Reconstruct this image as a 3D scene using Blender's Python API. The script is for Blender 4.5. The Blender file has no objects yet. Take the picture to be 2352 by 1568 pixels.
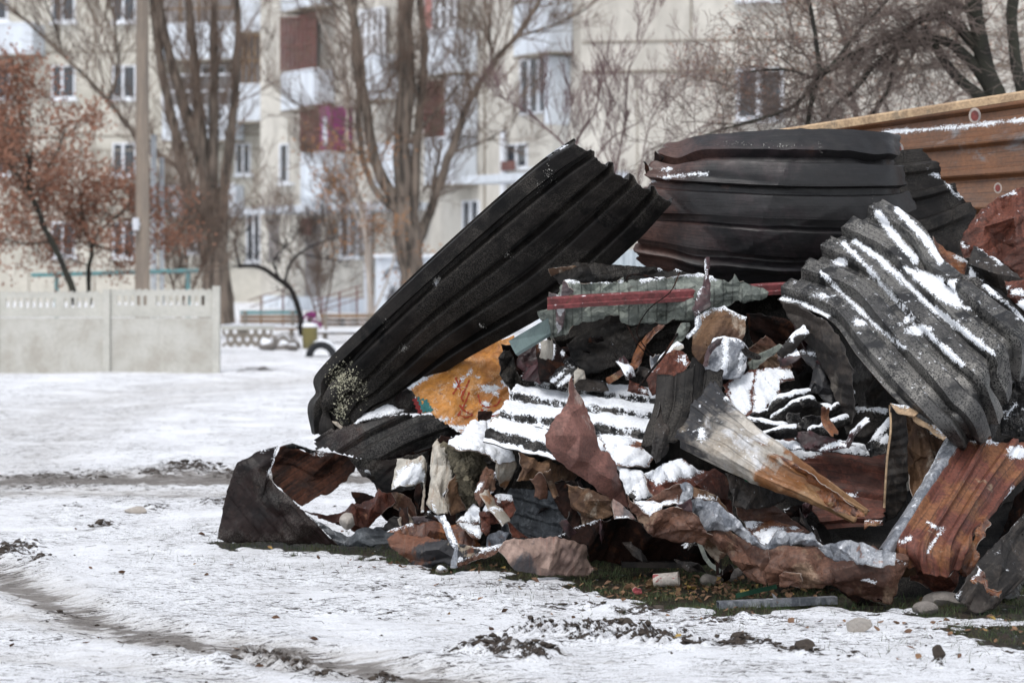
import bpy, bmesh, math, random
import numpy as np
from mathutils import Vector, Matrix
from mathutils.geometry import delaunay_2d_cdt

# ------------------------------------------------------------------ camera, world, sun, exposure
SC = bpy.context.scene
COL = SC.collection
FP = 2352 * 85 / 36.0          # focal length in sheet pixels (drawing is 2352 wide)
CH = 1.6                       # eye height
HY = 594.0                     # horizon row
cam_d = bpy.data.cameras.new("camera")
cam = bpy.data.objects.new("camera", cam_d)
COL.objects.link(cam)
cam.location = (0, 0, CH)
cam.rotation_euler = (math.radians(90), 0, 0)
cam_d.lens = 85
cam_d.sensor_width = 36
cam_d.shift_y = -(784 - HY) / 2352
cam_d.clip_start = 0.1
cam_d.clip_end = 3000
cam_d.dof.use_dof = True
cam_d.dof.focus_distance = 12.0
cam_d.dof.aperture_fstop = 3.1
SC.camera = cam

SUN_EL, SUN_ROT = math.radians(62), math.radians(205)
w = bpy.data.worlds.new("World")
SC.world = w
w.use_nodes = True
nt = w.node_tree
bg = nt.nodes["Background"]
sky = nt.nodes.new("ShaderNodeTexSky")
sky.sky_type = 'NISHITA'
sky.sun_disc = False
sky.sun_elevation = SUN_EL
sky.sun_rotation = SUN_ROT
sky.dust_density = 1.0
sky.air_density = 1.0
hs = nt.nodes.new("ShaderNodeHueSaturation")
hs.inputs['Saturation'].default_value = 0.26     # cloud cover: nearly colourless dome
nt.links.new(sky.outputs[0], hs.inputs['Color'])
nt.links.new(hs.outputs[0], bg.inputs[0])
bg.inputs[1].default_value = 0.15
sd = bpy.data.lights.new("sun", 'SUN')
sd.energy = 1.1
sd.angle = math.radians(25)
sd.color = (1.0, 0.97, 0.93)
sun = bpy.data.objects.new("sun", sd)
COL.objects.link(sun)
# light travels from the sky's sun direction
sdir = Vector((math.sin(SUN_ROT) * math.cos(SUN_EL), math.cos(SUN_ROT) * math.cos(SUN_EL), math.sin(SUN_EL)))
sun.rotation_euler = sdir.to_track_quat('Z', 'Y').to_euler()
SC.view_settings.view_transform = 'Standard'
SC.view_settings.look = 'None'
SC.view_settings.gamma = 1
SC.view_settings.exposure = 0.88

# ------------------------------------------------------------------ helpers
rnd = random.Random(7)

def W(x, y, d):
    return Vector(((x - 1176) * d / FP, d, CH - (y - HY) * d / FP))

def G(x, y):
    d = CH * FP / (y - HY)
    return ((x - 1176) * d / FP, d)

_perm = np.random.RandomState(3).permutation(4096)
_grad = np.random.RandomState(4).normal(size=(4096, 3))
_grad /= np.linalg.norm(_grad, axis=1)[:, None]

def pn(p):
    """3-D gradient noise, p (N,3) -> about -0.6..0.6"""
    p = np.asarray(p, float)
    i = np.floor(p).astype(int)
    f = p - i
    u = f * f * f * (f * (f * 6 - 15) + 10)
    r = 0
    for dx in (0, 1):
        for dy in (0, 1):
            for dz in (0, 1):
                h = _perm[(_perm[(_perm[(i[:, 0] + dx) & 4095] + i[:, 1] + dy) & 4095] + i[:, 2] + dz) & 4095]
                g = _grad[h]
                dd = g[:, 0] * (f[:, 0] - dx) + g[:, 1] * (f[:, 1] - dy) + g[:, 2] * (f[:, 2] - dz)
                wt = (u[:, 0] if dx else 1 - u[:, 0]) * (u[:, 1] if dy else 1 - u[:, 1]) * (u[:, 2] if dz else 1 - u[:, 2])
                r = r + wt * dd
    return r

def fbm(p, o=4):
    p = np.asarray(p, float)
    a, s, r = 1.0, 1.0, 0
    for k in range(o):
        r = r + a * pn(p * s + 17.3 * k)
        a *= .5
        s *= 2.03
    return r

def in_poly(P, poly):
    x, y = P[:, 0], P[:, 1]
    ins = np.zeros(len(P), bool)
    n = len(poly)
    for i in range(n):
        x1, y1 = poly[i][:2]
        x2, y2 = poly[(i + 1) % n][:2]
        c = ((y1 > y) != (y2 > y)) & (x < (x2 - x1) * (y - y1) / ((y2 - y1) if y2 != y1 else 1e-9) + x1)
        ins ^= c
    return ins

def dist_line(P, pts, closed=False):
    r = np.full(len(P), 1e9)
    n = len(pts)
    for i in range(n if closed else n - 1):
        a = np.array(pts[i][:2], float)
        b = np.array(pts[(i + 1) % n][:2], float)
        ab = b - a
        t = np.clip(((P - a) @ ab) / max(ab @ ab, 1e-12), 0, 1)
        r = np.minimum(r, np.linalg.norm(P - (a + t[:, None] * ab), axis=1))
    return r

def sdf(P, poly):
    d = dist_line(P, poly, True)
    return np.where(in_poly(P, poly), d, -d)

def tag(o, label=None, cat=None, group=None, kind=None):
    if label: o['label'] = label
    if cat: o['category'] = cat
    if group: o['group'] = group
    if kind: o['kind'] = kind
    return o

def empty(name, loc):
    o = bpy.data.objects.new(name, None)
    o.empty_display_size = .2
    COL.objects.link(o)
    o.location = loc
    return o

def mobj(name, verts, faces, mat, parent=None, smooth=True, solid=0, uv=None, recentre=True, sharp=None, rim=None):
    """one mesh object; its origin is put at the base centre of the mesh, or it shares the parent's origin"""
    V = np.asarray(verts, float).reshape(-1, 3)
    if parent is not None:
        c = np.array(parent.matrix_world.translation if parent.parent is None else parent.parent.location)
        c = np.array(parent['_o'][:]) if '_o' in parent else c
    elif recentre and len(V):
        c = np.array([(V[:, 0].min() + V[:, 0].max()) / 2, (V[:, 1].min() + V[:, 1].max()) / 2, V[:, 2].min()])
    else:
        c = np.zeros(3)
    me = bpy.data.meshes.new(name)
    me.from_pydata((V - c).tolist(), [], [list(map(int, f)) for f in faces])
    me.update()
    if uv is not None:
        ul = me.uv_layers.new(name="UVMap")
        li = np.zeros(len(me.loops), int)
        me.loops.foreach_get("vertex_index", li)
        ul.data.foreach_set("uv", np.asarray(uv, float)[li].ravel())
    if smooth and len(me.polygons):
        me.polygons.foreach_set("use_smooth", [True] * len(me.polygons))
        if sharp: me.set_sharp_from_angle(angle=math.radians(sharp))
    me.materials.append(mat)
    o = bpy.data.objects.new(name, me)
    COL.objects.link(o)
    if parent is not None:
        o.parent = parent
        o['_o'] = [float(v) for v in c]
    else:
        o.location = c
        o['_o'] = [float(v) for v in c]
    if solid:
        m = o.modifiers.new("thickness", 'SOLIDIFY')
        m.thickness = solid
        m.offset = 0
        if rim is not None:
            me.materials.append(rim)
            m.material_offset_rim = 1
    return o

def root(name, loc, label, cat, group=None):
    e = empty(name, loc)
    e['_o'] = [float(v) for v in loc]
    return tag(e, label, cat, group)

class MB:
    def __init__(s): s.v, s.f = [], []
    def add(s, vs, fs):
        n = len(s.v)
        s.v += [tuple(v) for v in vs]
        s.f += [tuple(i + n for i in f) for f in fs]
        return s
    def box(s, x0, x1, y0, y1, z0, z1, M=None):
        vs = [Vector(p) for p in ((x0, y0, z0), (x1, y0, z0), (x1, y1, z0), (x0, y1, z0), (x0, y0, z1), (x1, y0, z1), (x1, y1, z1), (x0, y1, z1))]
        if M: vs = [M @ v for v in vs]
        return s.add(vs, [(0, 3, 2, 1), (4, 5, 6, 7), (0, 1, 5, 4), (1, 2, 6, 5), (2, 3, 7, 6), (3, 0, 4, 7)])
    def tube(s, pts, rad, n=6, cap=True):
        pts = [Vector(p) for p in pts]
        if not hasattr(rad, '__len__'): rad = [rad] * len(pts)
        vs, fs = [], []
        for i, p in enumerate(pts):
            t = (pts[min(i + 1, len(pts) - 1)] - pts[max(i - 1, 0)])
            t = t.normalized() if t.length > 1e-9 else Vector((0, 0, 1))
            a = t.cross(Vector((0, 1, 0)) if abs(t.y) < .9 else Vector((1, 0, 0))).normalized()
            b = t.cross(a)
            for k in range(n):
                an = 2 * math.pi * k / n
                vs.append(p + (a * math.cos(an) + b * math.sin(an)) * rad[i])
        for i in range(len(pts) - 1):
            for k in range(n):
                fs.append((i * n + k, i * n + (k + 1) % n, (i + 1) * n + (k + 1) % n, (i + 1) * n + k))
        if cap:
            fs.append(tuple(range(n)))
            fs.append(tuple((len(pts) - 1) * n + k for k in reversed(range(n))))
        return s.add(vs, fs)
    def lathe(s, c, prof, n=20, M=None):
        vs, fs = [], []
        for (r, z) in prof:
            for k in range(n):
                a = 2 * math.pi * k / n
                p = Vector((r * math.cos(a), r * math.sin(a), z))
                vs.append((M @ p if M else p) + Vector(c))
        for i in range(len(prof) - 1):
            for k in range(n):
                fs.append((i * n + k, i * n + (k + 1) % n, (i + 1) * n + (k + 1) % n, (i + 1) * n + k))
        return s.add(vs, fs)
    def obj(s, name, mat, parent=None, smooth=False, **k):
        return mobj(name, s.v, s.f, mat, parent, smooth, **k)

# ------------------------------------------------------------------ materials
def newmat(name):
    m = bpy.data.materials.new(name)
    m.use_nodes = True
    return m, m.node_tree, m.node_tree.nodes["Principled BSDF"]

class NT:
    def __init__(s, t): s.t = t
    def n(s, ty, ins=None, **props):
        nd = s.t.nodes.new("ShaderNode" + ty)
        for k, v in props.items(): setattr(nd, k, v)
        for k, v in (ins or {}).items():
            if hasattr(v, 'links') or isinstance(v, bpy.types.NodeSocket): s.t.links.new(v, nd.inputs[k])
            else: nd.inputs[k].default_value = v
        return nd
    def math(s, op, a, b=0.5, c=None, clamp=False):
        nd = s.t.nodes.new("ShaderNodeMath")
        nd.operation = op
        nd.use_clamp = clamp
        for i, v in enumerate((a, b, c)):
            if v is None: continue
            if isinstance(v, bpy.types.NodeSocket): s.t.links.new(v, nd.inputs[i])
            else: nd.inputs[i].default_value = v
        return nd.outputs[0]
    def mix(s, f, a, b, mode='MIX'):
        nd = s.t.nodes.new("ShaderNodeMix")
        nd.data_type = 'RGBA'
        nd.blend_type = mode
        for k, v in ((0, f), (6, a), (7, b)):
            if isinstance(v, bpy.types.NodeSocket): s.t.links.new(v, nd.inputs[k])
            else: nd.inputs[k].default_value = (*v, 1) if k and len(v) == 3 else v
        return nd.outputs[2]
    def ramp(s, f, lo, hi):
        nd = s.n("MapRange", {0: f, 1: lo, 2: hi, 3: 0.0, 4: 1.0}, clamp=True, interpolation_type='SMOOTHSTEP')
        return nd.outputs[0]
    def noise(s, vec, scale, detail=6, rough=.6, dist=0):
        return s.n("TexNoise", {'Vector': vec, 'Scale': scale, 'Detail': detail, 'Roughness': rough, 'Distortion': dist}).outputs[0]

SNOWC = (0.84, 0.86, 0.90)

def metal(name, base, second, third=None, s1=4.0, t1=(.47, .55), t3=(.56, .62), s2=60, var=.4, lines=0, linew=.25, dots=0,
          dotcol=(.006, .006, .006), speck=0, speckcol=(.2, .19, .17), streak=0, streakcol=(.25, .24, .23), rough=.6, met=0.0, bump=.35, frost=0,
          along=0, vgrad=None, stain=.35, staincol=None, scratch=.25, seed=0, spec=.45):
    m, t, b = newmat(name)
    N = NT(t)
    tc = N.n("TexCoord")
    loc = N.n("ObjectInfo").outputs['Location']
    ob = N.n("VectorMath", {0: tc.outputs['Object'], 1: loc}, operation='ADD').outputs[0]
    ob = N.n("VectorMath", {0: ob, 1: (seed * 3.1, seed * 1.7, 0)}, operation='ADD').outputs[0]
    uv = tc.outputs['UV']
    big0 = N.noise(ob, s1, 9, .66, .5)
    big = big0
    if along:
        al = N.n("Mapping", {'Vector': uv, 'Scale': (15, 1.7, 1), 'Location': (seed * 1.3, seed * .7, 0)}).outputs[0]
        big = N.math('ADD', N.math('MULTIPLY', big0, 1 - along), N.math('MULTIPLY', N.noise(al, 1.0, 7, .65, .3), along))
    c = N.mix(N.ramp(big, *t1), base, second)
    if third:
        ob2 = N.n("VectorMath", {0: ob, 1: (5.2, 9.1, 3.3)}, operation='ADD').outputs[0]
        b3 = N.noise(ob2, s1 * 1.3, 9, .64, .7)
        if along:
            b3 = N.math('ADD', N.math('MULTIPLY', b3, 1 - along), N.math('MULTIPLY', N.noise(N.n("Mapping", {'Vector': uv, 'Scale': (11, 1.2, 1), 'Location': (9, 4, 0)}).outputs[0], 1.0, 7, .65), along))
        c = N.mix(N.ramp(b3, *t3), c, third)
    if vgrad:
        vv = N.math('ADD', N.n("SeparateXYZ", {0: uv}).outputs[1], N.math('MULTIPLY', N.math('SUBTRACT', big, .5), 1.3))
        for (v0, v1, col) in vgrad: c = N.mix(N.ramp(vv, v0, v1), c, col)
    st = N.n("Mapping", {'Vector': uv, 'Scale': (60, 7, 1)}).outputs[0]
    stn = N.noise(st, 1.0, 6, .65)
    if streak:
        c = N.mix(N.math('MULTIPLY', N.ramp(stn, .53, .72), streak), c, streakcol)
    med = N.noise(ob, 21, 6, .7, .3)
    if stain:       # run-off stains and soot blotches
        dr = N.noise(N.n("Mapping", {'Vector': ob, 'Scale': (16, 16, 2.6)}).outputs[0], 1.0, 6, .66)
        sc = staincol or tuple(v * .32 for v in base)
        c = N.mix(N.math('MULTIPLY', N.ramp(N.math('ADD', N.math('MULTIPLY', dr, .5), N.math('MULTIPLY', med, .5)), .49, .62), stain), c, sc)
    if speck:       # pale crazed speckle in patches
        v = N.n("TexVoronoi", {'Vector': ob, 'Scale': 150.0}, feature='F1').outputs['Distance']
        pk = N.ramp(N.noise(ob, s1 * 1.5, 4, .6), .42, .6)
        c = N.mix(N.math('MULTIPLY', N.math('MULTIPLY', N.ramp(v, .42, .6), pk), speck), c, speckcol)
    if dots:        # burnt blisters
        v = N.n("TexVoronoi", {'Vector': ob, 'Scale': dots * 1.0, 'Randomness': 1.0}, feature='F1').outputs['Distance']
        sz = N.math('MULTIPLY', N.noise(ob, 7, 4, .6), .78)
        c = N.mix(N.ramp(N.math('SUBTRACT', sz, v), -.02, .05), c, dotcol)
    fine = N.noise(ob, s2, 5, .72)
    fr_ = N.ramp(fine, .32, .68)
    k = N.math('MULTIPLY', N.math('MULTIPLY_ADD', fr_, var * 1.2, 1 - var * .6), N.math('MULTIPLY_ADD', med, .7, .65))
    c = N.mix(1.0, c, N.n("CombineColor", {0: k, 1: k, 2: k}).outputs[0], 'MULTIPLY')
    if scratch:
        s_ = N.noise(N.n("Mapping", {'Vector': ob, 'Scale': (9, 9, 90), 'Rotation': (.4, .9, .2)}).outputs[0], 1.0, 3, .6)
        light = tuple(min(.7, v * 1.5 + .05) for v in second)
        c = N.mix(N.math('MULTIPLY', N.ramp(N.math('ABSOLUTE', N.math('SUBTRACT', s_, .56)), .012, .002), N.math('MULTIPLY', N.ramp(med, .5, .6), scratch)), c, light)
    h = N.math('ADD', N.math('MULTIPLY', fine, .3), N.math('ADD', N.math('MULTIPLY', big0, .35), N.math('MULTIPLY', med, .18)))
    if lines:
        sx = N.n("SeparateXYZ", {0: uv}).outputs[0]
        ph = N.math('FRACT', N.math('ADD', N.math('MULTIPLY', sx, lines), N.math('MULTIPLY', N.noise(uv, 1.5, 2), .25)))
        ln = N.math('MULTIPLY', N.ramp(N.math('ABSOLUTE', N.math('SUBTRACT', ph, .5)), .13, 0.02), N.ramp(N.noise(st, .6, 3), .38, .55))
        c = N.mix(N.math('MULTIPLY', ln, linew), c, (.004, .004, .004))
        h = N.math('SUBTRACT', h, N.math('MULTIPLY', ln, .25))
    if frost:
        nz = N.n("SeparateXYZ", {0: N.n("NewGeometry").outputs['Normal']}).outputs[2]
        fz = N.math('MULTIPLY', N.ramp(nz, .35, .9), N.ramp(N.noise(ob, 25, 6, .75), .62 - frost * .2, .70 - frost * .2))
        c = N.mix(fz, c, SNOWC)
    t.links.new(c, b.inputs['Base Color'])
    t.links.new(N.math('MULTIPLY_ADD', med, .5, rough - .2), b.inputs['Roughness'])
    b.inputs['Metallic'].default_value = met
    b.inputs['Specular IOR Level'].default_value = spec
    bp = N.n("Bump", {'Height': h, 'Strength': bump, 'Distance': .022})
    t.links.new(bp.outputs[0], b.inputs['Normal'])
    return m

def plain(name, col, col2=None, scale=3, rough=.85, bump=.2, fine=30, bd=.02, met=0, stretch=(1, 1, 1)):
    m, t, b = newmat(name)
    N = NT(t)
    tc = N.n("TexCoord").outputs['Object']
    mp = N.n("Mapping", {'Vector': tc, 'Scale': stretch}).outputs[0]
    n1 = N.noise(mp, scale, 7, .62)
    n2 = N.noise(mp, fine, 5, .65)
    c = N.mix(N.ramp(n1, .38, .66), col, col2 or tuple(v * .7 for v in col))
    f = N.math('MULTIPLY_ADD', n2, .5, .75)
    c = N.mix(1.0, c, N.n("CombineColor", {0: f, 1: f, 2: f}).outputs[0], 'MULTIPLY')
    t.links.new(c, b.inputs['Base Color'])
    b.inputs['Roughness'].default_value = rough
    b.inputs['Metallic'].default_value = met
    b.inputs['Specular IOR Level'].default_value = .3
    if bump:
        bp = N.n("Bump", {'Height': N.math('ADD', n1, n2), 'Strength': bump, 'Distance': bd})
        t.links.new(bp.outputs[0], b.inputs['Normal'])
    return m

def snow_material(edge=False):
    m, t, b = newmat("thin_snow" if edge else "snow")
    N = NT(t)
    tc = N.n("TexCoord").outputs['Object']
    n2 = N.noise(tc, 70, 6, .7)
    c = N.mix(N.ramp(n2, .3, .7), (.60, .625, .67), (.80, .82, .85))
    t.links.new(c, b.inputs['Base Color'])
    b.inputs['Roughness'].default_value = .75
    b.inputs['Specular IOR Level'].default_value = .25
    # thins out to loose grains at its rim ('cover' is the distance inside the patch; a cap without it is solid)
    cv = N.n("Attribute", attribute_name='cover')
    cov = cv.outputs['Fac']
    g_ = N.math('MULTIPLY', N.math('SUBTRACT', N.noise(tc, 120, 4, .75), .5), 34.0)
    al = N.ramp(N.math('ADD', cov, g_), -1.0, 1.4)
    if edge: t.links.new(al, b.inputs['Alpha'])
    bp = N.n("Bump", {'Height': N.math('ADD', n2, N.math('MULTIPLY', N.noise(tc, 18, 4), 1.6)), 'Strength': .5, 'Distance': .01})
    t.links.new(bp.outputs[0], b.inputs['Normal'])
    return m

SNOW = snow_material()
SNOWE = snow_material(True)
M = {}
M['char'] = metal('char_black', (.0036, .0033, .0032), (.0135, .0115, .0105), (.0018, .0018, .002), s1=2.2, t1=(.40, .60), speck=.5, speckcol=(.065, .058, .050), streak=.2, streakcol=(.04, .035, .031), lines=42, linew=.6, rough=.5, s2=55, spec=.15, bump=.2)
M['charB'] = metal('char_brown', (0.0084, 0.0051, 0.0048), (0.0033, 0.0030, 0.0033), (0.0240, 0.0108, 0.0072), s1=3.2, t3=(.6, .68), speck=.25, streak=.35, streakcol=(.05, .038, .034), lines=42, linew=.6, rough=.5, s2=55, spec=0.15)
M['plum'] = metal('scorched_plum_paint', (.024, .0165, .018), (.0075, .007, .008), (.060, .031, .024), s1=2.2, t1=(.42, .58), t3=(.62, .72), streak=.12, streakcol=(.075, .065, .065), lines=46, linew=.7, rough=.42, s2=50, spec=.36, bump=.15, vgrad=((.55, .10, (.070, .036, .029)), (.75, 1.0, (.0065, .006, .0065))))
M['plumB'] = metal('sooty_brown_paint', (.017, .010, .0092), (.005, .0045, .005), (.045, .023, .016), s1=2.4, t1=(.42, .58), t3=(.60, .70), streak=.12, streakcol=(.06, .05, .05), lines=40, linew=.5, rough=.42, s2=50, spec=.18, bump=.15, speck=.2)
M['speck'] = metal('blistered_grey', (.115, .110, .102), (.050, .048, .046), (.010, .010, .011), s1=4, t3=(.52, .60), dots=95, bump=.15, streak=.2, streakcol=(.03, .03, .03), lines=36, linew=.6, rough=.42, met=.25, var=.25, scratch=.1, frost=.1, s2=70, spec=.45)
M['ash'] = metal('ash_black', (0.0132, 0.0126, 0.0126), (0.0042, 0.0042, 0.0048), (0.1020, 0.0960, 0.0900), s1=7, t3=(.60, .66), speck=.45, speckcol=(.16, .15, .14), streak=.5, streakcol=(.13, .13, .13), lines=34, linew=.6, rough=.6, frost=.3, spec=0.15)
M['rust'] = metal('red_brown_rust', (0.0978, 0.0306, 0.0187), (0.0527, 0.0179, 0.0119), (0.1615, 0.0723, 0.0425), s1=6, t3=(.60, .68), s2=75, var=.7, streak=.2, streakcol=(.03, .012, .009), rough=.62, frost=.05, spec=0.3)
M['pinkrust'] = metal('pinkish_rust', (.165, .075, .060), (.105, .046, .036), (.27, .21, .185), s1=3.2, t1=(.42, .60), t3=(.56, .66), s2=75, var=.5, streak=.25, streakcol=(.04, .02, .015), rough=.6, spec=.4, seed=2)
M['rustlines'] = metal('ribbed_rust', (.098, .031, .020), (.055, .020, .014), (.17, .10, .07), s1=4, t3=(.63, .7), s2=70, var=.55, lines=22, linew=.5, streak=.05, streakcol=(.03, .012, .009), rough=.6, stain=.12, spec=.35)
M['rustor'] = metal('orange_rust', (.165, .060, .022), (.070, .026, .015), (.26, .16, .085), s1=7, t3=(.58, .66), s2=60, var=.65, streak=.3, streakcol=(.03, .015, .01), rough=.5, spec=.5)
M['rustor2'] = metal('red_orange_rust', (.105, .034, .023), (.165, .068, .030), (.24, .165, .11), s1=4.5, t1=(.47, .60), t3=(.60, .68), s2=60, var=.6, lines=18, linew=.45, streak=.05, streakcol=(.035, .013, .01), rough=.6, stain=.12, spec=.35)
M['rustdk'] = metal('dark_rust', (0.0144, 0.0060, 0.0042), (0.0054, 0.0036, 0.0033), (0.0360, 0.0144, 0.0078), s1=6, s2=60, var=.6, rough=.8, spec=0.15)
M['rustdk2'] = metal('dark_orange_rust', (0.0450, 0.0165, 0.0090), (0.0165, 0.0075, 0.0053), (0.0300, 0.0263, 0.0135), s1=4, s2=60, var=.6, lines=24, linew=.5, along=.6, rough=.8, spec=0.2)
M['brown'] = metal('brown_rust', (0.0945, 0.0450, 0.0288), (0.0495, 0.0225, 0.0153), (0.1900, 0.1250, 0.0840), s1=3.6, t1=(.42, .6), t3=(.54, .66), s2=70, var=.6, rough=.5, spec=0.3)
M['tan'] = metal('rust_and_cream', (.12, .068, .038), (.055, .030, .019), (.26, .215, .17), s1=3.6, t1=(.42, .58), t3=(.52, .62), s2=60, var=.4, met=.1, streak=.45, streakcol=(.06, .03, .015), rough=.65, spec=.25)
M['heat'] = metal('heat_tinted_galvanised', (.34, .315, .28), (.19, .155, .115), (.46, .46, .47), s1=3.6, t1=(.42, .60), t3=(.53, .62), s2=60, var=.28, stain=.15, streak=.25, streakcol=(.11, .065, .035), lines=22, linew=.4, rough=.45, met=.15, frost=.1, seed=5, along=.18,
                  vgrad=((.26, .08, (.018, .018, .02)), (.50, .60, (.17, .072, .025)), (.82, .95, (.26, .15, .075))))
M['pink'] = metal('pale_scorched', (.29, .205, .17), (.19, .13, .112), (.075, .07, .075), s1=3.5, t1=(.42, .6), t3=(.52, .64), s2=55, var=.25, met=.1, streak=.4, streakcol=(.24, .07, .04), rough=.6, seed=3)
M['scorch'] = metal('rust_scorched_black', (.018, .018, .021), (.12, .045, .022), (.34, .28, .21), s1=4, t1=(.47, .53), t3=(.57, .62), s2=55, var=.35, met=.1, streak=.3, streakcol=(.2, .17, .14), rough=.5, seed=8)
M['silver'] = metal('galvanised', (.26, .27, .29), (.13, .14, .16), (.20, .115, .09), s1=9, t3=(.62, .67), s2=60, var=.45, streak=.5, streakcol=(.05, .05, .055), rough=.42, met=.3, frost=.2)
M['cream'] = metal('rusty_cream', (.38, .355, .31), (.28, .235, .185), (.19, .09, .04), s1=3.4, t1=(.42, .60), t3=(.56, .64), s2=60, var=.22, stain=.15, streak=.7, streakcol=(.15, .075, .035), rough=.6)
M['green'] = metal('grey_green_paint', (.135, .15, .13), (.075, .085, .075), (.04, .034, .03), s1=6, t3=(.62, .7), s2=60, var=.3, streak=.45, streakcol=(.07, .07, .06), lines=20, linew=.6, rough=.5)
M['teal'] = metal('teal_grey_paint', (.14, .19, .185), (.11, .15, .15), s1=4, s2=120, var=.15, rough=.5, bump=.1, stain=.2, scratch=0)
M['red'] = metal('faded_red_paint', (.165, .038, .040), (.10, .026, .026), (.10, .045, .03), s1=9, t3=(.60, .66), s2=60, var=.4, rough=.6, bump=.3, frost=.1)
M['orange'] = metal('ochre_paint', (.46, .19, .034), (.34, .13, .026), (.17, .055, .022), s1=7, t3=(.62, .68), s2=50, var=.3, rough=.6, bump=.3, speck=.3, speckcol=(.6, .45, .3), stain=.3)
M['maroon'] = metal('maroon_paint', (0.0440, 0.0160, 0.0184), (0.0200, 0.0104, 0.0112), (0.0960, 0.0600, 0.0544), s1=7, t3=(.62, .68), s2=60, var=.4, rough=.45)
M['mauve'] = metal('greyed_mauve_paint', (.10, .065, .068), (.055, .04, .042), (.27, .27, .28), s1=6, t3=(.54, .6), s2=60, var=.4, rough=.5, frost=.2)
M['plate'] = metal('grey_brown_plate', (0.0310, 0.0248, 0.0211), (0.0130, 0.0112, 0.0105), (0.0744, 0.0651, 0.0558), s1=5, t3=(.61, .69), s2=60, var=.5, streak=.35, streakcol=(.10, .085, .07), rough=.55, frost=.1, spec=0.25)
M['steel'] = metal('dull_steel', (.060, .067, .075), (.030, .034, .04), (.12, .13, .14), s1=9, s2=60, var=.4, streak=.5, streakcol=(.14, .15, .16), rough=.45, met=.2)
M['backor'] = metal('orange_brown_sheet', (.150, .064, .028), (.095, .046, .026), (.15, .14, .14), s1=1.8, t1=(.40, .62), t3=(.57, .68), s2=50, var=.3, streak=.05, streakcol=(.06, .028, .014), lines=24, linew=.5, rough=.5, bump=.12, stain=.12, spec=.4)
M['ovalred'] = metal('burnt_red_spot', (.16, .032, .026), (.10, .025, .022), s1=9, rough=.6, bump=.1)
M['ovalpale'] = metal('pale_scorch_ring', (.36, .30, .26), (.24, .21, .20), s1=9, rough=.6, bump=.1)
M['wood'] = metal('pale_plank_edge', (.40, .28, .17), (.30, .205, .125), (.22, .165, .11), s1=6, rough=.7, streak=.4, streakcol=(.15, .09, .045))
M['edge'] = plain('cut_metal_edge', (.34, .30, .27), (.20, .15, .12), scale=9, rough=.5, bump=0)
M['edge_dark'] = plain('sooty_metal_edge', (.085, .08, .077), (.03, .028, .027), scale=9, rough=.5, bump=0)
DARKM = ('char', 'plumB', 'charB', 'rustdk', 'rustdk2', 'plate', 'ash', 'plum', 'maroon', 'steel')
M['wool'] = plain('mineral_wool', (.15, .13, .09), (.07, .062, .045), scale=14, rough=.95, bump=.9, fine=90, bd=.02)
M['stone'] = plain('grey_stone', (.20, .18, .165), (.13, .115, .10), scale=6, rough=.9, bump=.7, fine=60, bd=.02)
M['palestone'] = plain('pale_stone', (.37, .34, .31), (.27, .24, .21), scale=6, rough=.9, bump=.6, fine=60, bd=.02)
M['clod'] = plain('wet_earth', (.035, .027, .022), (.06, .047, .037), scale=12, rough=.85, bump=.6, fine=60)

# ------------------------------------------------------------------ sheet builders
def to_px(V):
    V = np.asarray(V)
    return np.stack([1176 + V[:, 0] * FP / V[:, 1], HY - (V[:, 2] - CH) * FP / V[:, 1]], 1)

def vnormals(V, F):
    N = np.zeros_like(V)
    for k in (3, 4):
        T = np.array([f for f in F if len(f) == k])
        if not len(T): continue
        n = np.cross(V[T[:, 2]] - V[T[:, 0]], V[T[:, 1]] - V[T[:, 0]] if k == 3 else V[T[:, 3]] - V[T[:, 1]])
        if k == 4: n = -n
        n = -n if k == 3 else -n
        for j in range(k): np.add.at(N, T[:, j], n)
    L = np.linalg.norm(N, axis=1)
    N /= np.maximum(L, 1e-12)[:, None]
    # turn every normal to the side that is seen (towards the eye or up)
    view = np.array([0, 0, CH]) - V
    s = np.sign((N * view).sum(1))
    s[s == 0] = 1
    return N * s[:, None]

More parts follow.
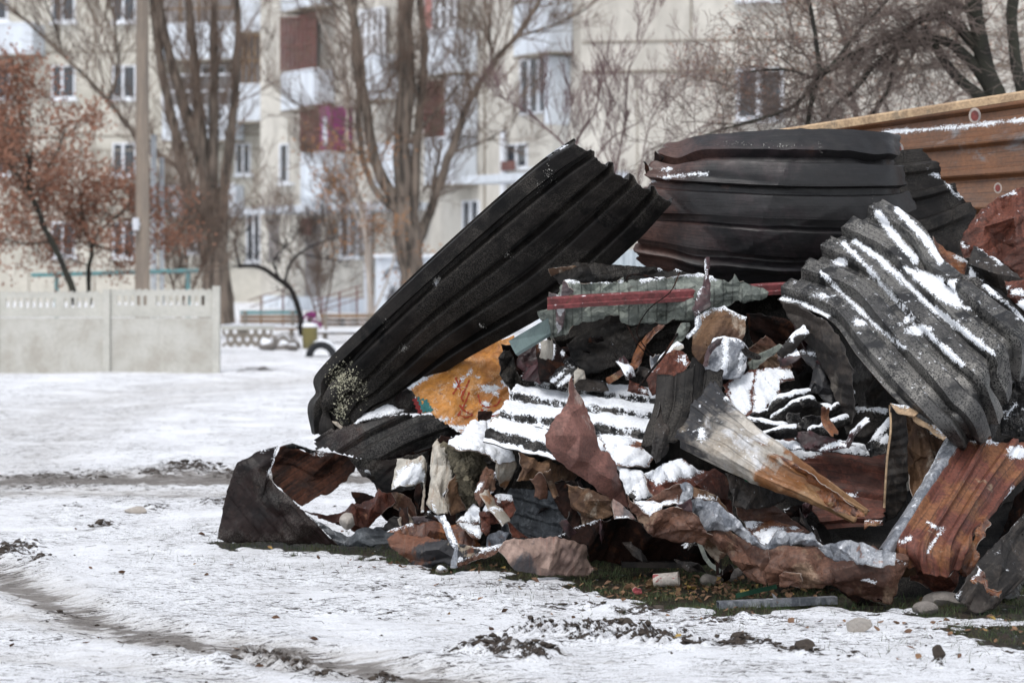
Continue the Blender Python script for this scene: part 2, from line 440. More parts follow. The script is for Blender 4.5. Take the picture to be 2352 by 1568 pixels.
def add_snow(o, V, F, snow, auto=None, h=.008, seed=0):
    """snow lying on a sheet: a soft-edged layer raised over the faces picked by the outlines and by their slope"""
    V = np.asarray(V)
    P = to_px(V)
    Nn = vnormals(V, F)
    jit = fbm(V * 42 + seed, 4) * 9.0 + fbm(V * 11 + seed, 3) * 9
    s = np.full(len(V), -99.0)
    for q in (snow or []):
        if q[0] == 'l': d = q[1] - dist_line(P, q[2])
        elif q[0] == 'e': d = (1 - np.hypot((P[:, 0] - q[1]) / q[3], (P[:, 1] - q[2]) / q[4])) * min(q[3], q[4])
        else: d = sdf(P, q)
        s = np.maximum(s, d + jit * (.5 if q[0] == 'l' else .8))
    if auto is not None:
        nz_ = Nn[:, 2].copy()
        ED = np.array([(f[k], f[(k + 1) % len(f)]) for f in F for k in range(len(f))])
        for _ in range(3):
            acc = np.zeros(len(V)); cnt = np.zeros(len(V))
            np.add.at(acc, ED[:, 0], nz_[ED[:, 1]]); np.add.at(acc, ED[:, 1], nz_[ED[:, 0]])
            np.add.at(cnt, ED[:, 0], 1); np.add.at(cnt, ED[:, 1], 1)
            nz_ = .4 * nz_ + .6 * acc / np.maximum(cnt, 1)
        s = np.maximum(s, (nz_ - auto) * 30 + jit * 1.4 + 12 * fbm(V * [4, 6, 6] + seed, 3))
    s = np.clip(s, -30, 30)
    hh = .72 * h * (np.tanh(s / 7.0)) * (1 + .35 * fbm(V * 25, 3))
    hh = np.where(s > 0, np.maximum(hh, .0), .0008)
    E = {}
    for f in F:
        for a, b in zip(f, f[1:] + f[:1] if isinstance(f, list) else tuple(f[1:]) + (f[0],)):
            E[(min(a, b), max(a, b))] = E.get((min(a, b), max(a, b)), 0) + 1
    bd = {i for e, c in E.items() if c == 1 for i in e}
    bi = np.array(sorted(bd), int)
    if len(bi): hh[bi] = np.minimum(hh[bi], .003)
    dirn = Nn * .75 + np.array([0, 0, .45])
    S = V + dirn * (hh + .0015)[:, None]
    keep = [f for f in F if max(s[i] for i in f) > -7]
    if len(keep) < 4: return None
    used = sorted({i for f in keep for i in f})
    mp = {i: k for k, i in enumerate(used)}
    q_ = mobj('snow_cap', S[used], [[mp[i] for i in f] for f in keep], SNOWE, o)
    at = q_.data.attributes.new('cover', 'FLOAT', 'POINT')
    at.data.foreach_set('value', s[used])
    return q_

def tri_wave(q): return np.abs((q % 1.0) - .5) * 4 - 1

def crumple(V, Nn, amp, fr=5.0, seed=0, ncr=7, ang=None, wave=1.0):
    """creased metal: long slightly fanning fold waves plus a few sharp straight folds"""
    if not amp: return V
    g = np.random.RandomState(seed * 13 + 5)
    a0 = math.radians(ang + 90 if ang is not None else g.uniform(0, 180))
    d = np.zeros(len(V))
    for k, (L, w_) in enumerate(((.62 / fr, 1.0), (1.25 / fr, 1.5), (.33 / fr, .38))):
        a_ = a0 + g.normal(0, .28) + (.9 if k == 2 else 0)
        n = np.array([math.cos(a_), .25, math.sin(a_)])
        q = (V @ n) / L + .55 * pn(V * 2.3 + seed + 7 * k) + g.uniform(0, 1)
        env = np.clip(.45 + 1.5 * pn(V * 3.1 + seed * 1.7 + 31 * k), 0, 1.2)
        d = d + amp * w_ * wave * tri_wave(q) * env
    d = d + amp * .25 * pn(V * fr * 2)
    lo, hi = V.min(0), V.max(0)
    size = np.linalg.norm(hi - lo)
    for _ in range(ncr):
        c = lo + (hi - lo) * g.uniform(.1, .9, 3)
        n = g.normal(size=3) * [1, .2, 1]
        if ang is not None:
            tt_ = math.radians(ang + 90 + g.normal(0, 22)); n = np.array([math.cos(tt_), .1, math.sin(tt_)])
        n /= np.linalg.norm(n)
        sd = (V - c) @ n + .008 * pn(V * 4 + seed)
        al = np.cross(n, [0, 1, 0]); along = np.abs((V - c) @ al)
        fade = np.clip(1.3 - along / (size * g.uniform(.15, .45)), 0, 1)
        wd = g.uniform(.012, .04)
        d = d + fade * np.clip(1 - np.abs(sd) / wd, 0, 1) * wd * g.choice([-1, 1]) * g.uniform(.15, .40) * min(1, amp / .006)
    return V + Nn * d[:, None]

def catmull(P, t):
    """P (n,3) control points, t in 0..n-1"""
    n = len(P)
    if n == 2:
        return P[0] + (P[1] - P[0]) * t[:, None]
    i = np.clip(np.floor(t).astype(int), 0, n - 2)
    f = (t - i)[:, None]
    p0 = np.where((i > 0)[:, None], P[np.maximum(i - 1, 0)], 2 * P[0] - P[1])
    p1, p2 = P[i], P[i + 1]
    p3 = np.where((i < n - 2)[:, None], P[np.minimum(i + 2, n - 1)], 2 * P[-1] - P[-2])
    return .5 * (2 * p1 + (p2 - p0) * f + (2 * p0 - 5 * p1 + 4 * p2 - p3) * f * f + (3 * p1 - 3 * p2 + p3 - p0) * f ** 3)

def sheet(name, label, cat, grid, mat, ribs=0, rh=.022, prof=(.5, .6, .85, .95), amp=.006, fr=5, seed=0, clip=None, snow=None, auto=None,
          res=.02, per=14, dents=None, group=None, parent=None, h=.012, edge=.012, tmax=.0032, phase=0.0):
    """profiled sheet: grid rows run along the ribs, columns across them"""
    g = np.array([[list(W(*p)) for p in r] for r in grid])
    nr, nc = g.shape[:2]
    Lv = max(np.linalg.norm(np.diff(g[:, k], axis=0), axis=1).sum() for k in range(nc))
    Lu = max(np.linalg.norm(np.diff(g[k], axis=0), axis=1).sum() for k in range(nr))
    nv = max(6, int(Lv / res))
    nu = max(6, int(ribs * per) if ribs else int(Lu / res))
    nu = max(nu, int(Lu / res))
    us = np.linspace(0, 1, nu + 1)
    vs = np.linspace(0, 1, nv + 1)
    rows = np.array([catmull(g[r], us * (nc - 1)) for r in range(nr)])        # nr, nu+1, 3
    Pg = np.array([catmull(rows[:, k], vs * (nr - 1)) for k in range(nu + 1)])  # nu+1, nv+1, 3
    Pg = Pg.transpose(1, 0, 2)
    du = np.gradient(Pg, axis=1)
    dv = np.gradient(Pg, axis=0)
    Nn = np.cross(du, dv)
    Nn /= np.maximum(np.linalg.norm(Nn, axis=2), 1e-9)[..., None]
    sg = np.sign((Nn * (np.array([0, 0, CH]) - Pg)).sum(2).mean())
    Nn *= sg
    V = Pg.reshape(-1, 3)
    Nf = Nn.reshape(-1, 3)
    U = np.tile(us, nv + 1)
    VV = np.repeat(vs, nu + 1)
    uv = np.stack([U * Lu, VV * Lv], 1)
    if ribs:
        ph = (U * ribs + phase + .006 * fbm(np.stack([uv[:, 1] * 2, uv[:, 0] * 2, uv[:, 0] * 0 + seed], 1), 2)) % 1
        a, b, c2, d2 = prof
        hgt = np.clip((ph - a) / (b - a), 0, 1) * np.clip((d2 - ph) / (d2 - c2), 0, 1)
        V = V + Nf * (hgt * rh)[:, None]
    V = crumple(V, Nf, amp, fr, seed, wave=.35)
    for (cu, cv, r, dp) in (dents or []):
        q = np.exp(-(((U - cu) * Lu) ** 2 + ((VV - cv) * Lv) ** 2) / r ** 2)
        V = V - Nf * (q * dp)[:, None]
    # uneven cut ends
    e = np.clip(1 - np.minimum(VV, 1 - VV) * Lv / .06, 0, 1) * fbm(np.stack([uv[:, 0] * 22, VV * 3, VV * 0 + seed], 1), 3) * edge * 2
    dvv = (dv / np.maximum(np.linalg.norm(dv, axis=2), 1e-9)[..., None]).reshape(-1, 3)
    V = V + dvv * e[:, None]
    F = []
    for j in range(nv):
        r0 = j * (nu + 1)
        for i in range(nu):
            F.append((r0 + i, r0 + i + 1, r0 + nu + 2 + i, r0 + nu + 1 + i))
    if clip:
        P = to_px(V)
        ok = (sdf(P, clip) + fbm(V * 12 + seed, 3) * 5) > 0
        F = [f for f in F if ok[f[0]] and ok[f[1]] and ok[f[2]] and ok[f[3]]]
        used = sorted({i for f in F for i in f})
        mp = {i: k for k, i in enumerate(used)}
        V, uv = V[used], uv[used]
        F = [tuple(mp[i] for i in f) for f in F]
    o = mobj(name, V, F, M[mat] if isinstance(mat, str) else mat, parent, solid=tmax, uv=uv, sharp=22, rim=M['edge_dark' if mat in DARKM else 'edge'])
    tag(o, label, cat, group)
    if snow or auto is not None: add_snow(o, V, F, snow, auto, h, seed)
    return o

def fold(name, label, cat, out, mat, ins=(), nf=0, fa=.03, amp=.006, fr=6, seed=0, snow=None, auto=None, res=.012, sm=1, ang=0,
         group=None, parent=None, h=.012, edge=.006, thick=.0030, fuzz=0, rb=None, tilt=None):
    """crumpled scrap: outline and inner fold points (column, row, distance), triangulated into creased facets"""
    r = random.Random(seed * 77 + int(out[0][0]))
    if sm <= 2 and amp:
        ar = abs(sum(out[i][0] * out[(i + 1) % len(out)][1] - out[(i + 1) % len(out)][0] * out[i][1] for i in range(len(out)))) / 2
        ex = 0
        fa = fa if nf else .014
        nf = int(nf * .2) + ex
        sm -= 1
    cx = sum(p[0] for p in out) / len(out); cy = sum(p[1] for p in out) / len(out); md = sum(p[2] for p in out) / len(out)
    if amp and tilt is None:
        flat = max(p[2] for p in out) - min(p[2] for p in out) < .07
        if flat:
            ph_ = r.uniform(0, 6.28)
            tilt = (0.10 * math.cos(ph_), .55) if snow else (.75 * math.cos(ph_), .45 * math.sin(ph_) + .12)
    if tilt:
        k_ = md / FP
        out = [(x, y, z + (tilt[0] * (x - cx) + tilt[1] * (cy - y)) * k_) for x, y, z in out]
        sg_ = r.choice([-.5, .5, .8]) if not snow else .5
        ins = [(x, y, md + (z - md) * sg_ + (tilt[0] * (x - cx) + tilt[1] * (cy - y)) * k_) for x, y, z in ins]
    pts = [tuple(p) for p in out] + [tuple(p) for p in ins]
    no = len(out)
    def cdt(pts):
        vs, _, fs, ov, _, _ = delaunay_2d_cdt([Vector((p[0], p[1])) for p in pts], [], [list(range(no))], 1, 1e-4)
        dep = []
        for k, v in enumerate(vs):
            if ov[k]: dep.append(pts[ov[k][0]][2])
            else: dep.append(min(pts, key=lambda q: (q[0] - v[0]) ** 2 + (q[1] - v[1]) ** 2)[2])
        return [(v[0], v[1], d) for v, d in zip(vs, dep)], fs
    vs, fs = cdt(pts)
    if nf:
        xs = [p[0] for p in out]; ys = [p[1] for p in out]
        tries = 0
        new = []
        mind = math.sqrt((max(xs) - min(xs)) * (max(ys) - min(ys)) / (nf + 1)) * .5
        while len(new) < nf and tries < nf * 40:
            tries += 1
            x, y = r.uniform(min(xs), max(xs)), r.uniform(min(ys), max(ys))
            if any((x - q[0]) ** 2 + (y - q[1]) ** 2 < mind * mind for q in new): continue
            for f in fs:
                a, b, c = [vs[i] for i in f[:3]]
                dn = (b[1] - c[1]) * (a[0] - c[0]) + (c[0] - b[0]) * (a[1] - c[1])
                if abs(dn) < 1e-6: continue
                l1 = ((b[1] - c[1]) * (x - c[0]) + (c[0] - b[0]) * (y - c[1])) / dn
                l2 = ((c[1] - a[1]) * (x - c[0]) + (a[0] - c[0]) * (y - c[1])) / dn
                l3 = 1 - l1 - l2
                if min(l1, l2, l3) > .06:
                    new.append((x, y, l1 * a[2] + l2 * b[2] + l3 * c[2] + r.uniform(-fa, fa)))
                    break
        vs, fs = cdt(pts + new)
    bm = bmesh.new()
    bv = [bm.verts.new(W(*p)) for p in vs]
    for f in fs:
        try: bm.faces.new([bv[i] for i in f])
        except ValueError: pass
    for it in range(9):
        lim = res * 1.35
        es = [e for e in bm.edges if e.calc_length() > lim]
        if not es: break
        bmesh.ops.subdivide_edges(bm, edges=es, cuts=1, use_grid_fill=False)
        bmesh.ops.triangulate(bm, faces=[f for f in bm.faces if len(f.verts) > 3])
        if it % 2 == 1:
            pass
    bmesh.ops.remove_doubles(bm, verts=bm.verts, dist=res * .12)
    inner = [v for v in bm.verts if not v.is_boundary]
    for _ in range(sm):
        bmesh.ops.smooth_vert(bm, verts=inner, factor=.5, use_axis_x=True, use_axis_y=True, use_axis_z=True)
    bm.verts.index_update()
    V = np.array([v.co[:] for v in bm.verts])
    F = [tuple(v.index for v in f.verts) for f in bm.faces]
    bnd = np.array([v.is_boundary for v in bm.verts])
    bm.free()
    Nn = vnormals(V, F)
    Q = np.stack([V[:, 0], V[:, 2]], 1) - np.array([V[:, 0].mean(), V[:, 2].mean()])
    ev, ec = np.linalg.eigh(Q.T @ Q)
    pa = math.degrees(math.atan2(ec[1, 1], ec[0, 1]))
    rg_ = random.Random(seed * 7 + 1)
    if amp:
        S = math.sqrt(max(ev.sum() / len(V), 1e-6)) * 1.7
        pa += rg_.choice([0, 0, 0, 14, -14, 75])
        d_ = np.zeros(len(V))
        for (L, A, da) in ((.80 * S, .075 * S, 0), (.42 * S, .034 * S, rg_.choice([-28, 32])), (.17 * S, .012 * S, rg_.choice([-60, 55, 8]))):
            t_ = math.radians(pa + 90 + da)
            q = (V @ np.array([math.cos(t_), .15, math.sin(t_)])) / L + .16 * pn(V * 1.6 / S + seed) + rg_.random()
            d_ += A * tri_wave(q) * np.clip(.7 + 1.2 * pn(V * 1.1 / S + seed * 1.3 + da), .15, 1.15) * min(1.3, amp / .006)
        if rb if rb is not None else (S > .10 and rg_.random() < .6):        # remains of the rolled ribs
            t_ = math.radians(pa + 90)
            q = ((V @ np.array([math.cos(t_), .15, math.sin(t_)])) / .085 + .12 * pn(V * 3 + seed)) % 1
            d_ += .011 * np.clip((q - .5) / .10, 0, 1) * np.clip((.95 - q) / .12, 0, 1) * np.clip(.8 + 1.5 * pn(V * 3 + 70 + seed), 0, 1)
        V = V + Nn * d_[:, None]
        V = crumple(V, Nn, amp * .5, fr, seed, ncr=4, ang=pa)
    if fuzz: V = V + Nn * (fuzz * (fbm(V * 14 + seed, 5) + .5 * np.abs(pn(V * 60))))[:, None] + np.stack([fbm(V * 30 + 3, 3), V[:, 0] * 0, fbm(V * 30 + 8, 3)], 1) * fuzz * .5
    if edge:
        j = np.stack([fbm(V * 22 + 9, 3), fbm(V * 22 + 31, 3) * .6, fbm(V * 22 + 57, 3)], 1) * edge * 2
        V = V + j * bnd[:, None]
    ca, sa = math.cos(math.radians(ang)), math.sin(math.radians(ang))
    uv = np.stack([V[:, 0] * ca + V[:, 2] * sa, -V[:, 0] * sa + V[:, 2] * ca], 1)
    o = mobj(name, V, F, M[mat] if isinstance(mat, str) else mat, parent, solid=thick, uv=uv, sharp=14, rim=M['edge_dark' if mat in DARKM else 'edge'])
    tag(o, label, cat, group)
    if snow or auto is not None: add_snow(o, V, F, snow, auto, h, seed)
    return o

def pp(d, *xy):
    """list of (x,y) or (x,y,dd) -> (x,y,d+dd)"""
    return [(p[0], p[1], d + (p[2] if len(p) > 2 else 0)) for p in xy]
# ------------------------------------------------------------------ ground
def GP(pts): return [G(*p) for p in pts]

TRACKS = [
    (GP([(-400, 1215), (-60, 1290), (60, 1350), (180, 1410), (330, 1455), (520, 1482), (760, 1515), (1000, 1552), (1250, 1600), (1500, 1680)]), .14, .74, .03),
    (GP([(-300, 1360), (60, 1420), (260, 1468), (480, 1500), (700, 1530), (900, 1566), (1050, 1600)]), .10, .45, .02),
    (GP([(-300, 1500), (200, 1520), (500, 1560), (800, 1640)]), .12, .30, .015),
    (GP([(-400, 1102), (100, 1103), (540, 1097), (900, 1092), (1500, 1090)]), .42, .85, .03),
    (GP([(-400, 1128), (100, 1130), (520, 1136)]), .30, .55, .02),
    (GP([(20, 1078), (90, 1030), (180, 985), (300, 940), (430, 905), (700, 872)]), .40, .30, .02),
    (GP([(-50, 1010), (60, 975), (200, 925), (330, 898), (520, 878), (760, 862)]), .45, .32, .02),
    (GP([(-60, 955), (200, 905), (420, 880), (700, 862)]), .4, .2, .01),
]
BLOBS = [  # x, y, rx, ry, strength of churned earth
    (30, 1262, 60, 22, 1.0), (80, 1290, 60, 14, .6), (1350, 1455, 70, 9, .8), (1430, 1450, 60, 8, .95), (1500, 1470, 70, 10, .9), (1570, 1462, 50, 8, .8),
    (1690, 1482, 60, 10, 1.0), (1760, 1490, 50, 9, .9), (1850, 1503, 60, 9, .9), (1230, 1448, 60, 8, .75), (1300, 1475, 80, 8, .7), (1150, 1508, 60, 12, .85), (1230, 1516, 60, 11, .85),
    (1080, 1503, 40, 8, .6), (440, 1080, 95, 8, 1.1), (360, 1088, 60, 5, .9), (540, 1088, 50, 6, .9), (120, 1095, 180, 6, .7), (590, 853, 55, 5, 1.0), (240, 1208, 55, 9, .8), (160, 1165, 40, 5, .5),
    (360, 1168, 40, 5, .8), (500, 1160, 60, 6, .8), (1400, 1440, 50, 6, .7), (1960, 1515, 40, 6, .8), (2155, 1525, 15, 8, 1.0), (780, 1402, 60, 8, .5), (690, 1465, 60, 8, .4),
    (430, 1498, 50, 6, .7), (520, 1520, 60, 6, .7), (900, 1405, 50, 7, .5), (1330, 1395, 120, 8, .6), (1480, 1405, 100, 8, .7), (1640, 1430, 120, 8, .55), (620, 1395, 60, 6, .3), (1000, 1375, 160, 10, .35),
    (880, 1355, 120, 10, .45), (1200, 1345, 150, 12, .5), (1700, 1425, 150, 7, .5), (140, 1405, 60, 7, .5), (760, 1540, 90, 8, .7), (880, 1548, 60, 9, .8), (2300, 1500, 80, 6, .4)]
GRASS = GP([(1255, 1322), (1330, 1345), (1400, 1372), (1500, 1398), (1650, 1412), (1850, 1405), (2060, 1398), (2180, 1415), (2290, 1425), (2500, 1420), (2600, 1250), (2600, 1060), (1150, 1100), (930, 1215), (700, 1236), (495, 1228), (497, 1243), (560, 1262), (700, 1268), (820, 1275), (900, 1292), (1050, 1318)])
GRASS2 = GP([(2130, 1452), (2250, 1436), (2500, 1430), (2500, 1492), (2330, 1485), (2200, 1470)])

TREAD = []          # lug prints of a heavy tyre
for k in range(15):
    x0, y0 = 1165 + k * 29, 1447 + k * 2.6
    TREAD.append((G(x0, y0 + 7), G(x0 + 52, y0 - 5)))
for k in range(8): TREAD.append((G(560 + k * 17, 1488 + k * 4.4), G(584 + k * 17, 1484 + k * 4.4)))
for k in range(9): TREAD.append((G(1040 + k * 26, 1506 + k * 1.2), G(1066 + k * 26, 1499 + k * 1.2)))

def gfields(P):
    """ground height, churned earth, slush, grass at points (N,2)"""
    P = np.asarray(P, float)
    P3 = np.c_[P, np.zeros(len(P))]
    n1 = fbm(P3 * [.9, .9, 1], 3)
    n2 = fbm(P3 * [6, 6, 1] + 4, 4)
    wob = np.c_[fbm(P3 * 2.2 + 40, 3), fbm(P3 * 2.2 + 80, 3)] * .10
    h = .035 * n1 + .009 * n2 + .006 * pn(P3 * [19, 13, 1] + 8)
    mud = np.zeros(len(P))
    sl = np.zeros(len(P))
    for pts, wd, st, dp in TRACKS:
        wd = wd * 1.2
        d = dist_line(P + wob, pts)
        q = np.exp(-(d / wd) ** 2)
        h -= dp * q
        h += dp * .5 * np.exp(-((d - wd * 1.5) / (wd * .5)) ** 2)
        sl = np.maximum(sl, st * np.exp(-(d / (wd * 1.15)) ** 2) * (1 + .5 * n2))
        mud = np.maximum(mud, st * (.55 if pts[0][1] > 15 else .22) * np.exp(-((d - wd * .9) / (wd * .7)) ** 2))
    for x, y, rx, ry, st in BLOBS:
        gx, gy = G(x, y)
        sx = rx * gy / FP
        sy = max(abs(G(x, y - ry)[1] - gy), .05)
        r = np.hypot((P[:, 0] - gx) / sx, (P[:, 1] - gy) / sy)
        k = r < 3
        q = st * np.exp(-r[k] ** 2)
        mud[k] = np.maximum(mud[k], q)
        h[k] += .030 * q
    for p_, q_ in TREAD:
        d = dist_line(P, [p_, q_])
        k = d < .2
        mud[k] = np.maximum(mud[k], 1.15 * np.exp(-(d[k] / .022) ** 2))
        h[k] += .022 * np.exp(-((d[k] - .035) / .016) ** 2) - .012 * np.exp(-(d[k] / .02) ** 2)
    gn = fbm(P3 * [3.5, 3.5, 1] + 20, 4) * .45
    s1 = np.maximum(sdf(P, GRASS), sdf(P, GRASS2) * .8 - .05)
    grass = np.clip((s1 + gn * .8 + .3 * fbm(P3 * [13, 13, 1] + 3, 3) * .3 ) / .10 + .5, 0, 1)
    h += .010 * np.abs(pn(P3 * [14, 14, 1]))
    h -= .016 * grass
    h += np.clip(mud, 0, 1) * .075 * np.clip(fbm(P3 * [12, 8, 1] + 60, 3) , -.1, 1)
    fringe = np.exp(-((s1 + .35) / .5) ** 2) * .45
    mud = np.clip(mud, 0, 1.2) + .02
    return h, mud, np.clip(sl * 1.25, 0, 1), grass, fringe

def build_ground():
    ys = [-30, -12, -4, 0, 3, 5.5, 7, 8]
    y = 8.5
    while y < 14.5: ys.append(y); y += .022
    while y < 420: ys.append(y); y *= 1.0042
    ys += [450, 600, 900, 1500, 2500]
    ys = np.array(ys)
    core = np.linspace(-1, 1, 640)
    outer = np.array([1.15, 1.6, 2.5, 4, 8, 30])
    xs = np.concatenate([-outer[::-1], core, outer])
    hw = 2.0 + .235 * np.clip(ys, 5, 420) + np.clip(ys - 420, 0, 5000)
    X = xs[None, :] * hw[:, None]
    Y = np.repeat(ys[:, None], len(xs), 1)
    P = np.stack([X.ravel(), Y.ravel()], 1)
    h, mud, sl, gr, fr = gfields(P)
    fade = np.clip((260 - P[:, 1]) / 100, 0, 1) * (np.abs(P[:, 0]) < 120)
    V = np.c_[P, h * fade]
    ny, nx = X.shape
    i = np.arange((ny - 1) * nx).reshape(ny - 1, nx)[:, :-1].ravel()
    F = np.stack([i, i + 1, i + nx + 1, i + nx], 1)
    me = bpy.data.meshes.new("ground")
    me.vertices.add(len(V))
    me.vertices.foreach_set("co", V.ravel())
    me.loops.add(F.size)
    me.loops.foreach_set("vertex_index", F.ravel())
    me.polygons.add(len(F))
    me.polygons.foreach_set("loop_start", np.arange(0, F.size, 4))
    me.polygons.foreach_set("use_smooth", np.ones(len(F), bool))
    me.update()
    me.validate()
    for nm, a in (("mud", mud), ("slush", sl), ("grass", gr), ("fringe", fr)):
        at = me.attributes.new(nm, 'FLOAT', 'POINT')
        at.data.foreach_set("value", a)
    m, t, b = newmat("snowy_ground")
    N = NT(t)
    tc = N.n("TexCoord").outputs['Object']
    def att(n): return N.n("Attribute", attribute_name=n).outputs['Fac']
    mudA, slA, grA, frA = att("mud"), att("slush"), att("grass"), att("fringe")
    nA = N.noise(tc, 13, 10, .72)
    nB = N.noise(tc, 55, 6, .75)
    nC = N.noise(tc, 2.1, 6, .6)
    mpt = N.n("Mapping", {'Vector': tc, 'Scale': (4, 26, 5), 'Rotation': (0, 0, .12)}).outputs[0]
    nD = N.noise(mpt, 1.0, 9, .72)
    nE = N.noise(tc, 30, 8, .8)
    snow = N.mix(N.ramp(nC, .35, .7), (.81, .825, .86), (.72, .73, .76))
    snow = N.mix(N.math('MULTIPLY', N.ramp(nB, .40, .72), .45), snow, (.50, .51, .54))
    # trodden, thin snow over grit
    slf = N.math('MULTIPLY', slA, N.ramp(N.math('ADD', N.math('MULTIPLY', nD, .6), N.math('MULTIPLY', nA, .4)),   .30, .55))
    c = N.mix(slf, snow, (.40, .375, .345))
    c = N.mix(N.math('MULTIPLY', N.ramp(N.math('MULTIPLY_ADD', slA, .5, N.math('MULTIPLY', nD, .9)), .74, .92), .85), c, (.12, .105, .095))
    thin = N.math('MULTIPLY', N.ramp(nD, .50, .64), N.math('MULTIPLY', N.ramp(nC, .38, .60), .55))
    c = N.mix(thin, c, (.34, .32, .30))
    # earth poking through: broken into crumbs by fine noise
    e1 = N.math('MULTIPLY', mudA, .50)
    for (q_, w_) in ((nA, 1.5), (nD, 1.2), (nE, 1.7)): e1 = N.math('ADD', e1, N.math('MULTIPLY', N.math('SUBTRACT', q_, .5), w_))
    e1 = N.math('ADD', e1, N.math('MULTIPLY', frA, .10))
    ef = N.ramp(e1, .33, .39)
    earth = N.mix(N.ramp(nB, .35, .65), (.018, .014, .012), (.075, .055, .042))
    c = N.mix(ef, c, earth)
    nF = N.noise(N.n("Mapping", {'Vector': tc, 'Scale': (11, 44, 9), 'Rotation': (0, 0, -.1)}).outputs[0], 1.0, 9, .76)
    nG = N.noise(tc, 1.1, 5, .6)
    sp = N.math('MULTIPLY', N.ramp(nF, .545, .570), N.ramp(nG, .42, .54))
    c = N.mix(sp, c, (.035, .028, .024))
    sp2 = N.math('MULTIPLY', N.ramp(N.noise(tc, 75, 5, .8), .575, .60), N.ramp(nG, .36, .52))
    c = N.mix(sp2, c, (.06, .045, .036))
    # melted turf under and around the heap
    gf = N.ramp(N.math('ADD', grA, N.math('MULTIPLY', N.math('SUBTRACT', nA, .5), 3.2)), .42, .58)
    turf = N.mix(N.ramp(nA, .4, .6), (.010, .012, .005), (.030, .020, .013))
    c = N.mix(gf, c, turf)
    t.links.new(c, b.inputs['Base Color'])
    wet = N.math('MAXIMUM', ef, gf)
    t.links.new(N.math('MULTIPLY_ADD', N.math('MAXIMUM', wet, slf), -.15, .8), b.inputs['Roughness'])
    b.inputs['Specular IOR Level'].default_value = .25
    hh = N.math('ADD', N.math('MULTIPLY', nA, 1.0), N.math('MULTIPLY', nB, .4))
    hh = N.math('SUBTRACT', hh, N.math('MULTIPLY', ef, .25))
    bp = N.n("Bump", {'Height': hh, 'Strength': .9, 'Distance': .03})
    t.links.new(bp.outputs[0], b.inputs['Normal'])
    me.materials.append(m)
    o = bpy.data.objects.new("ground", me)
    COL.objects.link(o)
    o['kind'] = 'structure'
    return o
build_ground()

def gz(x, y): return float(gfields([(x, y)])[0][0])

# ------------------------------------------------------------------ apartment building
MB_BEIGE = plain('weathered_panel', (.50, .475, .42), (.39, .37, .32), scale=.7, rough=.9, fine=5, bump=.1)
MB_CREAM = plain('cream_render', (.54, .515, .465), (.40, .375, .335), scale=.8, rough=.9, fine=4, bump=.1, stretch=(1, 1, .4))
MB_WHITE = plain('painted_cladding', (.60, .64, .69), (.50, .53, .575), scale=.8, rough=.7, fine=5, bump=.05, stretch=(3, 3, .3))
MB_BROWN = plain('brown_boarding', (.17, .105, .06), (.24, .16, .09), scale=2, rough=.8)
MB_DKRED = plain('red_brown_grille', (.15, .065, .055), (.11, .05, .045), scale=2, rough=.6)
MB_FRAME = plain('window_frame_white', (.66, .68, .72), (.6, .62, .66), scale=2, rough=.5, bump=0)
MB_SEAM = plain('dark_joint', (.20, .175, .145), (.27, .24, .20), scale=1, rough=.9)
MB_DARK = plain('recess_shade', (.20, .185, .18), (.27, .25, .24), scale=1, rough=.8)  # flat dark tone painted for the shade inside openings and doorways
MB_MAG = plain('magenta_paint', (.17, .035, .11), (.20, .05, .13), scale=2, rough=.6, bump=0)
MB_PINK = plain('dusty_rose_paint', (.36, .17, .15), scale=2)
m, t, b = newmat('window_glass'); GLASS = m
b.inputs['Base Color'].default_value = (.035, .04, .05, 1); b.inputs['Roughness'].default_value = .15

class Wall:
    """vertical plane through two (column, distance) points of the view"""
    def __init__(s, xa, da, xb, db):
        s.A = Vector(((xa - 1176) * da / FP, da, 0)); s.B = Vector(((xb - 1176) * db / FP, db, 0))
        s.t = (s.B - s.A).normalized(); s.n = Vector((s.t.y, -s.t.x, 0))
        if s.n.y > 0: s.n = -s.n
    def at(s, x, out=0):
        k = (x - 1176) / FP            # ray (k,1); solve A + t*u + n*out = D*(k,1)
        A = s.A + s.n * out
        u = (k * A.y - A.x) / (s.t.x - k * s.t.y)
        P = A + s.t * u
        return P
    def z(s, x, y, out=0): return CH - (y - HY) * s.at(x, out).y / FP
    def box(s, mb, x0, y0, x1, y1, out=0, th=.1, z=None):
        """box whose visible face spans columns x0..x1 and rows y0..y1, standing 'out' metres proud, 'th' thick behind"""
        a, c = s.at(x0, out), s.at(x1, out)
        xm = (x0 + x1) / 2
        z1, z0 = z if z else (s.z(xm, y0, out), s.z(xm, y1, out))
        q = [a, c, c - s.n * th, a - s.n * th]
        vs = [Vector((p.x, p.y, zz)) for zz in (z0, z1) for p in q]
        return mb.add(vs, [(0, 1, 2, 3)[::-1], (4, 5, 6, 7), (0, 1, 5, 4), (1, 2, 6, 5), (2, 3, 7, 6), (3, 0, 4, 7)])

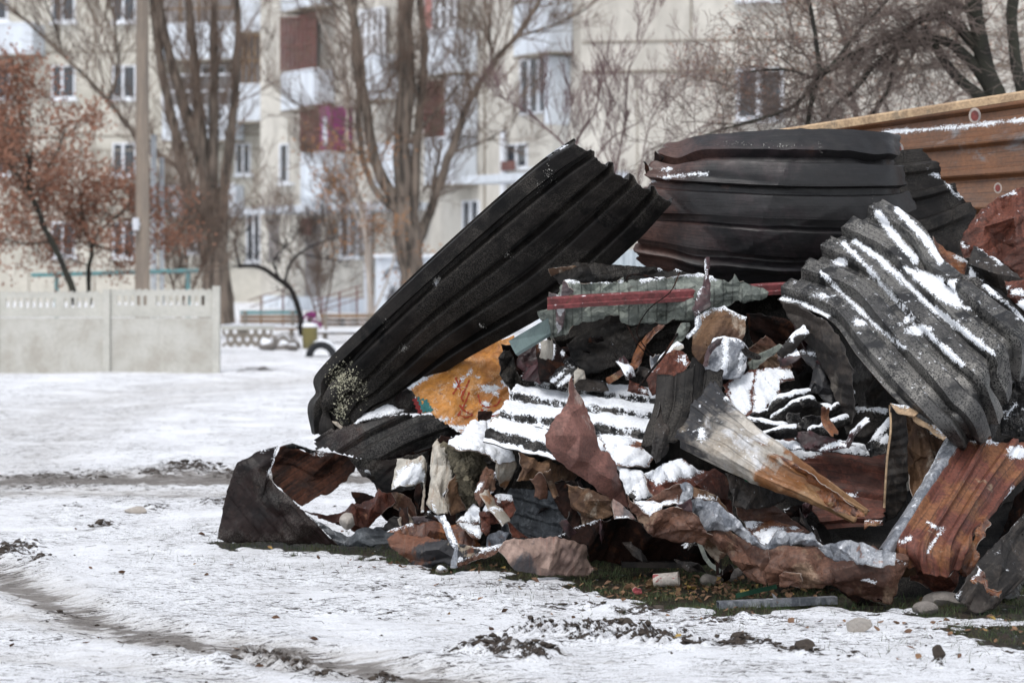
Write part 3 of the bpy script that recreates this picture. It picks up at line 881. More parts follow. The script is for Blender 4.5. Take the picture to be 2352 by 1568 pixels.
WA = Wall(1335, 60, 2700, 57)
WB = Wall(600, 79, 1335, 61)
WC = Wall(-700, 93, 620, 88)
bld = root('apartment_building', (0, 80, 0), 'long cream and grey panel apartment block with balconies standing behind the trees', 'building')
def wpart(name, wall, rects, mat, out=0, th=.1, parent=bld, label=None):
    for r in rects:
        mb = MB(); wall.box(mb, *r[:4], out=(r[4] if len(r) > 4 else out), th=th)
        o = mb.obj(name, mat, parent)
        if label: o['label'] = label
    return o
wpart('wall', WA, [(1335, -700, 2750, 770)], MB_CREAM, 0, 6)
wpart('wall', WB, [(598, -600, 1340, 760)], MB_CREAM, 0, 5)
wpart('wall', WC, [(-750, -600, 640, 760)], MB_BEIGE, 0, 5)
wpart('panel_joint', WA, [(1337, 83, 2700, 88), (1337, 152, 2700, 160), (1585, -100, 1589, 83), (1462, 160, 1465, 520), (1337, 430, 2700, 436), (1830, -100, 1834, 700)], MB_SEAM, .02, .03)
wpart('panel_joint', WC, [(-300, 118, 600, 122), (-300, 312, 600, 316), (-300, 345, 600, 348), (-300, 480, 600, 484), (215, -200, 218, 700), (65, 135, 67, 700)], MB_SEAM, .02, .03)
wpart('panel_joint', WB, [(1110, -100, 1114, 620), (1336, -100, 1342, 172), (662, -100, 664, 480)], MB_SEAM, .02, .03)

def window(wall, x0, y0, x1, y1, mull=(.5,), sill=True, arch=0):
    f = MB()
    w = max(3.5, (x1 - x0) * .07)
    wall.box(f, x0, y0, x1, y0 + w, .05, .06); wall.box(f, x0, y1 - w, x1, y1, .05, .06)
    wall.box(f, x0, y0 + w, x0 + w, y1 - w, .05, .06); wall.box(f, x1 - w, y0 + w, x1, y1 - w, .05, .06)
    for k in mull:
        xm = x0 + (x1 - x0) * k
        wall.box(f, xm - w * .75, y0 + w, xm + w * .75, y1 - w, .05, .06)
    fr = f.obj('window', MB_FRAME, bld)
    p = MB(); wall.box(p, x0 + w * .5, y0 + w * .5, x1 - w * .5, y1 - w * .5, .012, .01)
    p.obj('pane', GLASS, fr)
    if sill:
        s = MB(); wall.box(s, x0 - 4, y1, x1 + 4, y1 + 6, .16, .16)
        s.obj('sill', SNOW, fr)
for (x0, x1) in ((118, 172), (258, 312)):
    for (y0, y1) in ((-30, 50), (150, 226), (328, 402), (510, 590)):
        if x0 == 118 and y0 == 328: continue
        window(WC, x0, y0, x1, y1, (.45,))
window(WC, -40, 150, 22, 226, (.5,)); window(WC, -50, -30, 18, 48, (.5,)); window(WC, -40, 328, 22, 402)
window(WA, 1690, 155, 1800, 275, (.48,)); window(WA, 1690, -120, 1800, 0)
window(WA, 1410, 240, 1470, 330, (.5,)) if False else None
for (x0, y0, x1, y1) in ((565, 490, 598, 600), (430, 500, 470, 580), (540, 330, 575, 400), (460, 150, 520, 200)): window(WC, x0, y0, x1, y1)

def balcony(wall, x0, x1, yt, yb, out=1.1, mat=None, glaze=None, gy=None, label=None):
    """parapet box with floor slab; optional glazing or grille above"""
    mb = MB(); wall.box(mb, x0, yt, x1, yb, out, out - .02)
    o = mb.obj('balcony', mat or MB_WHITE, bld)
    if label: o['label'] = label
    s = MB(); wall.box(s, x0 - 2, yb, x1 + 2, yb + 5, out + .04, out)
    s.obj('slab', MB_SEAM, o)
    c = MB(); wall.box(c, x0, yt - 3, x1, yt, out + .03, .18)
    c.obj('coping', SNOW, o)
    if glaze:
        g = MB()
        xs = np.linspace(x0, x1, 9 if glaze is MB_DKRED else 5)
        for i, x in enumerate(xs): wall.box(g, x - 1.8, gy, x + 1.8, yt - 3, out, .06)
        for yy in (gy, (gy + yt) / 2): wall.box(g, x0 - 1, yy, x1 + 1, yy + 4, out + .01, .07)
        g.obj('grille', glaze, o)
        d = MB(); wall.box(d, x0 + 2, gy + 1, x1 - 2, yt - 2, .25, .2)
        d.obj('opening', MB_DARK, o)  # solid slab; its dark colour paints the shade behind the grille
    return o
balcony(WC, -60, 75, 55, 125)
balcony(WC, 372, 540, 55, 136, 1.0, glaze=MB_BROWN, gy=-20)
balcony(WC, 372, 540, 245, 322, 1.0, glaze=MB_FRAME, gy=170)
balcony(WC, 372, 540, 425, 500, 1.0)
balcony(WC, 545, 598, -30, 72, .9)
balcony(WC, 545, 598, 195, 278, .9, mat=MB_WHITE, glaze=MB_BROWN, gy=80, label='balcony closed in with brown boards')
def bal2(x0, x1, yt, yb, mat=None, glaze=None, gy=None, label=None):      # front face, the side face shows to its right
    return balcony(WB, x0, x0 + (x1 - x0) * .52, yt, yb, .72, mat, glaze, gy, label)
bal2(645, 790, 165, 250, glaze=MB_DKRED, gy=38, label='white balcony with a red-brown grille')
bal2(645, 790, -60, 20)
bal2(690, 822, 352, 470, glaze=MB_DKRED, gy=240, label='pale balcony below red-brown glazing')
wpart('painted_panel', WB, [(736, 246, 759, 345, .74)], MB_MAG, .74, .70)
wpart('painted_panel', WB, [(742, 270, 750, 335)], MB_WHITE, .76, .02)
bal2(975, 1105, 72, 170, glaze=MB_FRAME, gy=-30)
bal2(975, 1105, 318, 425, glaze=MB_DKRED, gy=185)
bal2(1180, 1333, 8, 124, glaze=MB_FRAME, gy=-90)
bal2(825, 930, 130, 230, glaze=MB_FRAME, gy=20)
bal2(860, 950, 330, 430)
wpart('cladding', WB, [(1022, 176, 1044, 312, .74), (1250, 130, 1262, 285, .6)], MB_WHITE, .74, .7)
wpart('pilaster', WB, [(975, -80, 990, 66, .75)], MB_PINK, .75, .05)
window(WB, 1192, 132, 1256, 262, (.35, .68), sill=False)
window(WB, 1060, 460, 1100, 560); window(WB, 780, 500, 822, 590); window(WB, 1160, 330, 1210, 385); window(WB, 640, 330, 662, 420, ())
wpart('porch_canopy', WB, [(1060, 398, 1280, 416)], MB_WHITE, 2.0, 2.0)
wpart('porch_canopy', WB, [(560, 470, 850, 486)], MB_WHITE, 2.0, 2.0)
wpart('doorway', WB, [(700, 505, 735, 690), (805, 520, 835, 585), (615, 500, 640, 600)], MB_DARK, .04, .03)
wpart('downpipe', WB, [(836, 480, 846, 720), (1148, 300, 1156, 600)], MB_FRAME, .2, .1)
wpart('plinth', WB, [(604, 690, 1330, 760)], MB_WHITE, .06, .05)
wpart('grille', WB, [(690, 500, 712, 540, .3), (1150, 370, 1180, 392, .3)], MB_DKRED, .3, .05)

# white garage beside the entrance, a grey ring emblem on it
WG = Wall(850, 64, 1330, 60)
gar = root('garage', WG.at(1000), 'low white garage with a grey painted ring on its wall', 'garage')
mb = MB(); WG.box(mb, 862, 590, 1330, 760, 0, 3); mb.obj('wall', MB_WHITE, gar)
mb = MB(); WG.box(mb, 858, 583, 1334, 591, .1, 3.2); mb.obj('roof', SNOW, gar)
mb = MB()
pts = []
for k in range(25):
    a = math.radians(200 + k * 9)
    x, y = 905 + 24 * math.cos(a) , 650 + 36 * math.sin(a)
    p = WG.at(x, .03); pts.append(Vector((p.x, p.y, CH - (y - HY) * p.y / FP)))
mb.tube(pts, .03, 5)
pts2 = [Vector((p.x + .0, p.y - .0, p.z)) for p in (Vector((WG.at(x, .03).x, WG.at(x, .03).y, CH - (y - HY) * WG.at(x, .03).y / FP)) for x, y in ((890, 690), (903, 660), (908, 690), (915, 665)))]
mb.tube(pts2, .06, 5); mb.obj('painted_emblem', plain('grey_paint', (.15, .16, .18), bump=0), gar)

# grey-blue corrugated fence glimpsed through the heap
mb = MB()
a, c = W(1330, 600, 27), W(2500, 600, 27)
n = 200
vs, fs = [], []
for i in range(n + 1):
    x = a.x + (c.x - a.x) * i / n
    y = 27 + (.03 if (i // 2) % 2 else 0)
    vs += [(x, y, 0), (x, y, CH + .10)]
for i in range(n): fs.append((2 * i, 2 * i + 2, 2 * i + 3, 2 * i + 1))
mobj('corrugated_fence', vs, fs, plain('blue_grey_sheet', (.42, .47, .50), (.38, .42, .45), bump=0), smooth=False, solid=.004)
tag(bpy.context.scene.objects['corrugated_fence'], 'pale blue-grey corrugated metal fence glimpsed behind the heap', 'fence')

# ------------------------------------------------------------------ concrete fence
CONC = plain('pale_concrete', (.46, .45, .41), (.39, .38, .345), scale=1.6, rough=.9, bump=.15, fine=22)
CONCS = plain('stained_concrete', (.45, .44, .405), (.36, .34, .30), scale=2.6, rough=.9, bump=.15, fine=22)
DF = 34.0
def fx(x): return (x - 1176) * DF / FP
def fz(y): return CH - (y - HY) * DF / FP
fen = root('concrete_fence', (fx(250), DF, 0), 'pale concrete panel fence with slotted scalloped top beside the utility pole', 'fence')
def fpanel(x0, x1, yt, holes, lab=None):
    mb = MB()
    mb.box(fx(x0), fx(x1), DF + .00, DF + .06, -.12, fz(730))
    mb.obj('lower_slab', CONCS, fen)
    mb = MB()
    y0, y1 = yt + 11, yt + 33
    z0, zt = fz(728.5), fz(yt)
    edges = [x0] + sum([[h - 4, h + 4] for h in holes], []) + [x1]
    mb.box(fx(x0), fx(x1), DF + .005, DF + .06, z0, fz(y1))
    mb.box(fx(x0), fx(x1), DF + .005, DF + .06, fz(y0), zt)
    for i in range(0, len(edges), 2):
        mb.box(fx(edges[i]), fx(edges[i + 1]), DF + .005, DF + .06, fz(y1), fz(y0))
    x = x0 + 7
    while x < x1 - 4:
        for k in range(1):
            cx, r = fx(x), 6.2 * DF / FP
            vs = []
            for yy in (DF + .005, DF + .06):
                vs += [(cx + r * math.cos(a), yy, zt - .001 + r * .75 * math.sin(a)) for a in np.linspace(0, math.pi, 9)]
            fs = [tuple(range(9)), tuple(range(17, 8, -1))] + [(i, i + 9, i + 10, i + 1) for i in range(8)]
            mb.add(vs, fs)
        x += 14.6
    p = mb.obj('slotted_slab', CONC, fen)
fpanel(253.5, 488.5, 668, [273, 288, 303, 318, 333, 362, 377, 392, 407, 422, 436, 451, 466])
fpanel(-5, 237, 673, [17, 32, 47, 62, 77, 92, 107, 122, 151, 166, 181, 196, 211])
fpanel(-255, -21, 673, [-240, -225, -210, -195, -180, -150, -135, -120, -105, -90, -75, -60, -45])
for x, yt in ((245, 664), (496.5, 657), (-13, 668)):
    mb = MB(); mb.box(fx(x - 8), fx(x + 8), DF - .04, DF + .10, -.12, fz(yt)); mb.obj('post', CONC, fen)

# ------------------------------------------------------------------ poles
def ground_at(x, d): return gz((x - 1176) * d / FP, d)
mb = MB(); D = 39
x = (327 - 1176) * D / FP
mb.add(*(lambda a: (a.v, a.f))(MB().tube([(x, D, -.2), (x, D, 4), (x, D, 8.5)], [.125, .108, .085], 8)))
pole = mb.obj('utility_pole', plain('weathered_pole', (.25, .205, .165), (.19, .16, .135), scale=4, rough=.85, stretch=(3, 3, .3)), smooth=True)
tag(pole, 'thick weathered brown utility pole rising behind the concrete fence', 'utility pole')
mb = MB(); p = W(316, 515, D); mb.box(p.x - .045, p.x + .045, D - .22, D - .12, p.z - .10, p.z + .10); mb.box(p.x - .02, p.x + .06, D - .12, D - .05, p.z - .03, p.z + .03)
mb.obj('meter_box', MB_FRAME, pole)
mb = MB(); D = 43
x = (353 - 1176) * D / FP
mb.tube([(x, D, -.2), (x, D, 3.8)], [.06, .05], 8); mb.tube([(x + .13, D + .1, -.2), (x + .13, D + .1, 3.4)], .045, 8)
tag(mb.obj('metal_pole', plain('light_grey_metal', (.40, .42, .44), rough=.5), smooth=True), 'slim pale grey twin metal pole just right of the utility pole', 'pole')

# ------------------------------------------------------------------ trees
BARK = plain('grey_brown_bark', (.20, .16, .13), (.035, .030, .026), scale=3.5, rough=.95, fine=14, bump=.9, stretch=(3, 3, .4))
BARKD = plain('dark_mossy_bark', (.035, .035, .026), (.022, .020, .018), scale=4, rough=.95, bump=.6)
BARKP = plain('pale_bark', (.42, .37, .33), (.27, .225, .19), scale=3, rough=.9, bump=.4, stretch=(2, 2, .5))
BARKB = plain('black_bark', (.022, .018, .018), scale=4, rough=.95)
TWIG = plain('brown_twigs', (.15, .105, .08), (.10, .075, .06), scale=1.5, rough=.9, bump=0)
TWIGR = plain('reddish_twigs', (.13, .08, .08), (.09, .06, .06), scale=1.5, rough=.9, bump=0)
TWIGG = plain('grey_twigs', (.16, .125, .11), (.085, .065, .055), scale=1.5, rough=.9, bump=0)
LEAFB = plain('dry_russet_leaves', (.20, .088, .055), (.27, .14, .095), scale=2.5, rough=.9, bump=0)
LEAFO = plain('dry_orange_leaves', (.30, .15, .07), scale=2, rough=.9, bump=0)

RK = .62
def limb(mb, pts, D, r0, r1, n=7, wob=.0, seed=0):
    """pts: (column,row[,extra distance]); radii in sheet pixels"""
    P = [W(p[0], p[1], D + (p[2] if len(p) > 2 else 0)) for p in pts]
    A = np.array([p[:] for p in P])
    tt = np.linspace(0, len(P) - 1, (len(P) - 1) * 5 + 1)
    C = catmull(A, tt)
    k = tt / (len(P) - 1)
    R = (r0 + (r1 - r0) * k) * RK * D / FP
    if wob: C = C + np.c_[fbm(C * 2 + seed, 2), fbm(C * 2 + seed + 9, 2), np.zeros(len(C))] * wob
    R = R * (1 + .32 * pn(C * 2.6 + seed))
    mb.tube([Vector(c) for c in C], list(R), n)
    return [(Vector(c), r) for c, r in zip(C, R)]

def twigs(mb, rng, p, d, L, r, depth, up=.15, spread=.55, kids=(3, 5), minr=.0035, ends=None):
    n = 4
    pts, rad = [p], [r]
    q, dd = p.copy(), d.normalized()
    for i in range(n):
        dd = (dd + Vector((rng.gauss(0, .16), rng.gauss(0, .16), rng.gauss(0, .14) + up * .12))).normalized()
        q = q + dd * (L / n)
        pts.append(q.copy())
        rad.append(max(minr, r * (1 - (i + 1) / n * .6)))
    mb.tube(pts, rad, 3, cap=False)
    if ends is not None and depth <= 1: ends.append(q.copy())
    if depth > 0:
        for k in range(rng.randint(*kids)):
            i = rng.randint(1, n)
            b0 = pts[i]
            nd = (dd + Vector((rng.gauss(0, spread), rng.gauss(0, spread), rng.gauss(0, spread * .8) + up))).normalized()
            twigs(mb, rng, b0, nd, L * rng.uniform(.45, .75), max(minr, rad[i] * .6), depth - 1, up, spread, kids, minr, ends)

def tree(name, label, cat, D, limbs, mat, tmat, ntw, L, depth=3, seed=1, up=.15, tr=.012, spread=.55, leaves=None, kids=(3, 4), group=None, minr=.0035, lsize=.05, skip=0, tdir=None):
    rng = random.Random(seed)
    mb = MB()
    allp = []
    for i, lb in enumerate(limbs):
        pts, r0, r1 = lb[:3]
        q = limb(mb, pts, D, r0, r1, wob=.05 if D > 20 else .02, seed=seed + i)
        k0 = lb[3] if len(lb) > 3 else 0.25
        allp.append(q[int(len(q) * k0):])
    tr_o = mb.obj('trunk', mat, None, smooth=True)
    base = tr_o['_o'][:]
    rt = root(name, base, label, cat, group)
    tr_o.parent = rt; tr_o.location = (0, 0, 0)
    tw = MB()
    ends = []
    tot = sum(len(q) for q in allp)
    for q in allp:
        for _ in range(max(1, int(ntw * len(q) / tot)) if ntw else 0):
            i = rng.randrange(len(q))
            c, r = q[i]
            ax = (q[min(i + 1, len(q) - 1)][0] - q[max(i - 1, 0)][0]).normalized()
            side = Vector((rng.gauss(0, 1), rng.gauss(0, 1), rng.gauss(0, .6))).normalized()
            d = (ax * .6 + side * .9 + Vector((0, 0, up))) if tdir is None else (Vector(tdir) + side * .6)
            twigs(tw, rng, c, d, L * rng.uniform(.6, 1.2), min(tr, r * .7), depth, up, spread, kids, minr, ends)
    if tw.v: tw.obj('twigs', tmat, rt)
    if leaves:
        lm, dens = leaves
        vs, fs = [], []
        for e in ends:
            for _ in range(dens):
                c = e + Vector((rng.gauss(0, .10), rng.gauss(0, .10), rng.gauss(0, .10)))
                a = Vector((rng.gauss(0, 1), rng.gauss(0, 1), rng.gauss(0, 1))).normalized() * lsize
                bb = a.cross(Vector((rng.gauss(0, 1), rng.gauss(0, 1), rng.gauss(0, 1)))).normalized() * lsize * .6
                k = len(vs)
                vs += [c - a, c + bb, c + a, c - bb]
                fs.append((k, k + 1, k + 2, k + 3))
        mobj('foliage', vs, fs, lm, rt, smooth=False)
    return rt

tree('poplar_tree', 'many-stemmed bare poplar behind the right end of the concrete fence', 'tree', 56, [
    ([(520, 745), (505, 650), (490, 560), (470, 450)], 40, 50, .5), ([(470, 745), (480, 600), (440, 460), (400, 300), (365, 120), (345, -40)], 30, 13),
    ([(500, 560), (470, 400), (410, 200), (365, 20), (355, -80)], 30, 12), ([(480, 560), (470, 400), (452, 200), (432, 0), (425, -80)], 26, 12),
    ([(490, 560), (490, 380), (492, 180), (490, -60)], 24, 13), ([(510, 560), (515, 430), (535, 270), (546, 100), (545, -60)], 24, 10),
    ([(455, 440), (400, 380), (330, 330), (250, 235), (190, 170), (130, 115), (50, 40), (-30, -20)], 12, 5, 0), ([(250, 235), (270, 160), (265, 60), (250, -20)], 5, 3, 0),
    ([(140, 115), (120, 40), (95, -10)], 5, 3, 0), ([(330, 400), (300, 460), (270, 500)], 8, 5, 0)],
    BARK, TWIG, 105, 1.7, 3, seed=3, up=.35, tr=.022, minr=.006, spread=.45)
tree('broad_tree', 'wide dark multi-stemmed tree in front of the red-brown balcony, left of the heap', 'tree', 50, [
    ([(965, 760), (950, 650), (940, 560), (930, 450)], 52, 55, .5), ([(930, 470), (925, 330), (935, 180), (930, 60), (940, -60)], 34, 30),
    ([(915, 470), (870, 390), (845, 280), (825, 130), (800, -20)], 24, 15), ([(905, 480), (860, 430), (830, 350), (822, 200), (812, 60), (825, -40)], 14, 9),
    ([(950, 480), (960, 300), (975, 120), (960, -50)], 20, 12), ([(960, 560), (1005, 440), (1035, 350), (1075, 245), (1130, 150), (1185, 85), (1240, 0), (1260, -60)], 19, 7, .3),
    ([(1185, 85), (1260, 62), (1330, 30), (1400, -20)], 5, 3, 0), ([(1130, 150), (1125, 50), (1130, -40)], 6, 4, 0), ([(940, 330), (1000, 260), (1060, 190)], 7, 4, 0), ([(990, 470), (1000, 400), (1015, 320)], 8, 5, 0),
    ([(870, 390), (800, 330), (755, 290)], 6, 3, 0), ([(1035, 350), (1100, 330), (1160, 300)], 5, 3, 0)],
    BARK, TWIG, 130, 1.45, 3, seed=8, up=.3, tr=.02, minr=.0055, spread=.5)
tree('orange_leaved_shrub', 'thin shrub keeping orange leaves beside the broad dark tree trunk', 'shrub', 47, [
    ([(850, 735), (845, 620), (838, 540), (822, 460), (800, 400)], 8, 4), ([(830, 520), (805, 470), (795, 440)], 4, 3), ([(850, 735), (905, 600), (885, 520)], 4, 3)],
    BARKP, TWIG, 26, .8, 2, seed=12, leaves=(LEAFO, 3), lsize=.035)
tree('pale_tree', 'slim whitish tree with a curved stem against the pale balcony', 'tree', 60, [
    ([(856, 760), (850, 640), (842, 540), (822, 450)], 13, 8, .3), ([(845, 540), (822, 430), (800, 360), (797, 240), (790, 120), (770, 30), (765, -40)], 8, 5, .2), ([(795, 250), (780, 160), (740, 60), (720, 0)], 5, 3, 0)],
    BARKP, TWIG, 36, 1.2, 2, seed=21, up=.2, minr=.005)
tree('crooked_tree', 'small black crooked tree with a sharply bent branch behind the tyre', 'tree', 50, [
    ([(695, 775), (688, 720), (668, 665), (640, 640), (600, 615), (572, 610), (548, 612)], 13, 7), ([(550, 612), (543, 585), (541, 555), (546, 528)], 6, 3), ([(655, 650), (665, 610), (690, 580), (730, 560), (790, 540)], 6, 2),
    ([(640, 640), (630, 600), (660, 560)], 5, 2), ([(690, 580), (720, 590), (790, 600)], 3, 2)],
    BARKB, BARKB, 36, .8, 2, seed=31, up=.3, tr=.012, minr=.004)
tree('russet_tree', 'leaning dark tree holding russet leaves behind the left fence panel', 'tree', 38, [
    ([(175, 700), (150, 620), (115, 555), (85, 480), (65, 410), (75, 350)], 13, 7, .3), ([(85, 470), (40, 400), (0, 360), (-60, 330)], 7, 4, 0), ([(100, 400), (130, 350), (150, 300)], 4, 3, 0), ([(70, 400), (55, 300), (40, 220)], 4, 2, 0), ([(115, 555), (60, 560), (-20, 540)], 4, 2, 0)],
    BARKD, TWIG, 64, .75, 2, seed=41, leaves=(LEAFB, 8), lsize=.034)
tree('russet_tree', 'short upright russet-leaved tree just left of the utility pole', 'tree', 40, [
    ([(205, 700), (204, 620), (210, 570), (190, 510), (185, 440)], 9, 5, .3), ([(208, 580), (240, 520), (290, 480)], 4, 3, 0), ([(195, 520), (140, 480), (120, 440)], 4, 2, 0), ([(210, 560), (280, 580), (330, 560)], 4, 2, 0), ([(205, 610), (150, 590), (110, 560)], 3, 2, 0)],
    BARKD, TWIG, 56, .75, 2, seed=44, leaves=(LEAFB, 8), lsize=.034)
tree('purplish_shrub', 'tall bare purplish shrub between the canopy and the black leaning sheet', 'shrub', 30, [
    ([(1330, 700), (1320, 420), (1300, 340), (1250, 290), (1215, 250)], 6, 3), ([(1310, 400), (1330, 320), (1370, 250), (1380, 190)], 5, 3), ([(1330, 700), (1400, 500), (1415, 400), (1430, 300), (1440, 200), (1445, 150)], 5, 3), ([(1330, 700), (1440, 520), (1470, 400), (1490, 300), (1530, 220)], 4, 2), ([(1340, 420), (1390, 330), (1470, 280)], 4, 2), ([(1330, 700), (1460, 520), (1520, 380), (1600, 300), (1690, 260)], 4, 2)],
    TWIGR, TWIGR, 55, .62, 3, seed=51, up=.5, tr=.008, minr=.0028, spread=.4)
RK = 1.0
tree('spreading_tree', 'large dark mossy tree spreading dense twigs over the upper right', 'tree', 22, [
    ([(2420, 700), (2380, 420), (2300, 240), (2250, 120), (2235, 0), (2225, -80)], 26, 17), ([(2380, 420), (2350, 250), (2325, 100), (2330, -60)], 18, 12),
    ([(2290, 225), (2230, 140), (2170, 95), (2110, 98), (2060, 112), (2010, 150)], 14, 6), ([(2270, 130), (2200, 55), (2150, 38), (2100, 55), (2085, 75)], 14, 7),
    ([(2300, 260), (2200, 180), (2150, 110), (2120, 60)], 16, 8), ([(2085, 75), (2000, 110), (1920, 150), (1875, 180), (1860, 240), (1850, 300)], 10, 6, .2), ([(1900, 160), (1960, 90), (2010, 30), (2060, -30)], 5, 4, 0), ([(1875, 190), (1830, 240), (1760, 268), (1700, 285), (1600, 318)], 6, 2, 0),
    ([(1880, 170), (1870, 80), (1850, -10)], 6, 4, 0), ([(2010, 150), (1960, 210), (1920, 240), (1880, 290)], 7, 4, 0), ([(2060, 112), (2040, 200), (2000, 270)], 5, 4, 0), ([(1875, 180), (1800, 160), (1720, 165)], 4, 2, 0),
    ([(2235, 30), (2150, -10), (2050, -40)], 8, 5, 0)],
    BARKD, TWIGG, 210, .62, 3, seed=61, up=-.05, tr=.009, minr=.0022, spread=.6, kids=(3, 4))
RK = .62
tree('far_tree', 'brownish tangle of a bare tree behind the spreading tree, top right', 'tree', 30, [
    ([(2000, 700), (1980, 400), (1960, 250), (1940, 100), (1900, -40)], 14, 6), ([(1970, 300), (2060, 180), (2140, 40)], 7, 4), ([(1960, 250), (1850, 130), (1790, -20)], 7, 3), ([(1975, 380), (1850, 280), (1740, 220), (1650, 190)], 6, 3), ([(1980, 350), (2150, 250), (2260, 180)], 6, 3)],
    TWIGG, TWIG, 85, .85, 3, seed=71, up=.1, tr=.010, minr=.0028, spread=.6, leaves=(LEAFB, 1), lsize=.02)
tree('undergrowth_tree', 'tangled bare shrub at the foot of the poplar beyond the pipe rail', 'shrub', 48, [
    ([(410, 740), (385, 600), (370, 500)], 6, 3), ([(410, 740), (430, 600), (400, 480)], 6, 3), ([(410, 740), (470, 600), (560, 480)], 5, 3)],
    TWIG, TWIG, 80, .8, 3, seed=81, up=.4, tr=.01, minr=.004)
tree('sapling', 'small bare sapling against the porch between the crooked tree and the broad tree', 'sapling', 58, [
    ([(740, 760), (765, 600), (750, 470), (700, 360)], 4, 2), ([(740, 760), (700, 640), (650, 540)], 4, 2), ([(740, 760), (730, 600), (790, 470)], 4, 2)],
    TWIG, TWIG, 60, .9, 3, seed=91, up=.3, tr=.01, minr=.0045)

# ------------------------------------------------------------------ yard things between the fence and the block
TURQ = plain('turquoise_paint', (.10, .26, .27), (.14, .20, .20), scale=4, rough=.6)
OLIVE = plain('olive_stump', (.17, .145, .06), (.12, .11, .06), scale=4, rough=.9)
def P3(x, y, d): return W(x, y, d)
def bar(mb, a, b_, r, n=6): mb.tube([a, b_], r, n)
r = root('pipe_rail', (W(260, 640, 42).x, 42, 0), 'thin turquoise horizontal pipe rail behind the concrete fence', 'rail')
mb = MB(); bar(mb, P3(72, 632, 42), P3(455, 621, 42), .035); mb.obj('bar', TURQ, r)
for x in (130, 330, 432):
    mb = MB(); p = P3(x, 627, 42); bar(mb, Vector((p.x, 42, -.05)), p, .04); mb.obj('post', TURQ, r)

def bench(name, label, x0, x1, yb0, yb1, ys, d, m1, m2):
    r = root(name, (W((x0 + x1) / 2, 700, d).x, d, 0), label, 'bench')
    a, c = W(x0, yb0, d), W(x1, yb0, d)
    zt, zb = a.z, W(x0, yb1, d).z
    k = 3
    for i in range(k):
        mb = MB(); z1 = zt - (zt - zb) * i / k; z0 = zt - (zt - zb) * (i + .8) / k
        mb.box(a.x, c.x, d + .25, d + .29, z0, z1); mb.obj('back_slat', m1 if i == 0 else m2, r)
    zs = W(x0, ys, d).z
    mb = MB(); mb.box(a.x, c.x, d - .25, d + .2, zs - .04, zs); mb.obj('seat', m2, r)
    mb = MB(); mb.box(a.x, c.x, d - .26, d + .2, zs + .003, zs + .03); mb.obj('snow_cap', SNOW, r)
    for x in (a.x + .08, c.x - .14):
        mb = MB(); mb.box(x, x + .06, d - .2, d + .24, -.05, zs - .041); mb.box(x, x + .06, d + .21, d + .248, zs, zt - .01); mb.obj('leg', MB_SEAM, r)
bench('bench', 'long bench with a turquoise top rail behind the rubble mound', 548, 682, 714, 744, 752, 50, TURQ, MB_BROWN)
bench('bench', 'dark brown slatted bench beside the olive stump planter', 733, 860, 722, 752, 762, 46, MB_BROWN, BARK)
for (i, (x, y0, y1, mm, nm, lb)) in enumerate([(712, 748, 800, OLIVE, 'stump_planter', 'squat olive round planter behind the half-buried tyre')]):
    d = 43
    p = W(x, y1, d); R = 18 * d / FP; H = W(x, y0, d).z
    rr = root(nm, (p.x, d, 0), lb, 'planter')
    mb = MB(); mb.lathe((p.x, d, 0), [(0, -.03), (R * .92, -.03), (R, H * .5), (R * .97, H - .02), (R * .82, H - .02), (R * .8, H - .12), (0, H - .12)], 20); mb.obj('pot', mm, rr, smooth=True, sharp=40)
    mb = MB(); mb.lathe((p.x, d, 0), [(R * 1.0, H - .017), (R * .95, H + .03), (R * .6, H + .05), (0, H + .055)], 20); mb.obj('snow_cap', SNOW, rr, smooth=True)
    mb = MB()
    for k in range(18):
        a, e = rnd.uniform(0, 6.28), rnd.uniform(.02, .12)
        bar(mb, Vector((p.x, d, H)), Vector((p.x + e * math.cos(a), d + e * math.sin(a), H + rnd.uniform(.05, .25))), .006, 4)
    mb.obj('stems', plain('dark_green_stem', (.05, .08, .03)), rr)
    mb = MB()
    for (fx_, fy_) in ((710, 722), (705, 730), (722, 742), (730, 747), (716, 725)):
        q = W(fx_, fy_, d)
        for k in range(9):
            a = rnd.uniform(0, 6.28); t_ = rnd.uniform(-.8, .8)
            o_ = Vector((math.cos(a) * .05, math.sin(a) * .05, t_ * .05)); s_ = Vector((.03, .01, .02))
            mb.add([q + o_ - s_, q + o_ + Vector((.01, 0, .04)), q + o_ + s_, q + o_ - Vector((.01, 0, .04))], [(0, 1, 2, 3)])
    mb.obj('flowers', plain('magenta_flowers', (.24, .04, .16), bump=0), rr)

# half-buried tyre
d = CH * FP / (818 - HY)
c = Vector((W(738, 818, d).x, d, -.01)); R, R2, wd = 37 * d / FP, 20 * d / FP, .11
prof = [(R2, -wd), (R2 + .03, -wd * 1.1), (R - .05, -wd * 1.15), (R - .01, -wd * .8), (R, 0), (R - .01, wd * .8), (R - .05, wd * 1.15), (R2 + .03, wd * 1.1), (R2, wd), (R2 + .015, 0)]
vs, fs = [], []
na = 36
for k in range(na + 1):
    a = math.radians(-8 + 196 * k / na)
    for (q, z) in prof:
        q2 = q - (.012 if (k % 2 and q > R - .03) else 0)
        vs.append(c + Vector((q2 * math.cos(a), z, q2 * math.sin(a))))
n = len(prof)
for k in range(na):
    for j in range(n): fs.append((k * n + j, k * n + (j + 1) % n, (k + 1) * n + (j + 1) % n, (k + 1) * n + j))
ty = mobj('tyre', vs, fs, plain('tyre_rubber', (.018, .019, .022), (.03, .031, .034), bump=.3), smooth=True, sharp=35)
tag(ty, 'black half-buried tyre standing upright in the snow beside the leaning sheet', 'tyre')
vs, fs = [], []
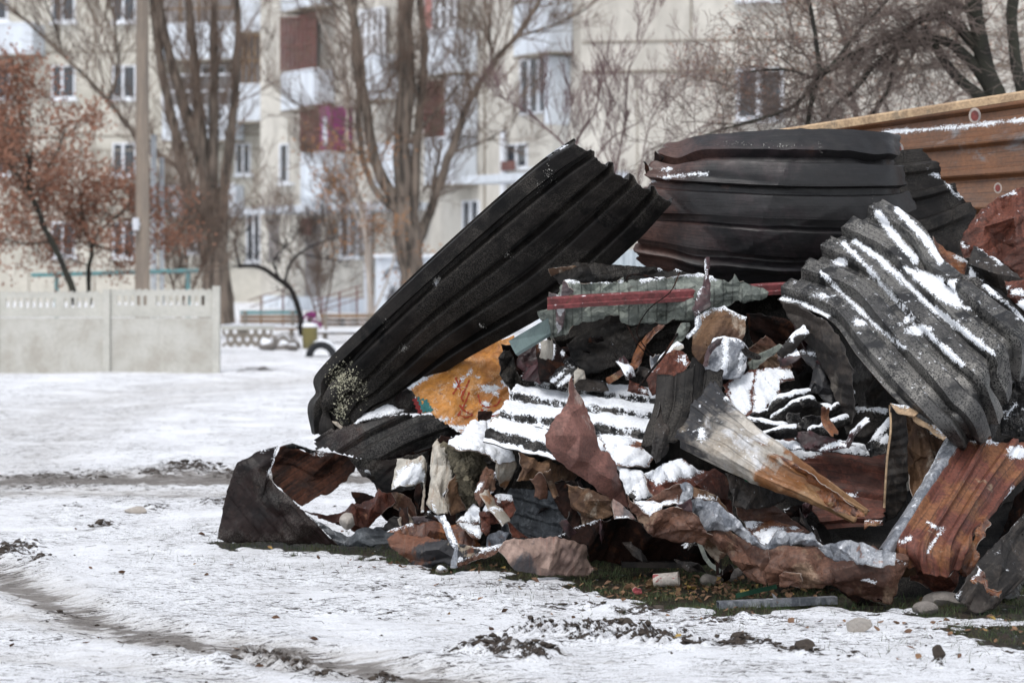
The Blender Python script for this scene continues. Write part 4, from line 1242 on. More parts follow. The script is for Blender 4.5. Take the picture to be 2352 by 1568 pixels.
for k in range(21):
    a = math.radians(28 + 90 * k / 20)
    for j, z in enumerate(np.linspace(-wd, wd, 7)):
        th = .035 * math.sin(math.pi * k / 20) ** .5 * math.sin(math.pi * j / 6) ** .5
        vs.append(c + Vector(((R - .004 + th) * math.cos(a), z, (R - .004 + th) * math.sin(a))))
for k in range(20):
    for j in range(6): fs.append((k * 7 + j, k * 7 + j + 1, (k + 1) * 7 + j + 1, (k + 1) * 7 + j))
mobj('snow_cap', vs, fs, SNOW, ty)

# broken lattice block lying against a rubble mound
r = root('lattice_block', (W(580, 800, 44).x, 44, 0), 'broken concrete lattice screen half buried beside the fence end', 'lattice screen')
mb = MB(); d = 44.0
mb_o = []
for row in range(3):
    for k in range(7):
        x = 520 + k * 19 + (9 if row % 2 else 0); y = 762 + row * 17
        if x > 625: continue
        p = W(x, y, d); s_ = 9.3 * d / FP
        n = 10
        vs = []
        for yy in (d, d + .1):
            for rr_ in (s_ * .62, s_ * 1.12):
                vs += [(p.x + rr_ * math.cos(a), yy, p.z + rr_ * math.sin(a)) for a in np.linspace(0, 2 * math.pi, n, endpoint=False)]
        fs = []
        for i in range(n):
            j = (i + 1) % n
            fs += [(i, j, n + j, n + i), (n + i, n + j, 3 * n + j, 3 * n + i), (2 * n + i, 3 * n + i, 3 * n + j, 2 * n + j), (i, 2 * n + i, 2 * n + j, j)]
        mb.add([(v[0], v[1] + .0025 * ((row * 7 + k) % 3), v[2]) for v in vs], fs)
mb.obj('lattice', MB_SEAM, r)
mb = MB(); a, b2 = W(508, 748, d), W(628, 757, d)
mb.box(a.x, b2.x, d - .02, d + .12, b2.z, a.z); mb.obj('top_rail', CONC, r)
mb = MB(); mb.box(a.x, b2.x, d - .03, d + .13, a.z + .002, a.z + .02); mb.obj('snow_cap', SNOW, r)

def rock(name, label, cat, x, y, d, sx, sy, sz, mat, seed, snowy=False, group=None, z=None):
    p = W(x, y, d)
    zz = (gz(p.x, d) if z is None else z)
    rg = np.random.RandomState(seed)
    bm = bmesh.new(); bmesh.ops.create_icosphere(bm, subdivisions=3, radius=1)
    V = np.array([v.co[:] for v in bm.verts]); F = [tuple(v.index for v in f.verts) for f in bm.faces]; bm.free()
    for _ in range(9):       # cut facets
        n = rg.normal(size=3); n /= np.linalg.norm(n); o = rg.uniform(.55, .85)
        k = V @ n - o
        V = V - np.outer(np.clip(k, 0, None), n)
    V = V + .06 * fbm(V * 3 + seed, 3)[:, None]
    V = V * [sx, sy, sz] + [p.x, d, zz + sz * .55]
    o = mobj(name, V, F, mat, smooth=True, sharp=30)
    tag(o, label, cat, group)
    if snowy: add_snow(o, V, F, None, .55, .012, seed)
    return o
for i, (x, y, s) in enumerate([(640, 775, .22), (662, 800, .28), (650, 812, .16), (610, 815, .2), (672, 780, .14)]):
    rock('rubble_block', ['snow-capped concrete lump high on the rubble mound', 'largest snowy concrete lump right of the lattice screen', 'small snowy lump at the foot of the rubble mound', 'flat lump in front of the lattice screen', 'smallest lump on the right of the rubble mound'][i], 'concrete lump',
         x, y, 43.5 - i * .4, s, s, s * .7, M['stone'], 100 + i, True)
# ramp handrails
r = root('handrail', (W(720, 690, 57).x, 57, 0), 'dark thin ramp handrail sloping up to the entrance', 'handrail')
for (x0, y0, x1, y1) in ((570, 690, 680, 655), (575, 705, 690, 668), (720, 690, 830, 655), (720, 705, 835, 668), (725, 718, 835, 682)):
    mb = MB(); bar(mb, P3(x0, y0, 57), P3(x1, y1, 57), .014, 5); mb.obj('rail', MB_DKRED, r)
for x, y in ((600, 680), (650, 664), (740, 684), (780, 670), (820, 658)):
    mb = MB(); p = P3(x, y, 57); bar(mb, Vector((p.x, 57, 0)), p, .022, 5); mb.obj('post', MB_DKRED, r)
# ------------------------------------------------------------------ the scrap heap
SM, SS, SP = 'metal sheet', 'metal scrap', 'metal panel'
# --- large sheets
sheet('profiled_sheet', 'long soot-black profiled sheet leaning up to the right from the left end of the heap', SM, [
    [(737, 990, 13.5), (752, 992, 13.4), (770, 990, 13.42), (785, 985, 13.5), (800, 980, 13.6)],
    [(726, 915, 13.5), (748, 925, 13.36), (778, 938, 13.4), (812, 942, 13.5), (850, 945, 13.6)],
    [(755, 838, 13.5), (795, 858, 13.42), (840, 878, 13.5), (890, 890, 13.6), (937, 893, 13.7)],
    [(909, 670, 13.3), (945, 705, 13.3), (985, 745, 13.4), (1025, 785, 13.5), (1064, 814, 13.6)],
    [(1094, 497, 13.1), (1135, 540, 13.1), (1185, 595, 13.2), (1240, 650, 13.3), (1290, 692, 13.4)],
    [(1240, 371, 12.95), (1290, 410, 12.95), (1345, 455, 13.05), (1400, 510, 13.15), (1455, 557, 13.25)],
    [(1319, 317, 12.85), (1372, 352, 12.85), (1425, 387, 12.9), (1487, 420, 13.0), (1546, 456, 13.1)]],
    'char', ribs=5, rh=.060, prof=(.13, .19, .84, .90), amp=.0015, res=.014, per=22, seed=1, edge=.010, dents=[(.35, .12, .12, .07), (.1, .2, .1, .05), (.7, .08, .12, -.05)],
    snow=[('l', 2.2, [(1302, 333), (1272, 346), (1250, 362)]), ('e', 1001, 644, 4, 7), ('e', 1124, 603, 5, 4)])
# pale burnt plaster flecks stuck on its lower bend
rr = np.random.RandomState(5)
lean = bpy.data.objects['profiled_sheet']
def on_obj(o, x, y, d0):
    d = W(x, y, 10) - Vector((0, 0, CH))
    hit, loc, *_ = o.ray_cast(Vector((0, 0, CH)) - o.location, d.normalized())
    return (loc + o.location).y if hit else None
vs, fs = [], []
for k in range(900):
    if k < 430: x, y = rr.normal(785, 16), rr.normal(865, 17)
    elif k < 740: x, y = rr.normal(783, 9), rr.normal(935, 20)
    else: x, y = rr.normal(822, 14), rr.normal(893, 14)
    if x < 742 or y > 975: continue
    dd = on_obj(lean, x, y, 13)
    if dd is None: continue
    c = W(x, y, dd - .003); s_ = rr.uniform(.0015, .0045)
    for j in range(4): vs.append(c + Vector(rr.normal(size=3) * s_))
    k0 = len(vs) - 4; fs += [(k0, k0 + 1, k0 + 2), (k0, k0 + 2, k0 + 3), (k0, k0 + 3, k0 + 1)]
tag(mobj('plaster_crumbs', vs, fs, plain('pale_crumbs', (.50, .48, .36), bump=0), smooth=False), 'pale plaster crumbs spattered on the lower bend of the black leaning sheet', 'debris', kind='stuff')

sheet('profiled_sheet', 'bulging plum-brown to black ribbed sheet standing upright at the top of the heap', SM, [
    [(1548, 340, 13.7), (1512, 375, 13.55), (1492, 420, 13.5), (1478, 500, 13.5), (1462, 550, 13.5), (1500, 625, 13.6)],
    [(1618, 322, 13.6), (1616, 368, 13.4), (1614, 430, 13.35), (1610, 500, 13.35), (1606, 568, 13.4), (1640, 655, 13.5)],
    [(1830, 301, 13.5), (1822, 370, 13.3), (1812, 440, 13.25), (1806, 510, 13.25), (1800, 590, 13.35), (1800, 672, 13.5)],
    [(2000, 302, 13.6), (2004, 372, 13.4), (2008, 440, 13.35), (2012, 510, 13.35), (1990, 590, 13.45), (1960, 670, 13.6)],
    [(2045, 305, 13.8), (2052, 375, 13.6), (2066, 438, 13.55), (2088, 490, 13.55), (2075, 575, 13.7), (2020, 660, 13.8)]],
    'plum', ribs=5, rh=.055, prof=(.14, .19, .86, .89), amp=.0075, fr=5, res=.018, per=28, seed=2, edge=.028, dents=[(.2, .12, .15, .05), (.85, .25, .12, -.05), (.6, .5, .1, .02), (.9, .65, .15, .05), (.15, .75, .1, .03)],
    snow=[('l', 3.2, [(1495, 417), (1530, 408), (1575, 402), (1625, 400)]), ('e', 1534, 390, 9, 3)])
fold('steel_scrap', 'small torn rusty spikes at the upper left corner of the plum-brown sheet', SS, pp(13.55, (1478, 368), (1484, 372), (1492, 392), (1500, 400), (1505, 345), (1526, 362), (1512, 385), (1500, 415), (1486, 405)), 'rustdk', amp=.002, res=.02)
sheet('profiled_sheet', 'jet black ribbed sheet behind the right edge of the plum-brown sheet', SM, [
    [(2010, 350, 14.1), (2000, 430, 14.0), (1995, 520, 13.9), (2000, 660, 13.8)],
    [(2070, 345, 14.0), (2080, 430, 13.95), (2100, 520, 13.85), (2130, 660, 13.8)],
    [(2119, 341, 14.1), (2170, 415, 14.1), (2226, 475, 14.1), (2270, 600, 14.0)]],
    'char', ribs=4, rh=.04, amp=.006, seed=3, edge=.02, res=.02, snow=[('l', 3, [(2130, 396), (2158, 406)]), ('l', 2.5, [(2172, 420), (2188, 440)]), ('l', 3, [(2196, 446), (2212, 453)])])
B4 = sheet('profiled_sheet', 'long orange-brown ribbed sheet with a pale top edge rising to the right behind the heap', SM, [
    [(1548, 338, 15.4), (1560, 390, 15.35), (1575, 450, 15.3), (1590, 520, 15.2)],
    [(1850, 292, 15.1), (1855, 370, 15.05), (1860, 450, 15.0), (1870, 530, 14.9)],
    [(2352, 213, 14.6), (2352, 322, 14.55), (2352, 425, 14.5), (2352, 540, 14.4)],
    [(2600, 172, 14.35), (2600, 290, 14.3), (2600, 400, 14.25), (2600, 540, 14.2)]],
    'backor', ribs=4, rh=.045, prof=(.60, .66, .86, .92), amp=.002, res=.035, per=26, seed=4, edge=.004, phase=.52,
    snow=[('l', 4.0, [(2020, 306), (2180, 294), (2352, 276), (2600, 248)])])
for q in (([(1548, 338, 15.38), (1850, 292, 15.08), (2352, 213, 14.58), (2600, 172, 14.33)], 9),):
    mb = MB(); pts = [W(*p) for p in q[0]]
    vs = []
    for p in pts:
        for (oy, oz) in ((-.04, 0), (-.04, -.042), (.03, -.042), (.03, .012), (-.02, .012)): vs.append(p + Vector((0, oy, oz)))
    fs = [(i * 5 + k, i * 5 + (k + 1) % 5, i * 5 + 5 + (k + 1) % 5, i * 5 + 5 + k) for i in range(3) for k in range(5)]
    mobj('top_flange', vs, fs, M['wood'], B4, smooth=False)
for (x, y, a, b_, d) in ((2239, 266, 9, 12, 14.60), (2062, 345, 9, 12, 14.78), (1938, 322, 7, 9, 14.9), (2300, 500, 8, 11, 14.45), (2292, 432, 6, 8, 14.5)):
    for (k, mm, dd) in ((1.55, 'ovalpale', -.062), (1.0, 'ovalred', -.066)):
        c = W(x, y, d + dd); n = 18
        vs = [c] + [c + Vector((a * k * d / FP * math.cos(t_), -.0, b_ * k * d / FP * math.sin(t_))) for t_ in np.linspace(0, 2 * math.pi, n, endpoint=False)]
        mobj('burn_mark', vs, [(0, 1 + i, 1 + (i + 1) % n) for i in range(n)], M[mm], B4, smooth=False)

big = sheet('profiled_sheet', 'blistered grey ribbed sheet streaked with snow, arching down at the right of the heap', SM, [
    [(1787, 688, 12.75), (1845, 636, 12.85), (1903, 570, 12.95), (1965, 515, 13.0), (2045, 468, 13.1)],
    [(1905, 735, 12.45), (1960, 680, 12.55), (2015, 628, 12.65), (2070, 575, 12.75), (2122, 520, 12.85)],
    [(1972, 820, 12.1), (2035, 765, 12.2), (2095, 712, 12.3), (2145, 665, 12.4), (2195, 622, 12.55)],
    [(2065, 925, 11.8), (2130, 872, 11.85), (2190, 815, 11.95), (2245, 760, 12.05), (2300, 705, 12.2)],
    [(2150, 985, 11.75), (2205, 945, 11.7), (2260, 880, 11.8), (2300, 815, 11.9), (2352, 745, 12.05)],
    [(2190, 1010, 11.95), (2240, 1005, 11.85), (2275, 960, 11.9), (2300, 900, 12.0), (2345, 830, 12.15)]],
    'speck', ribs=5, rh=.055, prof=(.18, .27, .78, .87), amp=.003, fr=4, res=.014, per=24, seed=5, edge=.012, dents=[(.25, .75, .12, .06), (.6, .85, .12, .07), (.9, .3, .12, .06), (.72, .3, .10, .04)],
    h=.010, snow=[('l', 5, [(1938, 560), (1990, 612), (2050, 680), (2110, 745), (2160, 792), (2210, 838)]),
          ('l', 7, [(1966, 556), (2020, 596), (2070, 640), (2133, 700)]), ('l', 6, [(2133, 700), (2180, 735), (2230, 775), (2280, 812)]),
          ('l', 4, [(1888, 628), (1940, 680), (2000, 738), (2040, 772), (2078, 800)]),
          ('l', 9, [(2018, 492), (2045, 530), (2078, 570), (2102, 598)]), ('l', 8, [(2062, 482), (2095, 518), (2130, 556), (2160, 600)]),
          [(2071, 617), (2115, 622), (2170, 640), (2200, 672), (2215, 705), (2233, 712), (2195, 710), (2155, 685), (2115, 655)],
          ('e', 1932, 603, 16, 9), ('e', 1895, 680, 24, 6), ('e', 2110, 758, 24, 12), ('l', 4, [(1792, 686), (1840, 695), (1900, 728)]), ('e', 1976, 742, 16, 8), ('e', 2085, 735, 10, 8)])
fold('folded_flap', None, None, pp(11.95, (2150, 985), (2200, 1012), (2250, 1020), (2290, 1002, .05), (2300, 930, .1), (2310, 860, .1), (2300, 800), (2255, 860), (2210, 920)), 'ash', nf=14, fa=.06, parent=big, seed=6)
fold('folded_flap', None, None, pp(12.5, (1789, 690), (1836, 700), (1900, 735, -.1), (1938, 790, -.2), (1962, 850, -.3), (1960, 930, -.3), (1952, 975, -.3), (1935, 950, -.2), (1905, 880, -.1), (1860, 800), (1815, 735)), 'plate', nf=8, fa=.04, parent=big, seed=7)
fold('profiled_scrap', 'dark lined overlapping flap with a snowy left hollow at the right frame edge', SS, pp(12.3, (2171, 645, .1), (2210, 636, .1), (2256, 650, .05), (2290, 672), (2347, 722), (2420, 770), (2420, 800), (2352, 748), (2300, 742), (2230, 715), (2200, 690)), 'ash', nf=12, fa=.05, seed=8, ang=35,
     snow=[[(2168, 640), (2200, 640), (2212, 665), (2232, 712), (2205, 700)], ('l', 5, [(2262, 656), (2300, 690), (2345, 722)]), ('l', 6, [(2300, 716), (2330, 728), (2352, 736)])])
fold('metal_scrap', 'thin maroon-edged flap hanging below the left corner of the blistered sheet', SS, pp(12.55, (1800, 700), (1850, 730), (1890, 775, -.1), (1925, 835, -.2), (1950, 890, -.2), (1948, 975, -.2), (1930, 940, -.1), (1905, 890), (1865, 830), (1830, 765)), 'maroon', ins=pp(12.62, (1880, 810), (1915, 880)), nf=5, fa=.05, seed=9)

# --- right side behind
fold('crumpled_sheet', 'tall crumpled red-brown rusted sheet at the upper right frame edge', SM, pp(13.0, (2290, 454), (2334, 437), (2400, 420), (2440, 600), (2400, 670), (2352, 645), (2300, 602), (2240, 592), (2212, 592), (2206, 550), (2223, 524), (2262, 478)), 'rust',
     ins=pp(12.9, (2262, 520), (2258, 580), (2305, 480, .15), (2300, 560, .25), (2330, 500, -.05), (2335, 570), (2380, 500)), nf=16, fa=.05, seed=10, ang=60, snow=[('l', 2.5, [(2208, 560), (2222, 566)]), ('l', 3, [(2300, 450), (2330, 444)])])
fold('crumpled_sheet', 'orange-brown rust wedge between the black sheet and the crumpled red-brown one', SM, pp(13.1, (2140, 548), (2180, 575), (2225, 604), (2215, 634), (2190, 655), (2160, 620)), 'rustor', nf=4, fa=.04, seed=11, snow=[('l', 3, [(2195, 590), (2225, 602)])])
fold('metal_plate', 'grey-brown bent plate leaning below the crumpled red-brown sheet', SP, pp(12.7, (2238, 566, .1), (2292, 598), (2352, 640), (2420, 700), (2420, 790), (2352, 720), (2300, 665), (2274, 650), (2215, 637), (2222, 605)), 'plate', ins=pp(12.6, (2290, 630)), nf=4, fa=.03, seed=12, snow=[('l', 3.5, [(2254, 572), (2290, 596), (2300, 606)]), [(2222, 640), (2230, 612), (2250, 640), (2274, 652), (2250, 655)]])
fold('metal_scrap', 'short red rust scrap dusted with snow at the right edge above the blistered sheet', SS, pp(12.35, (2308, 645), (2352, 643), (2420, 650), (2420, 740), (2352, 712), (2318, 680)), 'rust', nf=6, fa=.04, seed=13, snow=[('e', 2335, 672, 14, 7), ('e', 2350, 700, 10, 8), ('e', 2312, 661, 6, 3)])

# --- under the plum sheet
fold('metal_sheet', 'flat black strip with a pale torn left tip below the gap in the heap', SM, pp(13.0, (1262, 616), (1317, 612), (1486, 614), (1582, 624), (1660, 640), (1700, 670), (1500, 668), (1290, 660), (1266, 634)), 'char', ins=pp(12.95, (1330, 630), (1450, 640), (1560, 645)), nf=4, fa=.03, seed=14, snow=[('l', 3.5, [(1515, 616), (1540, 614), (1562, 619)])])
fold('metal_offcut', 'pale brown torn metal tip on the left of the flat black strip', SS, pp(12.93, (1259, 616), (1317, 611), (1325, 614), (1290, 626), (1266, 636)), 'tan', amp=.002, seed=15)
fold('crumpled_sheet', 'crumpled grey-green panel hanging above and below the red beam', SP, pp(12.85,
     (1260, 785), (1275, 783), (1300, 768), (1318, 748), (1347, 737), (1385, 730), (1422, 728), (1429, 741), (1465, 744), (1500, 743), (1528, 744), (1575, 738), (1584, 736), (1630, 720), (1700, 690), (1760, 672), (1740, 665), (1699, 649), (1685, 633), (1675, 648), (1652, 637), (1640, 640), (1621, 630), (1575, 630), (1530, 637), (1495, 639), (1436, 648), (1432, 636), (1415, 645), (1382, 649), (1331, 648), (1293, 644), (1282, 682), (1260, 672), (1260, 712)),
     'green', ins=pp(12.85, (1320, 670, -.05), (1355, 680, .04), (1385, 662, -.05), (1418, 690, .06), (1440, 680, -.04), (1480, 660, .03), (1500, 690, -.05), (1545, 655, .05), (1560, 690, -.04), (1600, 660, .04), (1640, 665, -.03), (1300, 740, .04), (1340, 720, -.04), (1400, 715, .03), (1460, 720, -.05), (1510, 715, .03)),
     nf=60, fa=.05, seed=16, amp=.010, sm=1, ang=0, tilt=(0, .1), snow=[('l', 5, [(1475, 645), (1510, 636), (1560, 632), (1615, 629)]), ('e', 1644, 637, 12, 7), ('l', 2.5, [(1300, 645), (1400, 648)]), ('l', 3, [(1425, 648), (1434, 638)])])
fold('metal_scrap', 'dark purple folded corner at the left end of the red beam', SS, pp(12.78, (1261, 672), (1285, 680), (1293, 646), (1308, 655), (1318, 668), (1300, 690), (1295, 740), (1280, 770), (1268, 740), (1262, 715)), 'mauve', nf=5, fa=.03, seed=17)
# red C beam
a, b_ = Vector(W(1257, 688, 12.55)), Vector(W(1812, 653, 12.95))
Hh = .052
ax = (b_ - a).normalized()
up = Vector((0, -.25, 1)).normalized()
bk = Vector((0, 1, .25)).normalized()
prof = [(0, 0), (0, -Hh * .55), (-.012, -Hh * .62), (-.012, -Hh), (.03, -Hh), (.03, -Hh + .003), (-.009, -Hh + .003), (-.009, -Hh * .64), (.003, -Hh * .55), (.003, -.003), (.05, -.003), (.05, 0)]
vs = []
N_ = 30
for i in range(N_ + 1):
    t_ = i / N_
    p = a.lerp(b_, t_) + Vector((0, 0, .002 * math.sin(t_ * 9)))
    vs += [p + bk * (q[0]) + up * q[1] for q in prof]
n = len(prof)
fs = [(i * n + k, i * n + (k + 1) % n, i * n + n + (k + 1) % n, i * n + n + k) for i in range(N_) for k in range(n)]
fs += [tuple(range(n)), tuple(N_ * n + k for k in reversed(range(n)))]
tag(mobj('steel_beam', vs, fs, M['red'], smooth=False), 'long straight faded red beam lying across the grey-green panel', 'steel beam')
# teal strip
a, b2, c2, d2 = W(1168, 783, 12.55), W(1262, 728, 12.8), W(1264, 764, 12.8), W(1184, 813, 12.55)
off = Vector((.012, .05, -.012))
vs = [a, b2, c2, d2] + [v + off for v in (a, b2, c2, d2)]
tag(mobj('metal_strip', vs, [(0, 1, 2, 3), (7, 6, 5, 4), (0, 4, 5, 1), (1, 5, 6, 2), (2, 6, 7, 3), (3, 7, 4, 0)], M['teal'], smooth=False), 'smooth teal-grey flat strip between the ochre panel and the grey-green panel', 'metal strip')
fold('metal_scrap', 'tall black charred slab under the grey-green panel', SS, pp(13.0, (1300, 792), (1347, 762), (1400, 745), (1464, 738), (1514, 744), (1500, 765), (1462, 790), (1455, 822), (1378, 853), (1340, 862), (1321, 834)), 'char', nf=8, fa=.04, seed=18, ang=-20, snow=[])
fold('metal_strip', 'narrow twisting rusty strip below the grey-green panel', SS, pp(12.8, (1392, 868), (1450, 832), (1470, 785), (1510, 745), (1525, 748), (1484, 790), (1468, 845), (1430, 862), (1396, 884)), 'rustor', ins=pp(12.77, (1458, 838), (1478, 788)), seed=19)
fold('metal_plate', 'dark grey buckled plate just behind the snowy ribbed sheet', SP, pp(12.9, (1285, 888), (1331, 864), (1360, 870), (1387, 872), (1400, 897), (1350, 900)), 'plate', nf=5, fa=.05, seed=20)
fold('crumpled_scrap', 'bright red-brown rust scrap standing behind the black folded sheet', SS, pp(12.5, (1484, 870), (1510, 838), (1537, 813), (1548, 805), (1570, 806), (1585, 830), (1572, 860), (1556, 885), (1498, 910)), 'rust', ins=pp(12.42, (1530, 855), (1554, 838, .08), (1550, 870)), nf=4, fa=.03, seed=21, snow=[('l', 2.5, [(1555, 828), (1570, 824), (1574, 836)]), ('e', 1570, 818, 6, 3)])
fold('crumpled_scrap', 'small red-brown rust flap left of the bright rust scrap', SS, pp(12.55, (1446, 875), (1488, 893), (1490, 907), (1465, 905), (1440, 897)), 'rust', ins=pp(12.5, (1465, 893)), seed=22, snow=[('e', 1481, 897, 8, 4)])
for (pts, rad, lb) in (([(1440, 648, 12.7), (1442, 635, 12.65), (1465, 630, 12.6), (1510, 640, 12.7)], .004, 'thin looped wire on top of the grey-green panel'),
                  ([(1562, 623, 12.5), (1540, 670, 12.48), (1495, 705, 12.45), (1470, 740, 12.5), (1463, 765, 12.55), (1480, 795, 12.6), (1508, 825, 12.7)], .003, 'long thin curved wire dangling over the red beam'),
                  ([(1468, 888, 12.4), (1495, 852, 12.42), (1525, 815, 12.45), (1556, 766, 12.5)], .006, 'straight dark rod leaning among the rust scraps'),
                  ([(1440, 745, 12.6), (1465, 790, 12.6), (1508, 835, 12.7)], .003, 'straight thin wire crossing the dangling curved one')):
    mb = MB(); C = catmull(np.array([W(*p)[:] for p in pts]), np.linspace(0, len(pts) - 1, 24)); mb.tube([Vector(c) for c in C], rad, 6)
    tag(mb.obj('wire', M['rustdk'], smooth=True), lb, 'wire')

# --- scrap in the middle
fold('curved_sheet', 'cream and brown curved panel with a snowy arched rim in the middle of the heap', SP, pp(12.75, (1586, 799), (1590, 770), (1596, 745), (1618, 718), (1636, 705), (1664, 705), (1680, 716), (1714, 729), (1712, 762), (1700, 800), (1650, 838), (1600, 838)), 'tan', ins=pp(12.68, (1640, 750), (1675, 760), (1625, 800)), nf=3, fa=.02, sm=5, seed=23, snow=[('l', 4, [(1594, 748), (1618, 720), (1636, 708), (1665, 707), (1690, 722), (1714, 731)])], h=.015)
fold('curved_sheet', 'greyed mauve curved panel with a vertical snow stripe', SP, pp(12.55, (1615, 846), (1619, 818), (1628, 797), (1640, 780), (1665, 772), (1700, 780), (1718, 800), (1716, 844), (1700, 868), (1660, 872), (1628, 878)), 'silver', ins=pp(12.45, (1650, 810), (1685, 810, .02), (1650, 850)), nf=2, fa=.02, sm=5, seed=24, snow=[('l', 7, [(1668, 778), (1666, 820), (1662, 860)]), ('l', 4, [(1704, 815), (1698, 845)]), ('l', 4, [(1636, 784), (1665, 774), (1700, 782)])], h=.015)
fold('panel_rim', 'dull mauve strip curving over the snow-striped panel', SS, pp(12.5, (1614, 850), (1618, 815), (1628, 796), (1645, 780), (1660, 776), (1655, 790), (1638, 805), (1630, 825), (1624, 850)), 'mauve', seed=25)
fold('torn_strip', 'upright torn maroon strip with white edges crossing the red beam', SS, pp(12.35, (1620, 594), (1630, 590), (1629, 615), (1627, 640), (1633, 655), (1633, 705), (1610, 716), (1598, 730), (1591, 712), (1598, 686), (1612, 656), (1619, 630), (1615, 605)), 'maroon', ins=pp(12.3, (1618, 670), (1610, 695, .06)), seed=26, sm=3, snow=[('l', 2.5, [(1618, 600), (1622, 640)]), ('l', 2.5, [(1612, 660), (1600, 686)]), ('e', 1606, 717, 5, 4)])
fold('torn_strip', 'white-edged twisted strip left of the cream curved panel', SS, pp(12.5, (1597, 725), (1607, 722), (1612, 745), (1600, 762), (1580, 780), (1574, 772), (1594, 752)), 'silver', seed=27, snow=[('l', 3, [(1602, 730), (1600, 755), (1580, 772)])])
fold('metal_scrap', 'pale teal bent scrap left of the cream curved panel', SS, pp(12.7, (1562, 742), (1584, 740), (1580, 768), (1556, 796), (1540, 800), (1548, 775)), 'green', nf=2, fa=.02, seed=28)
fold('crumpled_sheet', 'brown crumpled sheet in shadow right of the cream curved panel', SM, pp(12.95, (1715, 718), (1770, 724), (1824, 743), (1860, 790), (1850, 850), (1800, 842), (1740, 820), (1722, 770)), 'rustdk', nf=9, fa=.06, seed=29)
fold('metal_scrap', 'brown-red folded scrap behind the snow-covered rust panel', SS, pp(12.8, (1718, 800), (1760, 770), (1800, 810), (1822, 842), (1770, 860), (1722, 868)), 'brown', nf=6, fa=.05, seed=30)
fold('metal_scrap', 'pale green slanting sliver above the snow-covered rust panel', SS, pp(12.7, (1716, 835), (1745, 812), (1790, 790), (1800, 796), (1760, 825), (1735, 850), (1722, 848)), 'green', seed=31)
fold('snowy_sheet', 'tilted rust panel almost covered by snow, one bare vertical streak', SP, pp(12.55, (1659, 888), (1677, 867, .05), (1735, 850, .1), (1797, 842, .15), (1818, 851, .12), (1824, 872, .05), (1792, 879), (1790, 912, -.05), (1745, 950, -.2), (1701, 958, -.2), (1680, 930, -.12)), 'rust', nf=3, fa=.01, amp=.002, seed=32,
     snow=[[(1672, 888), (1690, 868), (1730, 854), (1722, 900), (1722, 945), (1700, 958), (1680, 925)], [(1737, 854), (1790, 845), (1822, 852), (1822, 866), (1790, 878), (1788, 912), (1745, 950), (1733, 950), (1733, 900)]], h=.012)

# white-silver crumpled piece right of it
fold('crumpled_scrap', 'shiny black and silver crumpled scrap hanging under the blistered sheet', SS, pp(12.5, (1834, 805), (1860, 790), (1895, 815), (1915, 860), (1935, 905), (1920, 950), (1880, 905), (1858, 905), (1860, 880), (1870, 850), (1850, 830)), 'heat', ins=pp(12.42, (1880, 850), (1890, 890)), nf=6, fa=.04, seed=33, ang=70, snow=[('l', 2.5, [(1837, 808), (1895, 818)])])
# tangle of black snowy strips
for i, (pts, wd, lb) in enumerate((
    ([(1700, 955, 12.4), (1755, 945, 12.35), (1800, 915, 12.35), (1862, 900, 12.4)], .05, 'uppermost black snowy strip of the tangle under the blistered sheet'),
    ([(1770, 965, 12.3), (1820, 930, 12.25), (1870, 920, 12.3), (1925, 950, 12.35)], .05, 'arched black snowy strip in the middle of the tangle'),
    ([(1715, 965, 12.15), (1770, 975, 12.1), (1815, 985, 12.1), (1830, 1010, 12.05)], .045, 'low curling black snowy strip of the tangle'),
    ([(1855, 990, 12.1), (1900, 975, 12.1), (1950, 960, 12.2)], .035, 'thin right-hand black snowy strip of the tangle'),
    ([(1730, 1010, 12.0), (1780, 990, 11.95), (1830, 985, 12.0)], .05, 'black snowy strip above the white and rusty ribbed sheet'),
    ([(1885, 960, 12.3), (1925, 930, 12.3), (1965, 905, 12.35)], .06, 'dark snowy slanting strip just under the blistered sheet edge'))):
    r0 = [(p[0], p[1] - wd * FP / p[2] * .25, p[2] + wd * .8) for p in pts]
    r1 = [(p[0], p[1], p[2]) for p in pts]
    r2 = [(p[0] + 4, p[1] + wd * FP / p[2] * .85, p[2] + .02) for p in pts]
    sheet('bent_strip', lb, 'metal strip', [list(q) for q in zip(r0, r1, r2)], 'ash', amp=.008, fr=9, res=.01, seed=40 + i, auto=.42, h=.016, edge=.004)
fold('bent_scrap', 'small curled grey scrap in the middle of the snowy tangle', SS, pp(12.15, (1802, 975), (1812, 950), (1838, 948), (1842, 965), (1860, 950), (1885, 955), (1908, 972), (1900, 992), (1870, 995), (1830, 985)), 'ash', nf=7, fa=.05, seed=47, auto=.7)
fold('bent_scrap', 'maroon and grey boat-shaped scrap below the snowy tangle', SS, pp(12.0, (1824, 988), (1860, 993), (1920, 1010), (1965, 1025), (1900, 1035), (1850, 1034), (1830, 1012)), 'maroon', ins=pp(11.93, (1880, 1012)), seed=48, snow=[('l', 4, [(1884, 1032), (1925, 1020), (1965, 1030)])])
fold('snow_heap_scrap', 'flat scrap fully covered by snow above the red ribbed sheet', SS, pp(12.1, (1770, 1015), (1830, 1020), (1880, 1022), (1930, 1012), (1985, 1020), (2000, 1046), (1900, 1040, -.1), (1780, 1030, -.1)), 'ash', nf=3, fa=.02, seed=49, snow=[[(1768, 1012), (1880, 1018), (1930, 1010), (1990, 1018), (2000, 1048), (1880, 1036), (1790, 1034)]], h=.03)
fold('black_plate', 'black plate with a snowy ledge left of the tan-edged strip', SP, pp(12.3, (1953, 945), (1962, 932), (2040, 938), (2042, 948), (2030, 985), (1985, 1005), (1945, 1000), (1940, 975)), 'char', nf=4, fa=.03, seed=50, snow=[[(1954, 946), (1964, 931), (2040, 937), (2034, 948)]])
